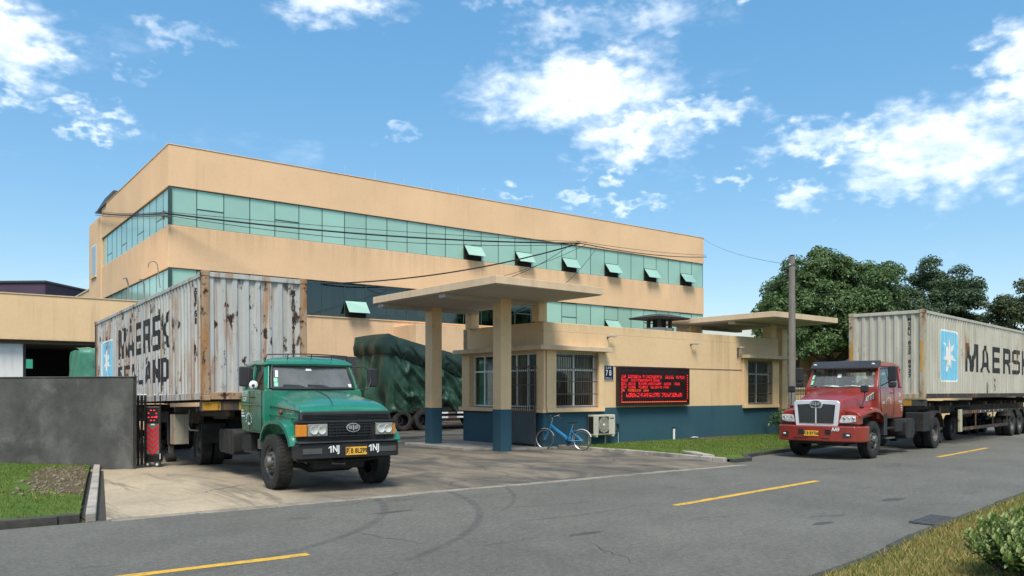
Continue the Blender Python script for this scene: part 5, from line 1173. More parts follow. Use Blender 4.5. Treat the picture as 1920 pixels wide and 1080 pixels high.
for sg in (-1, 1):
    # broad flared wing that runs forward to the headlamp
    m = MB(); sec = []
    for x, z, hw in ((-.95, 1.15, 1.12), (-.7, 1.36, 1.19), (-.3, 1.47, 1.22), (.1, 1.49, 1.22), (.5, 1.44, 1.20), (.75, 1.38, 1.17), (.9, 1.33, 1.13)):
        sec.append([(x, sg * .60, z + .06), (x, sg * .85, z + .03), (x, sg * (hw - .1), z - .01), (x, sg * hw, z - .10), (x, sg * hw, z - .17), (x, sg * (hw - .04), z - .17), (x, sg * .6, z - .12)])
    m.loft(sec, True, True); m.build('fender', RED, rt, ang=50, bevel=.01)
    q = sorted((sg * .62, sg * 1.10)); MB().hexa([(.62, q[0], .98), (1.09, q[0], .98), (1.02, q[1], .98), (.62, q[1], .98), (.62, q[0], 1.24), (1.07, q[0], 1.24), (1.0, q[1], 1.24), (.62, q[1], 1.24)] if sg > 0 else [(.62, q[0], .98), (1.02, q[0], .98), (1.09, q[1], .98), (.62, q[1], .98), (.62, q[0], 1.24), (1.0, q[0], 1.24), (1.07, q[1], 1.24), (.62, q[1], 1.24)]).build('headlamp_nacelle', RED, rt, bevel=.03)
    def hx(y): return 1.085 - (abs(y) - .62) * .135
    ys_ = [.64, .70, .9, 1.06]; zz = [(1.03, 1.10), (1.025, 1.23), (1.03, 1.245), (1.06, 1.23)]
    m = MB(); m.loft([[(hx(y) + .004, sg * y, z0), (hx(y) + .004, sg * y, z1), (hx(y) + .024, sg * y, z1 - .01), (hx(y) + .024, sg * y, z0 + .01)] for y, (z0, z1) in zip(ys_, zz)]); hl = m.build('headlight', M('white_headlamp', (.62, .62, .6), .18, .2, spec=.8, var=.25, vs=12) if sg < 0 else bpy.data.materials['white_headlamp'], rt, bevel=.006)
    for y in (.74, .86, .98): MB().lathe([(.002, .006), (.04, .004), (.052, .012), (.058, .0)], 16, (hx(y) + .022, sg * y, 1.135), 0).build('lamp_bulb', MAT['chrome'] if y != .86 else LENS, hl)
    MB().sphere((.25, sg * 1.19, 1.42), .05, 10, 6, (1.4, .5, .6)).build('side_repeater', AMBER, rt)
    # wing mirror on a stalk
    st = MB().tube([(.52, sg * 1.02, 1.47), (.42, sg * 1.06, 1.7), (.40, sg * 1.06, 1.88)], .016, 7).build('wing_mirror_stalk', MAT['plastic'], rt)
    MB().sphere((.5, sg * 1.02, 1.47), .06, 12, 6, (1, 1, .5)).build('stalk_foot', MAT['plastic'], st); MB().cbox((.40, sg * 1.06, 1.97), (.09, .23, .2)).build('wing_mirror', MAT['plastic'], st, bevel=.04)
    # louvred vent in the bonnet side
    lv = MB().hexa([(-.60, sg * .962, 1.70), (-.14, sg * .885, 1.62), (-.14, sg * .905, 1.62), (-.60, sg * .985, 1.70), (-.60, sg * .962, 1.90), (-.22, sg * .885, 1.74), (-.22, sg * .905, 1.74), (-.60, sg * .985, 1.90)]).build('bonnet_vent', M('pale_grey_plastic', (.4, .4, .39), .5) if sg < 0 else bpy.data.materials['pale_grey_plastic'], rt)
    for k in range(5): MB().hexa([(-.56 + k * .08, sg * (.98 - k * .016), 1.70 - k * .012), (-.53 + k * .08, sg * (.976 - k * .016), 1.695 - k * .012), (-.53 + k * .08, sg * (.99 - k * .016), 1.695 - k * .012), (-.56 + k * .08, sg * (.993 - k * .016), 1.70 - k * .012), (-.56 + k * .08, sg * (.98 - k * .016), 1.865 - k * .03), (-.53 + k * .08, sg * (.976 - k * .016), 1.86 - k * .03), (-.53 + k * .08, sg * (.99 - k * .016), 1.86 - k * .03), (-.56 + k * .08, sg * (.993 - k * .016), 1.865 - k * .03)]).build('louvre', MAT['plastic'], lv)
    MB().box(-1.0, .9, sg * .8 if sg < 0 else .72, sg * .72 if sg < 0 else .8, .7, 1.32).build('wheel_well', MAT['chassis'], rt)
    MB().prism([(-1.25, .62), (-.98, .62), (-.98, 1.05), (-.8, 1.25), (-1.25, 1.25)], 1, sg * .72, sg * 1.1).build('mud_flap', MAT['plastic'], rt)
# bumper: deep red with corner lamps and black intakes
bp = MB().prism([(.45, -1.22), (.9, -1.22), (1.16, -1.08), (1.27, -.6), (1.29, 0), (1.27, .6), (1.16, 1.08), (.9, 1.22), (.45, 1.22), (.45, 1.12), (1.02, 1.0), (1.05, -1.0), (.45, -1.12)], 2, .50, .94).build('bumper', RED, rt, bevel=.04, seg=3)
for sg in (-1, 1):
    MB().hexa([(1.20, sg * .78, .62), (1.245, sg * .78, .62), (1.165, sg * 1.04, .63), (1.12, sg * 1.04, .63), (1.20, sg * .78, .76), (1.245, sg * .78, .76), (1.165, sg * 1.04, .75), (1.12, sg * 1.04, .75)]).build('fog_recess', MAT['plastic'], bp)
    MB().sphere((1.21, sg * .90, .69), .055, 14, 8, (.5, 1, .6)).build('fog_lamp', LENS, bp)
    a0, a1 = sorted((sg * .30, sg * .46)); MB().box(1.24, 1.287, a0, a1, .70, .84).build('intake', MAT['dark'], bp)
MB().box(1.2, 1.284, -.6, .42, .575, .60).build('lower_slot', MAT['dark'], bp)
plate(rt, 1.294, -.08, .725, '浙B BY766')
me = text_mesh('AA9', .14, .006, 'CENTER', 1.0, .85).copy(); me.materials.append(MAT['white_letter']); link('bumper_lettering', me, bp, (1.284, .60, .85), (R(90), 0, R(88)))
MB().box(.85, 1.08, -1.1, 1.1, .945, .975).build('bumper_gap', MAT['dark'], rt)
MB().box(.3, 1.1, -.7, .7, .42, .55).build('sump_guard', MAT['chassis'], rt)
# cab
cab_lower(rt, RED, -2.66, -.55, 1.10, 2.02, 1.10)
RZ0, RZ1 = 2.02, 2.62
MB().loft([[(-2.62, -.98, 2.60), (-1.0, -.98, 2.60), (-.94, 0, 2.60), (-1.0, .98, 2.60), (-2.62, .98, 2.60), (-2.64, 0, 2.60)], [(-2.63, -1.0, 2.68), (-1.0, -1.0, 2.68), (-.92, 0, 2.68), (-1.0, 1.0, 2.68), (-2.63, 1.0, 2.68), (-2.65, 0, 2.68)], [(-2.5, -.85, 2.78), (-1.2, -.86, 2.80), (-1.15, 0, 2.82), (-1.2, .86, 2.80), (-2.5, .85, 2.78), (-2.52, 0, 2.80)], [(-2.3, -.5, 2.81), (-1.5, -.5, 2.83), (-1.45, 0, 2.85), (-1.5, .5, 2.83), (-2.3, .5, 2.81), (-2.32, 0, 2.83)]]).build('roof', RED, rt, bevel=.03)
MB().box(-2.66, -2.58, -1.02, 1.02, 2.02, 2.10).box(-2.66, -2.58, -1.02, -.6, 2.10, 2.60).box(-2.66, -2.58, .6, 1.02, 2.10, 2.60).box(-2.66, -2.58, -.6, .6, 2.5, 2.60).build('cab_back_wall', RED, rt)
MB().box(-2.57, -2.55, -.6, .6, 2.1, 2.5).build('rear_window', MAT['glass'], rt)
def pil(name, x0, x1, y, yi, x0t, x1t, yt, yti, sg): MB().hexa([(x0, sg * yi, RZ0), (x1, sg * yi, RZ0), (x1, sg * y, RZ0), (x0, sg * y, RZ0), (x0t, sg * yti, RZ1), (x1t, sg * yti, RZ1), (x1t, sg * yt, RZ1), (x0t, sg * yt, RZ1)]).build(name, RED, rt, bevel=.015)
for sg in (-1, 1):
    pil('a_pillar', -.72, -.58, 1.06, .95, -1.06, -.94, .99, .88, sg); pil('b_pillar', -1.86, -1.74, 1.075, 1.0, -1.88, -1.76, .995, .92, sg); pil('c_pillar', -2.64, -2.46, 1.075, 1.0, -2.62, -2.46, .995, .92, sg)
    for nm_, xa, xb, ta, tb in (('door_window', -1.74, -.72, -1.76, -1.06), ('quarter_window', -2.46, -1.86, -2.46, -1.88)):
        MB().hexa([(xa, sg * 1.035, RZ0), (xb, sg * 1.035, RZ0), (xb, sg * 1.04, RZ0), (xa, sg * 1.04, RZ0), (ta, sg * .955, RZ1), (tb, sg * .955, RZ1), (tb, sg * .96, RZ1), (ta, sg * .96, RZ1)]).build(nm_, MAT['glass'], rt)
    dz = sg * 1.102
    MB().tube([(-1.84, dz * .985, 2.6), (-1.82, dz, 2.0), (-1.82, dz, 1.25), (-1.75, dz, 1.16), (-1.0, dz, 1.16), (-.72, dz, 1.45), (-.68, dz, 2.0), (-1.0, dz * .925, 2.6)], .009, 5).build('door_seam', MAT['plastic'], rt)
    MB().tube([(-1.72, dz, 1.86), (-1.7, dz + sg * .03, 1.86), (-1.56, dz + sg * .03, 1.86), (-1.54, dz, 1.86)], .014, 6).build('door_handle', MAT['plastic'], rt)
    ar = MB().tube([(-.85, sg * 1.02, 2.56), (-.82, sg * 1.3, 2.56), (-.82, sg * 1.33, 2.2), (-.78, sg * 1.08, 2.06)], .016, 7).build('mirror_arm', MAT['plastic'], rt)
    MB().cbox((-.84, sg * 1.38, 2.42), (.10, .24, .44)).build('mirror', MAT['plastic'], ar, bevel=.04); MB().cbox((-.84, sg * 1.38, 2.1), (.10, .22, .16)).build('mirror', MAT['plastic'], ar, bevel=.04)
MB().hexa([(-.60, -.94, 2.03), (-.60, .94, 2.03), (-.608, .94, 2.03), (-.608, -.94, 2.03), (-.97, -.88, 2.61), (-.97, .88, 2.61), (-.978, .88, 2.61), (-.978, -.88, 2.61)]).build('windscreen', MAT['clean_screen'], rt)
MB().tube([(-.60, -.96, 2.02), (-.56, 0, 2.015), (-.60, .96, 2.02), (-.80, .92, 2.33), (-.96, .89, 2.61), (-.94, 0, 2.62), (-.96, -.89, 2.61), (-.80, -.92, 2.33), (-.60, -.96, 2.02)], .02, 8).build('windscreen_seal', MAT['plastic'], rt)
MB().quad((-.78, -.18, 2.50 - .18), (-.78, -.06, 2.32), (-.84, -.06, 2.42), (-.84, -.18, 2.42)).build('sticker', MAT['white_letter'], rt)
for k in range(2): MB().quad((-.615 - k * .1, -.925 + k * .01, 2.1 + k * .17), (-.615 - k * .1, -.86, 2.1 + k * .17), (-.70 - k * .1, -.85, 2.23 + k * .17), (-.70 - k * .1, -.91, 2.23 + k * .17)).build('sticker', bpy.data.materials['mint_sticker'], rt)
for a, b in ((-.8, -.1), (-.05, .7)): MB().tube([(-.57, b, 2.02), (-.585, (a + b) / 2, 2.05), (-.60, a, 2.06)], .012, 6).build('wiper', MAT['plastic'], rt)
# black sun visor over the windscreen
vs_ = MB().loft([[(-1.06, y, 2.60), (-.72, y * .99, 2.56), (-.70, y * .99, 2.61), (-.92, y, 2.80), (-1.1, y, 2.82)] for y in (-.99, -.5, 0, .5, .99)]).build('sun_visor', M('black_visor_plastic', (.03, .031, .034), .45, var=.15), rt, bevel=.03)
for y in (-.86, .86): MB().sphere((-.80, y, 2.705), .055, 12, 6, (.6, 1, .6)).build('marker_lamp', M('clear_marker_lens', (.6, .58, .5), .3) if y < 0 else bpy.data.materials['clear_marker_lens'], vs_)
for y in (-.5, 0, .5):
    MB().sphere((-.735, y, 2.64), .014, 8, 5).build('visor_bolt', MAT['dark'], vs_)
MB().box(-1.1, -.66, -.98, .98, 1.72, 2.0).build('dashboard', M('grey_dash', (.10, .10, .10), .7), rt, bevel=.04)
m = MB()
for k in range(9): y = -.8 + k * .2; m.hexa([(-.92, y, 2.0), (-.70, y, 2.0), (-.70, y + .19, 2.0), (-.92, y + .19, 2.0), (-.92, y + .004, 2.07 + .014 * (k % 3)), (-.74, y + .004, 2.045 + .012 * (k % 2)), (-.74, y + .186, 2.05), (-.92, y + .186, 2.075)])
m.build('dash_cloth', PAPER, rt, bevel=.006)
for y in (-.48, .48):
    MB().box(-2.3, -1.7, y - .28, y + .28, 1.4, 1.62).build('seat', SEAT, rt, bevel=.05); MB().box(-2.42, -2.26, y - .26, y + .26, 1.6, 2.4).build('seat_back', SEAT, rt, bevel=.06)
MB().lathe([(.21, 0), (.225, .012), (.21, .024), (.2, .012)], 24, (0, 0, 0), 2, True).build('steering_wheel', MAT['plastic'], rt, (-1.28, .45, 2.02), rot=(0, R(-50), 0))
MB().box(-2.575, -2.572, -.95, .95, 1.4, 2.08).build('cab_lining', LINING, rt); MB().box(-2.575, -2.572, -.95, -.61, 2.085, 2.58).build('cab_lining', LINING, rt); MB().box(-2.575, -2.572, .61, .95, 2.085, 2.58).build('cab_lining', LINING, rt); MB().box(-2.55, -1.05, -.92, .92, 2.585, 2.595).build('cab_lining', LINING, rt)
# door lettering on the road side
for s_, sz, x, z in (('AA9', .13, -.95, 1.58), ('8Y766', .12, -2.35, 1.58), ('东风', .13, -2.3, 1.80)):
    me = text_mesh(s_ if s_ != '东风' else '●▬', sz, .002, 'CENTER', 1.0, .9).copy() if False else text_mesh(s_ if s_ != '东风' else '浙B', sz, .002, 'CENTER', 1.0, .9).copy()
    me.materials.append(MAT['white_letter']); link('door_lettering', me, rt, (x, 1.1045, z), FACE_LEFT)
for k in range(9):
    a = R(180 - k * 22.5); MB().box(-1.35 + .2 * math.cos(a) - .018, -1.35 + .2 * math.cos(a) + .018, 1.103, 1.106, 1.55 + .17 * math.sin(a) - .02, 1.55 + .17 * math.sin(a) + .02).build('door_lettering', MAT['white_letter'], rt)
for k in range(3): MB().box(-2.5, -2.5 + (.12, .1, .06)[k], 1.103, 1.106, 1.46 - k * .07, 1.49 - k * .07).build('door_lettering', MAT['white_letter'], rt)
# running gear
tk = MB().prism(round_rect(-3.55, -2.75, .45, 1.05, .14), 1, .56, 1.14).build('fuel_tank', MAT['chassis'], rt, bevel=.02)
for x in (-3.35, -2.95): MB().prism(round_rect(x - .03, x + .03, .44, 1.06, .02), 1, .55, 1.148).build('tank_strap', MAT['black_metal'], tk)
MB().box(-2.6, -1.95, .55, 1.1, .68, 1.06).build('battery_box', MAT['chassis'], rt, bevel=.03); MB().box(-1.9, -1.2, .6, 1.1, .5, .54).build('step', MAT['steel'], rt); MB().box(-1.9, -1.2, .66, 1.1, .8, .84).build('step', MAT['chassis'], rt)
MB().cyl((-3.9, .75, .62), (-4.6, .75, .62), .15, n=16).build('air_tank', MAT['chassis'], rt); MB().prism(round_rect(-3.5, -2.0, .5, 1.05, .14), 1, -1.12, -.56).build('fuel_tank', MAT['chassis'], rt)
for sg in (-1, 1):
    arc = [(-5.7 + .68 * math.cos(R(a)), .54 + .72 * math.sin(R(a))) for a in range(165, 14, -15)]
    m = MB(); m.loft([[(x, sg * .60, z), (x, sg * 1.2, z), (x, sg * 1.2, z - .06), (x, sg * .60, z - .02)] for x, z in arc], True, True); m.build('mudguard', MAT['chassis'], rt)
    MB().box(-5.05, -4.35, sg * 1.16 if sg < 0 else .6, sg * .6 if sg < 0 else 1.16, .60, 1.22).build('side_locker', MAT['chassis'], rt, bevel=.03)
drv = person_driver((0, 0, 0), 0); a_ = R(189)
lx, ly, lz = -1.86, .44, 1.74
drv.location = (21.578 + lx * math.cos(a_) - ly * math.sin(a_), 13.036 + lx * math.sin(a_) + ly * math.cos(a_), lz); drv.rotation_euler = (0, 0, R(189 - 14))

# ---------------------------------------------------------------- trailers and containers
RUSTY = rust_paint('pale_grey_rusting_paint', (.44, .445, .43), 1.0, .55, (.30, .285, .25))
RUSTY_F = rust_paint('rusted_frame_steel', (.36, .25, .16), 1.0, .75, (.22, .09, .035), 1.6, 4.5)
CLEANER = rust_paint('grey_beige_container_paint', (.46, .445, .37), .26, .6, (.27, .26, .20))
CLEAN_F = rust_paint('dirty_frame_paint', (.40, .35, .25), .75, .65, (.22, .16, .09), 1.5, 4.)
STRIPE_Y = rust_paint('faded_yellow_paint', (.50, .27, .03), .4, .6, (.2, .12, .05)); STRIPE_K = rust_paint('faded_black_paint', (.05, .05, .05), .3, .7, (.12, .09, .06))
TRAIL = rust_paint('worn_trailer_steel', (.04, .034, .03), .45, .8, (.07, .055, .045), 1.5)
def trailer(root, L, deck, xk, axles, side, pitch=0.):
    """skeletal container trailer; local x=0 at the container front"""
    for y in (-.5, .5):
        MB().box(-L + .1, -2.6, y - .06, y + .06, deck - .55, deck - .16).build('main_beam', TRAIL, root, bevel=.01)
        MB().box(-2.7, -.2, y - .06, y + .06, deck - .36, deck - .16).build('gooseneck_beam', TRAIL, root, bevel=.01)
    for k in range(7): x = -.9 - k * (L - 1.4) / 6; MB().box(x - .06, x + .06, -1.1, 1.1, deck - .24, deck - .12).build('cross_member', TRAIL, root)
    MB().box(-1.7, -.6, -.48, .48, deck - .42, deck - .365).build('kingpin_plate', TRAIL, root)
    for x in (-.16, -L + .16):
        b = MB().box(x - .12, x + .12, -1.21, 1.21, deck - .23, deck - .003).build('bolster', TRAIL, root, bevel=.01)
        if x > -1:
            for k in range(6):
                y0 = -1.21 + k * 2.42 / 6; MB().box(x + .121, x + .13, y0 + .004, y0 + 2.42 / 6 - .004, deck - .21, deck - .02).build('hazard_stripe', STRIPE_Y if k % 2 == 0 else STRIPE_K, b)
    for y in (-.75, .75):   # landing legs
        lg = MB().box(xk - .09, xk + .09, y - .08, y + .08, .55, deck - .25).build('landing_leg', TRAIL, root, bevel=.01)
        MB().box(xk - .06, xk + .06, y - .055, y + .055, .22, .55).build('leg_tube', MAT['steel'], lg); MB().cyl((xk, y - .12, .20), (xk, y + .12, .20), .12, n=14).build('leg_foot', MAT['chassis'], lg)
    MB().cyl((xk, -.75, deck - .5), (xk, .75, deck - .5), .03, n=8).build('leg_shaft', TRAIL, root)
    for x in axles:
        zp = -x * math.tan(pitch); MB().cyl((x, -.9, .52 + zp), (x, .9, .52 + zp), .08, n=12).build('axle', MAT['chassis'], root)
        for y in (-1.0, 1.0): wheel(root, x, y, .52, .26, 'dual').location.z = .52 - x * math.tan(pitch)
        for y in (-.5, .5): MB().tube([(x - .55, y, .80), (x - .25, y, .64), (x, y, .60), (x + .25, y, .64), (x + .55, y, .80)], .045, 6).build('leaf_spring', MAT['chassis'], root)
    MB().box(-L - .02, -L + .08, -1.15, 1.15, .55, .68).build('rear_bar', STRIPE_Y, root, bevel=.01)
LL, RL = 12.85, 14.9
PITCH = R(1.15)
tr1 = empty('container_trailer', (6.43, 18.3, 0), rz=-90, label='skeletal trailer under the rusty container behind the green tractor', cat='trailer')
trailer(tr1, LL, 1.69, -4.6, (-9.6, -10.85), -1, PITCH)
MB().box(-3.25, -2.95, -1.1, -.72, .62, 1.38).build('tool_box', rust_paint('flaking_pale_paint', (.34, .32, .26), 1., .8), tr1, bevel=.01)
MB().tube([(-2.2, -.9, 1.5), (-2.15, -.95, 1.1), (-2.0, -.95, 1.0), (-1.8, -.8, .98)], .02, 7).build('air_hose', MAT['steel'], tr1)
c1 = empty('shipping_container', (6.43, 18.3, 1.70), rz=-90, label='very rusty pale grey shipping container on the trailer behind the green tractor', cat='container')
c1.rotation_euler = (0, -PITCH, R(-90))
tr1.rotation_euler = (0, -PITCH, R(-90))
def art1(root, br, pos, brf, posf, L, Ht, W):
    f = lambda x: x + L - .18      # local x -> panel coordinate
    side_text(root, 'MAERSK', br, pos, MAT['black_paint'], f(-8.98), 1.37, .92, .86, .19)
    side_text(root, 'SEALAND', br, pos, MAT['black_paint'], f(-9.1), .52, .62, .74, .19)
    r_ = round_rect(f(-11.75), f(-9.95), .62, 2.1, .12); paint_on('logo_border', flat_poly(r_), br, pos, MAT['sign_white'], root, .0025)
    paint_on('logo_field', flat_poly(round_rect(f(-11.70), f(-10.0), .67, 2.05, .1)), br, pos, MAT['sky_blue'], root, .005)
    paint_on('logo_star', flat_poly(star_poly(f(-10.85), 1.36, .6, .2)), br, pos, MAT['sign_white'], root, .0075)
    vert_text(root, 'M84', br, pos, MAT['black_paint'], f(-1.05), 2.58, .2, .18); vert_text(root, '6  61', br, pos, MAT['black_paint'], f(-.62), 2.5, .2, .17)
    vert_text(root, 'MSKU 827 1806 5', brf, posf, MAT['black_paint'], W - .32 - .16, 2.55, .17, .128)
container(c1, LL, 2.9, RUSTY, RUSTY_F, -1, art1, RUSTY, STRIPE_K)
A2 = R(188.5); ox2, oy2 = 26.30 - 1.22 * -math.sin(A2), 12.65 - 1.22 * math.cos(A2)
tr2 = empty('container_trailer', (ox2, oy2, 0), rz=188.5, label='skeletal trailer with side guard rail behind the red tractor', cat='trailer')
trailer(tr2, RL, 1.64, -2.9, (-11.6, -12.9, -14.2), 1)
for z in (.48, 1.08): MB().box(-10.7, -4.1, 1.13, 1.17, z, z + .12).build('side_guard_rail', TRAIL, tr2, bevel=.006)
MB().box(-4.2, -3.9, 1.12, 1.19, .45, 1.25).build('guard_end_plate', rust_paint('flaking_white_yellow_paint', (.42, .40, .28), .85, .8, (.3, .2, .08), 3.), tr2, bevel=.006)
for x in (-6.0, -8.4, -10.6): MB().box(x - .03, x + .03, 1.135, 1.165, .6, 1.08).build('guard_post', TRAIL, tr2)
for k in range(6): MB().sphere((-6.6 - k * .62, 1.172, 1.14), .03, 8, 5, (1, .3, 1)).build('guard_reflector', PAPER, tr2)
for x in (-5.2, -7.4, -9.6): MB().box(x - .04, x + .04, .5, 1.13, 1.1, 1.18).build('guard_bracket', TRAIL, tr2)
MB().cyl((-5.6, .6, 1.1), (-7.0, .6, 1.1), .2, n=16).build('air_tank', MAT['chassis'], tr2)
wheel(tr2, -6.4, .15, .5, .26, 'rear').name = 'spare_wheel'
for q in (-11.6, -12.9, -14.2):
    for sg in (-1, 1):
        m = MB(); m.loft([[(q + .62 * math.cos(R(a)), sg * .7, .54 + .66 * math.sin(R(a))), (q + .62 * math.cos(R(a)), sg * 1.18, .54 + .66 * math.sin(R(a))), (q + .6 * math.cos(R(a)), sg * 1.18, .51 + .64 * math.sin(R(a)))] for a in range(150, 29, -15)], True, True); m.build('mudguard', MAT['chassis'], tr2)
c2 = empty('shipping_container', (ox2, oy2, 1.65), rz=188.5, label='grey beige shipping container with clean blue star panel on the red lorry', cat='container')
def art2(root, br, pos, brf, posf, L, Ht, W):
    f = lambda x: -x - .18
    paint_on('logo_border', flat_poly(round_rect(f(-1.6), f(-3.62), .58, 2.38, .16)), br, pos, MAT['sign_white'], root, .0025)
    paint_on('logo_field', flat_poly(round_rect(f(-1.66), f(-3.56), .64, 2.32, .13)), br, pos, MAT['sky_blue'], root, .005)
    paint_on('logo_star', flat_poly(star_poly(f(-2.62), 1.5, .76, .26)), br, pos, MAT['sign_white'], root, .0075)
    side_text(root, 'MAERSK', br, pos, MAT['black_paint'], f(-4.5), .98, 1.05, 1.30, .36)
    vert_text(root, 'MSKU 825 8937', brf, posf, MAT['black_paint'], W - .32 - .33, 2.62, .17, .155)
    for y in (-1, 1): MB().box(.006, .009, y * (W / 2 - .10) - .035, y * (W / 2 - .10) + .035, .9, 1.9).build('warning_stripe', STRIPE_Y, root)
container(c2, RL, 2.93, CLEANER, CLEAN_F, 1, art2, TRAIL, CLEAN_F)

# ---------------------------------------------------------------- tarpaulin-covered lorry in the yard
from mathutils import noise as mnoise
def tarp_mat(name, col, pale, amt):
    m = bpy.data.materials.new(name); m.use_nodes = True; t = NT(m.node_tree); b = t.n['Principled BSDF']
    g = t.new('ShaderNodeTexCoord').outputs['Object']
    k = t.ramp(t.noise(g, 1.4, 5, .65), .3, .7, .75, 1.2, False); hv = t.new('ShaderNodeHueSaturation'); hv.inputs['Color'].default_value = (*col, 1); t.put(hv.inputs['Value'], k)
    cur = t.mix(t.math('MULTIPLY', t.ramp(t.noise(t.scale(g, (1, 1, .5)), 1.1, 5, .65), .42, .66), amt), hv.outputs[0], pale)
    cur = t.mix(t.math('MULTIPLY', t.ramp(t.noise(g, 3, 4, .6), .55, .8), .25), cur, (.015, .02, .016))
    t.put(b.inputs['Base Color'], cur); b.inputs['Roughness'].default_value = .42; b.inputs['Specular IOR Level'].default_value = .5
    bn = t.new('ShaderNodeBump'); bn.inputs['Strength'].default_value = .12; bn.inputs['Distance'].default_value = .05
    t.put(bn.inputs['Height'], t.noise(t.scale(g, (5, 5, 1.2)), 1, 4, .65)); t.l.new(bn.outputs[0], b.inputs['Normal'])
    return m
TARP_D = tarp_mat('dark_green_tarpaulin', (.007, .024, .016), (.013, .042, .027), .5)
TARP_L = tarp_mat('faded_green_tarpaulin', (.014, .05, .032), (.05, .115, .075), .7)
def drape(name, x0, x1, y0, y1, ztop, zbot, off, fold, mat, parent, seed=0, nx=200, ridge=.12):
    """cloth over a load: runs up the near side, over the top, down the far side; ends closed"""
    ring = []
    for k in range(31): ring.append((y0, k / 30))              # up near side
    for k in range(1, 14): ring.append((y0 + (y1 - y0) * k / 14, 1.0 + math.sin(math.pi * k / 14) * ridge / 3))
    for k in range(14, -1, -1): ring.append((y1, k / 14))
    m = MB(); secs = []
    def pt(s_, y, zt):
        x = x0 + (x1 - x0) * s_; zt_, zb_ = ztop(s_), zbot(s_); z = zb_ + (zt_ - zb_) * zt
        hang = max(0, 1 - min(zt, 1)); n1 = mnoise.noise(Vector((x * 1.3 + seed, y * .5, z * .35))); n2 = mnoise.noise(Vector((x * 4.2 + z * 1.1 + seed * 3, y, z * .8)))
        q1 = mnoise.noise(Vector((x * 2.2 + z * 1.6 + seed, y * .7, z * .9 - x * .5))); q2 = mnoise.noise(Vector((x * 5.5 - z * 2.4, y, z * 2.0 + x + seed)))
        w_ = x * .9 + z * 1.15 + .5 * n1; cr_ = .8 * (1 - 2 * abs(math.sin(w_ * 2.1 + 1.6 * q1))) + .5 * (1 - 2 * abs(math.sin(w_ * 4.3 + 2.4 * q1 + y))) + .18 * (1 - abs(q2) * 2.4)
        ef = min(1., min(s_, 1 - s_) * abs(x1 - x0) / .45)
        d = off + ef * fold * (.7 * n1 * (.4 + hang) + .2 * n2 * (.25 + hang) + cr_ * (.14 + .5 * hang))
        sg = -1 if y <= y0 + 1e-6 else (1 if y >= y1 - 1e-6 else 0)
        bulge = math.sin(math.pi * min(zt, 1)) * .10 * ef
        return (x, y + sg * (d + bulge) , z + (0 if sg and zt < .999 else off + (0 if sg else ef * (.06 * n2 + .05 * n1))))
    for i in range(nx + 1): secs.append([pt(i / nx, y, z) for y, z in ring])
    m.loft(secs, False, True, closed=False)
    # end faces
    for e, sg in ((0, -1), (1, 1)):
        g_ = []; ny = 24; nz = 24
        for j in range(ny + 1):
            y = y0 + (y1 - y0) * j / ny; col = []
            for k in range(nz + 1):
                zt = k / nz; x = x0 + (x1 - x0) * e; zt_, zb_ = ztop(e), zbot(e); z = zb_ + (zt_ - zb_) * zt + (.03 * math.sin(math.pi * j / ny) if k == nz else 0)
                ed = min(1, min(j, ny - j) / 3.) ; n1 = mnoise.noise(Vector((y * 1.5 + seed, z * .6, 3.3))); hang = 1 - zt
                d = off + fold * ed * (1.3 * n1 * (.3 + hang) + .5 * math.sin(y * 6 + z * 2 + 2 * n1) * (.2 + hang)) + .12 * math.sin(math.pi * zt) * ed
                if j in (0, ny) or k == nz: d = 0
                col.append((x + sg * d, y + (-off if j == 0 else off if j == ny else 0), z + (off if k == nz else 0)))
            g_.append(col)
        m.loft(g_, False, True, closed=False)
    return m.build(name, mat, parent, ang=180, fix=True)
tl = empty('covered_lorry', (18.1, 33.8, 0), rz=0, label='lorry under crumpled dark green tarpaulins behind the green tractor', cat='lorry')
ZT = lambda s_: 4.5 - 1.6 * min(s_ * 1.1, 1) ** .85
drape('lower_tarpaulin', .05, 8.6, .05, 3.3, lambda s_: ZT(s_) - .06, lambda s_: .84 + .10 * math.sin(s_ * 19), .05, .27, TARP_L, tl, 2)
drape('upper_tarpaulin', .0, 8.7, .0, 3.35, ZT, lambda s_: ZT(s_) - .80 - .18 * s_ + .05 * math.sin(s_ * 23), .14, .10, TARP_D, tl, 9)
for k in range(9):
    x = .3 + k * .95; MB().tube([(x, -.22, ZT(x / 8.7) - .02), (x + .45, -.32, ZT((x + .45) / 8.7) - .9), (x + .95, -.34, 1.9), (x + 1.1, -.3, 1.1)], .012, 5).build('rope', MAT['black_metal'], tl)
    MB().tube([(x + .9, -.22, ZT((x + .9) / 8.7) - .02), (x + .4, -.31, ZT((x + .4) / 8.7) - .85)], .010, 5).build('rope', MAT['black_metal'], tl)
MB().box(.1, 8.6, .1, 3.2, .92, 1.12).build('load_bed', MAT['chassis'], tl, bevel=.02)
for y in (1.2, 2.1): MB().box(.2, 8.6, y - .05, y + .05, .68, .92).build('frame_rail', MAT['chassis'], tl)
for x in (.8, 1.95, 6.6): wheel(tl, x, .35, .5, .26, 'dual'); 
for x in (.8, 1.95, 6.6): wheel(tl, x, 2.95, .5, .26, 'dual')
for z in (.58, .80):
    for k in range(6): MB().box(2.9 + k * .52, 2.9 + k * .52 + .515, .02, .06, z, z + .08).build('guard_rail', MAT['white_paint'] if k % 2 == 0 else M('dull_grey_stripe', (.16, .12, .10), .6) if 'dull_grey_stripe' not in bpy.data.materials else bpy.data.materials['dull_grey_stripe'], tl)
for x in (3.0, 4.4, 5.8): MB().box(x - .03, x + .03, .06, .10, .5, 1.0).build('guard_post', MAT['chassis'], tl)
MB().box(2.2, 2.8, .15, .7, .45, .9).build('side_locker', MAT['chassis'], tl, bevel=.03)
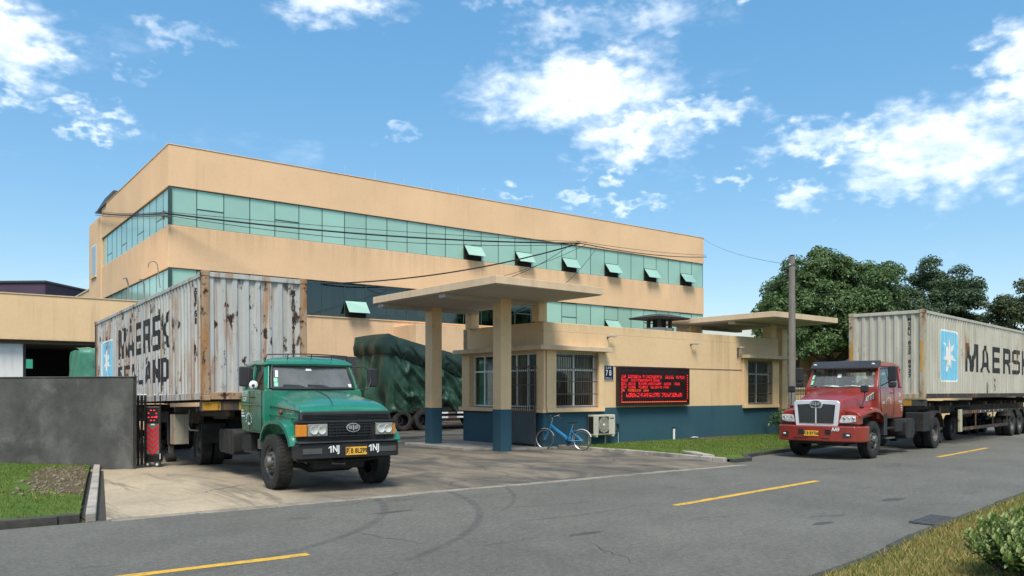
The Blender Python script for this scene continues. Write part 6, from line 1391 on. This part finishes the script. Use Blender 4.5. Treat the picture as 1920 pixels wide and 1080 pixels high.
st = empty('covered_load', (5.55, 36.6, 0), rz=0, label='pale green tarpaulin covered stack beside the dark warehouse doorway', cat='load')
drape('tarpaulin', 0, 1.1, 0, 2.2, lambda s_: 3.55, lambda s_: .05, .04, .12, tarp_mat('bright_green_tarpaulin', (.05, .20, .13), (.09, .30, .2), .7), st, 5, nx=24)

# ---------------------------------------------------------------- retractable gate with warning post
pg = empty('retractable_gate', (4.62, 21.45, 0), rz=0, label='black folding steel gate retracted between cement wall and container trailer', cat='gate')
tubeS = MB().cyl((0, 0, .06), (0, 0, 1.80), .017, n=8).mesh('gate_tube', MAT['black_metal'])
capS = MB().sphere((0, 0, 1.815), .022, 8, 6).mesh('tube_cap', MAT['white_paint'])
for k, (dx, dy) in enumerate([(-.14, .06), (-.09, -.02), (-.04, .08), (.0, 0.02), (.05, .10), (.09, .04)]):
    o = link('gate_tube', tubeS, pg, (dx, dy, 0)); link('tube_cap', capS, o)
for z in (.25, .7, 1.2, 1.65): MB().box(-.15, .10, .0, .015, z, z + .03).build('gate_link', MAT['black_metal'], pg)
wp = empty('gate_warning_post', (4.90, 21.5, 0), rz=-37, label='black gate head with red chevron panel and red light ring', cat='warning post')
w2 = .19
MB().box(-w2, w2, .0, .16, .12, .32).build('base_housing', MAT['black_metal'], wp, bevel=.02)
for x in (-.12, .12):
    o = MB().cyl((x, -.03, .07), (x, .03, .07), .065, n=18).build('castor', MAT['steel'], wp); MB().cyl((x, -.034, .07), (x, -.031, .07), .03, n=12).build('castor_hub', MAT['white_paint'], o)
for x in (-w2 + .01, w2 - .01): o = link('gate_tube', tubeS, wp, (x, .02, 0)); link('tube_cap', capS, o)
o = link('gate_tube', tubeS, wp, (.03, .06, 0)); link('tube_cap', capS, o)
MB().box(-.16, .16, .0, .05, .33, 1.52).build('panel', M('dull_steel_panel', (.22, .2, .17), .45, .4, var=.3, vs=5), wp, bevel=.005)
MB().box(-.155, .155, -.012, -.001, 1.10, 1.50).build('light_box', MAT['dark'], wp)
red_refl = M('red_reflective', (.62, .02, .04), .4, var=.1)
for k in range(5):
    z = .98 - k * .135
    MB().prism([(-.15, z + .10), (-.15, z + .02), (0, z - .14), (.15, z + .02), (.15, z + .10), (0, z - .06)], 1, -.006, -.0012).build('chevron', red_refl, wp)
LEDR = EM('red_led', (1., .03, .06), 1.6)
for k in range(8):
    a = R(22 + 45 * k); MB().cbox((.105 * math.cos(a), -.016, 1.30 + .135 * math.sin(a)), (.032, .008, .018)).build('led', LEDR, wp, rot=None)
for x, z in ((-.01, 1.255), (.05, 1.255), (.10, 1.275)): MB().cbox((x, -.016, z), (.04, .008, .014)).build('led', LEDR, wp)
MB().box(-.05, .05, -.008, -.0015, 1.05, 1.085).build('maker_plate', PAPER, wp)
for x in (-w2 - .0, w2 + .0): MB().box(x - .008, x + .008, -.02, -.004, .2, .34).build('reflector_strip', PAPER, wp)

# ---------------------------------------------------------------- things on the gatehouse front
gA = R(GHR)
def GW(a, b, z=0): return (GHX + a * math.cos(gA) - b * math.sin(gA), GHY + a * math.sin(gA) + b * math.cos(gA), z)
led = empty('led_display', GW(3.42, -.02, 1.40), rz=GHR, label='wide black LED sign with red text lines on the gatehouse wall', cat='display')
LW, LH = 3.9, 1.38
MB().box(0, LW, -.16, 0, 0, LH).build('cabinet', M('dark_sign_cabinet', (.022, .012, .014), .45), led, bevel=.01)
MB().box(.07, LW - .05, -.166, -.161, .08, LH - .14).build('screen', M('dark_red_screen', (.018, .006, .007), .4), led)
for x0, x1, z0, z1 in ((0, LW, LH - .05, LH + .012), (0, LW, -.012, .03), (-.012, .04, .03, LH - .05), (LW - .04, LW + .012, .03, LH - .05)): MB().box(x0, x1, -.185, -.161, z0, z1).build('bezel', bpy.data.materials['dark_sign_cabinet'], led)
LED1 = EM('red_led_text', (1., .02, .03), 1.1); LED2 = EM('orange_led_text', (1., .10, .02), 1.0)
def led_glyph(m, x, z, h):
    """one character cell of lit dots, dense like a matrix character"""
    n = 5; p = h / 6.
    for i in range(n):
        for j in range(6):
            if rnd.random() < (.55 if j in (0, 2, 5) else .26): m.box(x + i * p, x + i * p + p * .82, -.171, -.1665, z + j * p, z + j * p + p * .7)
rows = [(.98, .11, [(.13, .26), (.45, 1.12), (1.24, 1.28), (1.4, 2.25), (2.5, 2.95), (3.14, 3.56)], LED1), (.865, .085, [(.13, .42), (.6, .85), (.95, 1.6), (1.68, 1.72), (1.80, 2.15)], LED1),
        (.74, .09, [(.13, .3), (.45, .82), (1.02, 2.2), (2.42, 2.8), (3.02, 3.3)], LED1), (.615, .09, [(.13, .3), (.45, .85), (1.02, 1.5), (1.65, 2.25), (2.4, 2.65)], LED1),
        (.50, .085, [(.13, .28), (.45, 1.15), (1.26, 1.5)], LED2), (.30, .15, [(.36, .5), (.56, 1.0), (1.12, 1.6), (1.66, 2.2), (2.3, 2.9), (2.95, 3.5)], LED1)]
for z, h, spans, mt in rows:
    m = MB()
    for a, b in spans:
        x = a
        while x < b: led_glyph(m, x, z, h); x += h * .92
    m.build('text_row', mt, led, fix=False, kind='stuff')
m = MB()
for k in range(11): m.box(LW - .12, LW - .07, -.171, -.1665, .22 + k * .088, .25 + k * .088)
for k in range(18): m.box(.10 + .01 * (k % 3), .135 + .01 * (k % 2), -.171, -.1665, .15 + k * .05, .17 + k * .05)
m.build('border_dots', LED1, led, fix=False, kind='stuff')
m = MB()
for k in range(60): m.box(.1 + k * .061, .1 + k * .061 + .05, -.171, -.1665, .11, .125 + .012 * (k % 2))
m.build('border_line', LED2, led, fix=False, kind='stuff')
pl_ = empty('house_number_plate', GW(2.79, -.004, 2.31), rz=GHR, label='dark blue house number plate reading 78', cat='plate')
MB().box(0, .5, -.022, 0, 0, .5).build('plate_panel', M('navy_enamel', (.012, .02, .05), .35), pl_, bevel=.006)
for z0, z1, x0, x1 in ((-.012, 0, -.012, .512), (.5, .512, -.012, .512), (0, .5, -.012, 0), (0, .5, .5, .512)): MB().box(x0, x1, -.024, 0, z0, z1).build('plate_edge', MAT['white_paint'], pl_)
lettering('number_lettering', '7 8', .27, MAT['white_letter'], pl_, (.25, -.0235, .235), FACE_RIGHT, .006, xs=.85)
lettering('number_lettering', '五 洲 路', .085, MAT['white_letter'], pl_, (.25, -.0235, .42), FACE_RIGHT, .002)
lettering('number_lettering', 'WUZHOU  LU', .052, MAT['white_letter'], pl_, (.25, -.0235, .06), FACE_RIGHT, .001)
ac = empty('air_conditioner', GW(1.95, -.03, .40), rz=GHR, label='cream outdoor air conditioner unit hung low on the blue wall', cat='air conditioner')
ACM = M('aged_cream_plastic', (.56, .53, .43), .5, var=.1, vs=4, dirt=((.3, .25, .16), .4, 4))
MB().box(0, 1.05, -.36, -.06, 0, .70).build('casing', ACM, ac, bevel=.02)
MB().box(-.004, -.001, -.33, -.09, .06, .64).build('coil_side', MAT['dark'], ac)
MB().box(.22, .72, -.366, -.361, .06, .64).build('fan_recess', M('shadowed_fan_cavity', (.03, .03, .028), .8), ac)
for r_ in (.06, .10, .14, .18, .22, .255): MB().lathe([(r_, -.004), (r_ + .008, 0), (r_, .004), (r_ - .008, 0)], 28, (.47, -.376, .35), 1, True).build('guard_ring', ACM, ac)
for k in range(12): a = R(30 * k); MB().cyl((.47 + .04 * math.cos(a), -.375, .35 + .04 * math.sin(a)), (.47 + .265 * math.cos(a), -.375, .35 + .265 * math.sin(a)), .004, n=5).build('guard_spoke', ACM, ac)
for k in range(3):
    a = R(120 * k + 20); q = [(.47 + r_ * math.cos(a + d), -.368 + (.004 if d > 0 else 0), .35 + r_ * math.sin(a + d)) for r_, d in ((.05, -.3), (.22, -.5), (.24, .35), (.05, .4))]; MB().quad(*q).build('fan_blade', M('grey_fan_blade', (.12, .12, .11), .6) if k == 0 else bpy.data.materials['grey_fan_blade'], ac)
MB().sphere((.47, -.378, .35), .045, 12, 8, (1, .4, 1)).build('fan_hub', MAT['white_paint'], ac)
for k in range(3): MB().box(.80 + k * .06, .845 + k * .06, -.364, -.361, .55, .60).build('maker_mark', MAT['plastic'], ac)
for x in (.12, .93): MB().box(x - .03, x + .03, -.40, .03, -.05, -.004).box(x - .03, x + .03, -.005, .03, -.35, -.05).build('bracket', ACM, ac)
MB().box(.2, .9, -.365, -.361, .02, .03).build('casing_seam', MAT['plastic'], ac)
MB().tube([(1.05, -.12, .12), (1.3, -.08, .10), (1.52, -.06, .12), (1.58, -.05, .22), (1.57, -.03, .34), (1.5, .0, .36)], .028, 8).build('refrigerant_pipe', MAT['plastic'], ac)
MB().cyl((1.53, -.05, .1), (1.53, -.05, -.38), .008, n=6).build('drain_hose', MAT['white_paint'], ac)
def cctv(a, z, lab, bracket):
    c = empty('security_camera', GW(a, -.02, z), rz=GHR, label=lab, cat='camera')
    MB().cyl((0, 0, 0), (0, -.16, .02), .018, n=8).sphere((0, .0, 0), .045, 10, 6, (1, .4, 1)).build('mount_arm', MAT['steel'], c)
    b = MB().box(-.06, .22, -.22, -.13, .0, .085).build('camera_body', M('dusty_white_camera', (.42, .40, .35), .5) if 'dusty_white_camera' not in bpy.data.materials else bpy.data.materials['dusty_white_camera'], c, bevel=.02)
    MB().cyl((.215, -.175, .042), (.235, -.175, .042), .033, n=12).build('lens', MAT['dark'], b)
    if bracket: MB().box(-.035, .03, -.03, .0, -.36, .05).build('cable_box', MAT['bar_metal'], c)
    return c
cctv(3.0, 3.80, 'small wall camera above the LED sign left end', False); cctv(7.65, 3.72, 'small wall camera right of the LED sign top', False); cctv(10.72, 3.66, 'wall camera with long rusty bracket left of the far window', True)
sp = empty('stand_pipe', GW(6.55, -.08, .08), rz=0, label='short white stand pipe at the foot of the blue wall', cat='pipe')
MB().cyl((0, 0, 0), (0, 0, .42), .045, n=12).build('pipe', MAT['white_paint'], sp); MB().cyl((0, 0, .42), (0, 0, .47), .055, n=12).build('pipe_cap', MAT['black_metal'], sp)
sb = slab('spilled_soil', [GW(*p)[:2] for p in ((6.8, -.15), (8.6, -.12), (10.2, -.3), (9.6, -.75), (8.1, -.9), (6.9, -.7))], .05, .10, MAT['soil'], label='bare soil patch by the blue wall', kind='structure')
for a, b, rr, lab in ((7.3, -.45, 20, 'crumpled white plastic sheet on the soil by the wall'), (10.0, -3.2, -10, 'scrap of pale litter on the gatehouse lawn')):
    m = MB(); g_ = [[(x * .12, y * .07, .02 + .035 * rnd.random()) for y in range(4)] for x in range(6)]; m.loft(g_, False, closed=False)
    m.build('plastic_litter', MAT['white_paint'], loc=GW(a, b, .10), rot=(0, 0, R(rr)), ang=180, label=lab, cat='litter')
MB().prism([(0, 0), (1.0, .06), (1.05, .42), (.03, .36)], 2, 0, .06).build('broken_slab', MAT['concrete'], loc=(17.75, 14.25, .09), rot=(R(3), R(-2), R(70)), bevel=.012, label='broken concrete slab lying on the grass behind the kerb corner', cat='slab')
# drain grate in the gutter
dg_ = empty('drain_grate', (12.0, at_x(NEAR, 12.0) + .28, .005), rz=9, label='iron drain grate at the near road edge', cat='drain')
MB().box(-.45, .45, -.22, .22, -.01, -.001).build('pit_shade', MAT['dark'], dg_)  # dark sheet over the road, painting in the shade below the bars
for y in (-.2, .2): MB().box(-.45, .45, y - .02, y + .02, -.02, .03).build('grate_frame', MAT['steel'], dg_)
for k in range(8): MB().box(-.44 + k * .12, -.385 + k * .12, -.18, .18, .004, .026).build('grate_bar', MAT['steel'], dg_)

# ---------------------------------------------------------------- bicycle
bk = empty('bicycle', (16.6, 20.24, .018), rz=math.degrees(math.atan2(18.95 - 20.24, 17.1 - 16.6)), label='bright blue step-through bicycle with white mudguards parked at the gatehouse', cat='bicycle')
# local: x from front hub (0) to rear hub (1.38), y sideways
BLUE_B = paint_mat('bright_blue_frame_paint', (.03, .30, .62), (.05, .2, .35), .2, .3, .3); WHITE_B = M('white_mudguard', (.72, .73, .72), .4); RB, WB = .325, 1.36
bk.rotation_euler = (R(0), 0, bk.rotation_euler[2])
def bike_wheel(x, steer=0):
    w_ = MB().lathe([(RB - .035, -.012), (RB - .05, 0), (RB - .035, .012), (RB - .028, 0)], 40, (0, 0, 0), 1, True).build('wheel', M('bike_rim', (.5, .5, .5), .3, .8) if 'bike_rim' not in bpy.data.materials else bpy.data.materials['bike_rim'], bk, (x, 0, RB), rot=(0, 0, R(steer)))
    MB().lathe([(RB - .03, -.014), (RB - .012, -.02), (RB, 0), (RB - .012, .02), (RB - .03, .014)], 40, (0, 0, 0), 1, True).build('tyre', M('grey_bike_tyre', (.10, .10, .10), .8) if 'grey_bike_tyre' not in bpy.data.materials else bpy.data.materials['grey_bike_tyre'], w_)
    m = MB()
    for k in range(20):
        a = R(18 * k); m.cyl((.02 * math.cos(a + .6), .02 * (-1) ** k, .02 * math.sin(a + .6)), ((RB - .045) * math.cos(a), 0, (RB - .045) * math.sin(a)), .0022, n=4)
    m.build('spokes', MAT['chrome'], w_); MB().cyl((0, -.05, 0), (0, .05, 0), .022, n=10).build('hub', MAT['chrome'], w_); return w_
bike_wheel(0, 8); bike_wheel(WB)
HT_, HB = (.26, 0, .86), (.19, 0, .66); BBk = (.86, 0, .30); ST = (1.02, 0, .74)
MB().cyl(HB, HT_, .028, n=12).build('head_tube', BLUE_B, bk)
m = MB(); m.loft([[(x, y, z) for y, z in ((-.03, zc - .045), (.03, zc - .045), (.035, zc + .045), (-.035, zc + .045))] for x, zc in ((.22, .79), (.5, .60), (.80, .41), (.90, .36))]); m.build('down_tube', BLUE_B, bk, bevel=.012)
MB().cyl(BBk, ST, .022, .018, 12).build('seat_tube', BLUE_B, bk); MB().hexa([(.76, -.028, .36), (.93, -.028, .28), (.93, .028, .28), (.76, .028, .36), (.78, -.03, .46), (.97, -.03, .42), (.97, .03, .42), (.78, .03, .46)]).build('gusset', BLUE_B, bk, bevel=.01)
for y in (-.055, .055):
    MB().cyl((BBk[0], y * .6, BBk[2]), (WB, y, RB), .014, n=8).build('chain_stay', BLUE_B, bk); MB().cyl((1.0, y * .5, .62), (WB, y, RB), .011, n=8).build('seat_stay', BLUE_B, bk)
    MB().tube([(HB[0] - .01, y * .8, .66), (.13, y, .50), (.0, y, RB)], .013, 8).build('fork_blade', BLUE_B, bk)
def guard(x, a0, a1, steer=0):
    m = MB(); r_ = RB + .025; m.loft([[(r_ * math.cos(R(a)), -.03, r_ * math.sin(R(a))), (( r_ + .012) * math.cos(R(a)), 0, (r_ + .012) * math.sin(R(a))), (r_ * math.cos(R(a)), .03, r_ * math.sin(R(a)))] for a in range(a0, a1 + 1, 8)], False, True, closed=False); m.build('mudguard', WHITE_B, bk, (x, 0, RB), rot=(0, 0, R(steer)), ang=180)
guard(0, 20, 110, 8); guard(WB, 20, 190)
MB().cyl(ST, (1.05, 0, .84), .014, n=8).build('seat_post', MAT['chrome'], bk)
MB().loft([[(.86, -.02, .855), (.86, .02, .855), (.86, .02, .885), (.86, -.02, .885)], [(.98, -.045, .86), (.98, .045, .86), (.98, .04, .90), (.98, -.04, .90)], [(1.12, -.09, .87), (1.12, .09, .87), (1.12, .08, .92), (1.12, -.08, .92)], [(1.16, -.08, .88), (1.16, .08, .88), (1.16, .07, .92), (1.16, -.07, .92)]]).build('saddle', MAT['plastic'], bk, bevel=.015)
MB().tube([HT_, (.29, 0, .98), (.29, 0, 1.02)], .016, 8).build('stem', MAT['chrome'], bk)
MB().tube([(.50, -.29, 1.06), (.36, -.28, 1.10), (.28, -.14, 1.06), (.27, 0, 1.02), (.28, .14, 1.06), (.36, .28, 1.10), (.50, .29, 1.06)], .013, 8).build('handlebar', MAT['chrome'], bk)
for y in (-.29, .29): MB().tube([(.40, y * .985, 1.09), (.53, y, 1.05)], .019, 8).build('grip', MAT['plastic'], bk); MB().tube([(.37, y * .9, 1.08), (.44, y * 1.05, 1.02)], .008, 6).build('brake_lever', MAT['chrome'], bk)
MB().lathe([(.09, -.008), (.10, 0), (.09, .008), (.05, 0)], 24, (BBk[0], .06, BBk[2]), 1, True).build('chainring', MAT['plastic'], bk); MB().box(.80, 1.36, .05, .075, .30, .37).build('chain_case', MAT['plastic'], bk, bevel=.02)
MB().tube([(BBk[0], .08, BBk[2]), (.80, .1, .15)], .012, 6).box(.74, .86, .09, .17, .135, .155).build('crank', MAT['plastic'], bk); MB().tube([(BBk[0], -.08, BBk[2]), (.93, -.1, .45)], .012, 6).box(.88, .99, -.17, -.09, .445, .465).build('crank', MAT['plastic'], bk)
MB().tube([(1.22, .08, .33), (1.16, .18, .02)], .009, 6).build('kickstand', MAT['plastic'], bk); MB().cyl((1.08, 0, .62), (1.14, 0, .58), .05, n=12).build('wheel_lock', MAT['plastic'], bk)

# ---------------------------------------------------------------- utility pole and cables
up = empty('utility_pole', (26.4, 17.6, 0), label='bare concrete utility pole beside the red lorry', cat='pole')
MB().cyl((0, 0, -.2), (0, 0, 6.95), .16, .105, 18).build('shaft', MAT['concrete'] if False else M('grey_brown_pole', (.20, .18, .155), .9, var=.25, vs=2, drip=((.1, .09, .08), .6, 6, .3)), up)
MB().cyl((0, 0, 6.6), (0, 0, 6.68), .125, n=14).build('pole_band', MAT['steel'], up); MB().cyl((-.16, 0, 6.64), (-.02, 0, 6.64), .03, n=10).build('insulator', MAT['white_paint'], up); MB().sphere((0, 0, 6.98), .1, 10, 5, (1, 1, .4)).build('pole_cap', MAT['black_metal'], up)
def PT(u, v, d):
    """point seen at (u, v) of a 1920 wide frame at depth d"""
    az = R(CAM_AZ); r_ = (u - 960) / 1500 * d; return Vector((r_ * math.cos(az) + d * math.sin(az), -r_ * math.sin(az) + d * math.cos(az), 1.9 - (v - 734) / 1500 * d))
CABLE = M('black_cable', (.012, .012, .013), .6)
def cable(p0, p1, sag, r_, lab, grp=None, n=24):
    p0, p1 = Vector(p0), Vector(p1); pts = [p0.lerp(p1, i / n) - Vector((0, 0, sag * 4 * (i / n) * (1 - i / n))) for i in range(n + 1)]
    return MB().tube(pts, r_, 5).build('overhead_cable', CABLE, label=lab, cat='cable')
hub = PT(1088, 456, 46.5)
for dz, sag, r_, lab in ((0, .35, .045, 'thick black cable sagging across the upper window band'), (.12, .15, .015, 'thin upper cable running beside the thick black cable'), (-.14, .55, .018, 'thin lower cable running beside the thick black cable')):
    c0, c1, c2 = Vector((10.1, 60.3, 14.0 + dz)), Vector((10.12, 41.95, 10.72 + dz * .6)), hub + Vector((dz * 4, 0, dz))
    def seg(a, b, sg, n): return [a.lerp(b, i / n) - Vector((0, 0, sg * 4 * (i / n) * (1 - i / n))) for i in range(n + 1)]
    MB().tube(seg(c0, c1, .12, 10) + seg(c1, c2, sag, 24)[1:], r_, 5).build('overhead_cable', CABLE, label=lab, cat='cable')
MB().box(9.98, 10.36, 41.85, 42.1, 10.55, 10.62).box(10.02, 10.1, 41.9, 41.98, 10.4, 10.85).build('cable_bracket', MAT['steel'], label='small steel cable bracket on the factory corner', cat='bracket')
cable(hub, (51.4, 42.1, 12.75), .25, .03, 'cable from the junction to the right end of the factory')
cable(hub + Vector((-.3, 0, .1)), (51.4, 42.1, 12.9), .15, .014, 'thin cable above the one to the right factory end')
cable(hub, (18.6, 42.2, 7.95), .5, .04, 'thick cable descending left from the junction behind the canopy')
cable(hub + Vector((.4, 0, -.05)), (21.5, 42.2, 7.9), .9, .014, 'thin cable descending left under the thick one')
cable(hub + Vector((-.5, 0, .0)), GW(-3.2, 3.9, 5.07), .7, .016, 'slack cable looping down to the canopy rear edge')
cable(hub + Vector((1.3, 0, -.1)), GW(-1.58, -.01, 4.25), .55, .014, 'drop wire running down to the canopy column')
cable((26.24, 17.6, 6.64), (51.2, 42.4, 14.3), .3, .008, 'faint wire from the pole to the factory roof'); cable((26.5, 17.6, 6.62), (46, 33, 9.2), .6, .012, 'wire from the pole into the trees')

# ---------------------------------------------------------------- trees and shrubs
BARK = M('dark_bark', (.045, .036, .028), .95, var=.35, vs=5, bump=.6, bs=14)
LEAF = [leafmat('leaf_deep_green', (.058, .105, .034), .5, .22, .35), leafmat('leaf_mid_green', (.085, .15, .046), .5, .22, .35), leafmat('leaf_light_green', (.12, .19, .06), .5, .25, .35)]
LEAF_B = [leafmat('leaf_dark_evergreen', (.036, .070, .030), .5, .2, .35), leafmat('leaf_blue_green', (.050, .092, .042), .5, .2, .35), leafmat('leaf_olive', (.075, .115, .045), .5, .2, .35)]
LEAF_C = [leafmat('leaf_brown_olive', (.06, .085, .032), .55, .2, .3), leafmat('leaf_dull_green', (.052, .085, .034), .55, .2, .3), leafmat('leaf_tan', (.07, .07, .03), .55, .2, .3)]
def leaf_cloud(centres, radii, n_per, size, seed):
    """leaf quads on the shells of many small clumps"""
    rs_ = np.random.RandomState(seed); out = []
    for c, r_ in zip(centres, radii):
        n = int(n_per * r_ ** 2); d = rs_.normal(size=(n, 3)); d /= np.linalg.norm(d, axis=1)[:, None]
        d[:, 2] = np.where(d[:, 2] < -.35, -d[:, 2] * .6, d[:, 2]); rad = r_ * (1 - .55 * rs_.rand(n) ** 2.2)
        p = c + d * rad[:, None] * np.array([1, 1, .85]); out.append(np.c_[p, d])
    a = np.concatenate(out); n = len(a); P_, D = a[:, :3], a[:, 3:]
    nrm = D + rs_.normal(scale=.55, size=(n, 3)); nrm[:, 2] += .25; nrm /= np.linalg.norm(nrm, axis=1)[:, None]
    t = np.cross(nrm, rs_.normal(size=(n, 3))); t /= np.linalg.norm(t, axis=1)[:, None]; b = np.cross(nrm, t); s_ = size * rs_.uniform(.55, 1.25, n)[:, None]
    V = np.stack([P_ - t * s_, P_ - b * s_ * .45, P_ + t * s_, P_ + b * s_ * .45 + nrm * s_ * .15], 1); return V
def tree(loc, crown_c, crown_r, label, mats, seed, trunk_r=.2, n_clump=120, leaf=.13, n_per=330, fork=None, lower=None):
    rs_ = np.random.RandomState(seed); root = empty('tree', loc, label=label, cat='tree', group='trees behind the gatehouse and red lorry')
    cc = np.array(crown_c); cr = np.array(crown_r); C_ = []; rr = []
    while len(C_) < n_clump:
        d = rs_.normal(size=3); d /= np.linalg.norm(d); k = rs_.uniform(.35, 1.) ** .5
        if d[2] < -.7: continue
        f = 1 + .16 * math.sin(3 * math.atan2(d[1], d[0]) + seed) + .10 * math.sin(7 * d[2] + seed)
        C_.append(cc + d * cr * k * f * .9); rr.append(rs_.uniform(.5, .95) * min(cr) * .27)
    V = leaf_cloud(C_, rr, n_per, leaf, seed)
    # trunk and limbs
    m = MB(); base = Vector((0, 0, -.1)); fk = Vector(fork or (0, 0, crown_c[2] - crown_r[2] * .75))
    m.tube([base, base.lerp(fk, .5) + Vector((.06, .04, 0)), fk], [trunk_r * 1.25, trunk_r, trunk_r * .85], 10)
    for k in range(9):
        e = Vector(tuple(C_[int(rs_.randint(len(C_)))])); e = fk.lerp(e, .85); mid = fk.lerp(e, .5) + Vector((0, 0, .25)); m.tube([fk, mid, e], [trunk_r * .6, trunk_r * .34, trunk_r * .1], 7)
    m.build('trunk', BARK, root)
    o = tri_mesh('crown', V, mats, rs_.choice(len(mats), len(V), p=[.4, .4, .2]), root)
    return root
def base_at(u, d): p = PT(u, 734, d); return (p.x, p.y, 0)
tree(base_at(1560, 46), (-.2, 0, 6.2), (4.0, 4.0, 3.95), 'largest broad round green tree with dark trunk behind the red lorry cab', LEAF, 11, .26, 200, .10, 950, fork=(0, 0, 3.4))
tree(base_at(1507, 43), (-.6, .6, 5.0), (2.2, 2.2, 2.7), 'smaller tree with slim leaning trunk beside the utility pole', LEAF, 5, .15, 85, .095, 950, fork=(-.35, .2, 3.0))
tree(base_at(1640, 50), (.2, 0, 5.2), (3.4, 3.4, 3.6), 'dark tree low behind the beige container front', LEAF_B, 23, .2, 115, .10, 850)
tree(base_at(1752, 56), (0, 0, 6.9), (3.3, 3.3, 3.8), 'rounded dark green tree above the beige container', LEAF_B, 31, .22, 135, .10, 850)
tree(base_at(1835, 60), (.4, 0, 4.2), (2.6, 2.6, 2.4), 'low tree filling the gap behind the beige container', LEAF_B, 37, .2, 75, .11, 750)
tree(base_at(1912, 52), (0, 0, 5.7), (3.1, 3.1, 3.2), 'brownish olive tree cut by the right picture edge', LEAF_C, 41, .2, 125, .095, 850)
# shrubs by the second gate
def shrub(name, loc, r_, h, label, mats, seed, leaf=.07, n=26, n_per=1500, parts=0, cat='shrub'):
    rs_ = np.random.RandomState(seed); root = empty(name, loc, label=label, cat=cat); C_ = []; rr = []
    for _ in range(n):
        a, q = rs_.uniform(0, 6.28), rs_.uniform(0, 1) ** .5; C_.append(np.array([r_[0] * q * math.cos(a), r_[1] * q * math.sin(a), h * rs_.uniform(.35, .92) * (1 - .25 * q * q)])); rr.append(rs_.uniform(.12, .22) * min(1, h * 1.3))
    V = leaf_cloud(C_, rr, n_per, leaf, seed); m = MB()
    for c in C_[:16]: m.tube([(c[0] * .25, c[1] * .25, -.05), (c[0] * .6, c[1] * .6, c[2] * .5), tuple(c)], [.014, .010, .005], 5)
    m.build('stems', BARK, root)
    return root, V
for u, d, s_, lb in ((1470, 33.5, 1, 'leafy bush at the foot of the utility pole'), (1481, 35.5, 2, 'second bush behind the pole near the barred gate')):
    p = base_at(u, d); root, V = shrub('shrub', (p[0], p[1], .08), (.6, .6), 1.25, lb, LEAF, 50 + s_, .08, 22, 900)
    tri_mesh('foliage', V, LEAF, np.random.RandomState(s_).choice(3, len(V)), root)
# near hedge bush, lower right: leaves one can pick apart
BUSH = [leafmat('bush_leaf_green', (.12, .20, .045), .4, .3, .5), leafmat('bush_leaf_pale', (.30, .37, .13), .4, .3, .5), leafmat('bush_leaf_dark', (.045, .10, .03), .4, .3, .5)]
def bush_leaf_mesh(mat):
    L_, w_ = .064, .0155; m = MB(); secs = []
    for t, k in ((0, .15), (.25, .8), (.55, 1), (.85, .6), (1, .05)): secs.append([(L_ * t, -w_ * k, .012 * k - .02 * t * t), (L_ * t, 0, -.02 * t * t), (L_ * t, w_ * k, .012 * k - .02 * t * t)])
    m.loft(secs, False, True, closed=False); return m.mesh('leaf', mat, 180, False)
BL_ = [bush_leaf_mesh(m_) for m_ in BUSH]
def near_bush(loc, r_, h, label, seed, n_spr, nobj):
    rs_ = np.random.RandomState(seed); root = empty('hedge_bush', loc, label=label, cat='bush'); st_ = MB(); rest = []; cnt = 0; cam_ = Vector((0, 0, 1.9)) - Vector(loc)
    sp = []
    for k in range(n_spr):
        a, q = rs_.uniform(0, 6.28), rs_.uniform(0, 1) ** .5; tip = Vector((r_[0] * q * math.cos(a), r_[1] * q * math.sin(a), h * (1 - .35 * q * q) * rs_.uniform(.62, 1.05))); sp.append(tip)
    sp.sort(key=lambda p: (p - cam_).length)
    for tip in sp:
        b = Vector((tip.x * .55, tip.y * .55, tip.z * .25)); st_.tube([b, b.lerp(tip, .6) + Vector((0, 0, .02)), tip], [.006, .004, .002], 4)
        ax = (tip - b).normalized()
        for j in range(13):
            t = 1 - j * .055; p = b.lerp(tip, t); ang = j * 2.4 + rs_.uniform(-.3, .3); el = R(20 + 55 * (j < 4) + rs_.uniform(-20, 20) + (25 if j == 0 else 0))
            q = Matrix.Translation(p) @ Matrix.Rotation(ang, 4, 'Z') @ Matrix.Rotation(-el, 4, 'Y') @ Matrix.Diagonal((*(3 * [rs_.uniform(.75, 1.25)]), 1)); mi = 1 if (j < 5 and rs_.rand() < .6) else (2 if j > 9 else 0)
            if cnt < nobj and j < 6: o = link('leaf', BL_[mi], root); o.matrix_local = q; cnt += 1
            else: rest.append((q, mi))
    st_.build('stems', BARK, root)
    base = np.array([v.co for v in BL_[0].vertices]); faces = [tuple(f.vertices) for f in BL_[0].polygons]; V = []; idx = []
    for q, mi in rest:
        A_ = np.array(q); w_ = base @ A_[:3, :3].T + A_[:3, 3]
        for f in faces: V.append(w_[list(f)]); idx.append(mi)
    tri_mesh('foliage', np.array(V), BUSH, idx, root, kind='stuff'); return root
near_bush((8.65, 3.1, .1), (.72, .58), .62, 'nearest pale green leafy bush at the lower right corner', 61, 280, 150)
near_bush((9.9, 3.15, .1), (.62, .55), .64, 'pale green leafy bush behind the nearest one on the verge', 62, 190, 100)
near_bush((11.0, 3.3, .1), (.6, .5), .6, 'third leafy bush farther along the verge', 63, 90, 40)
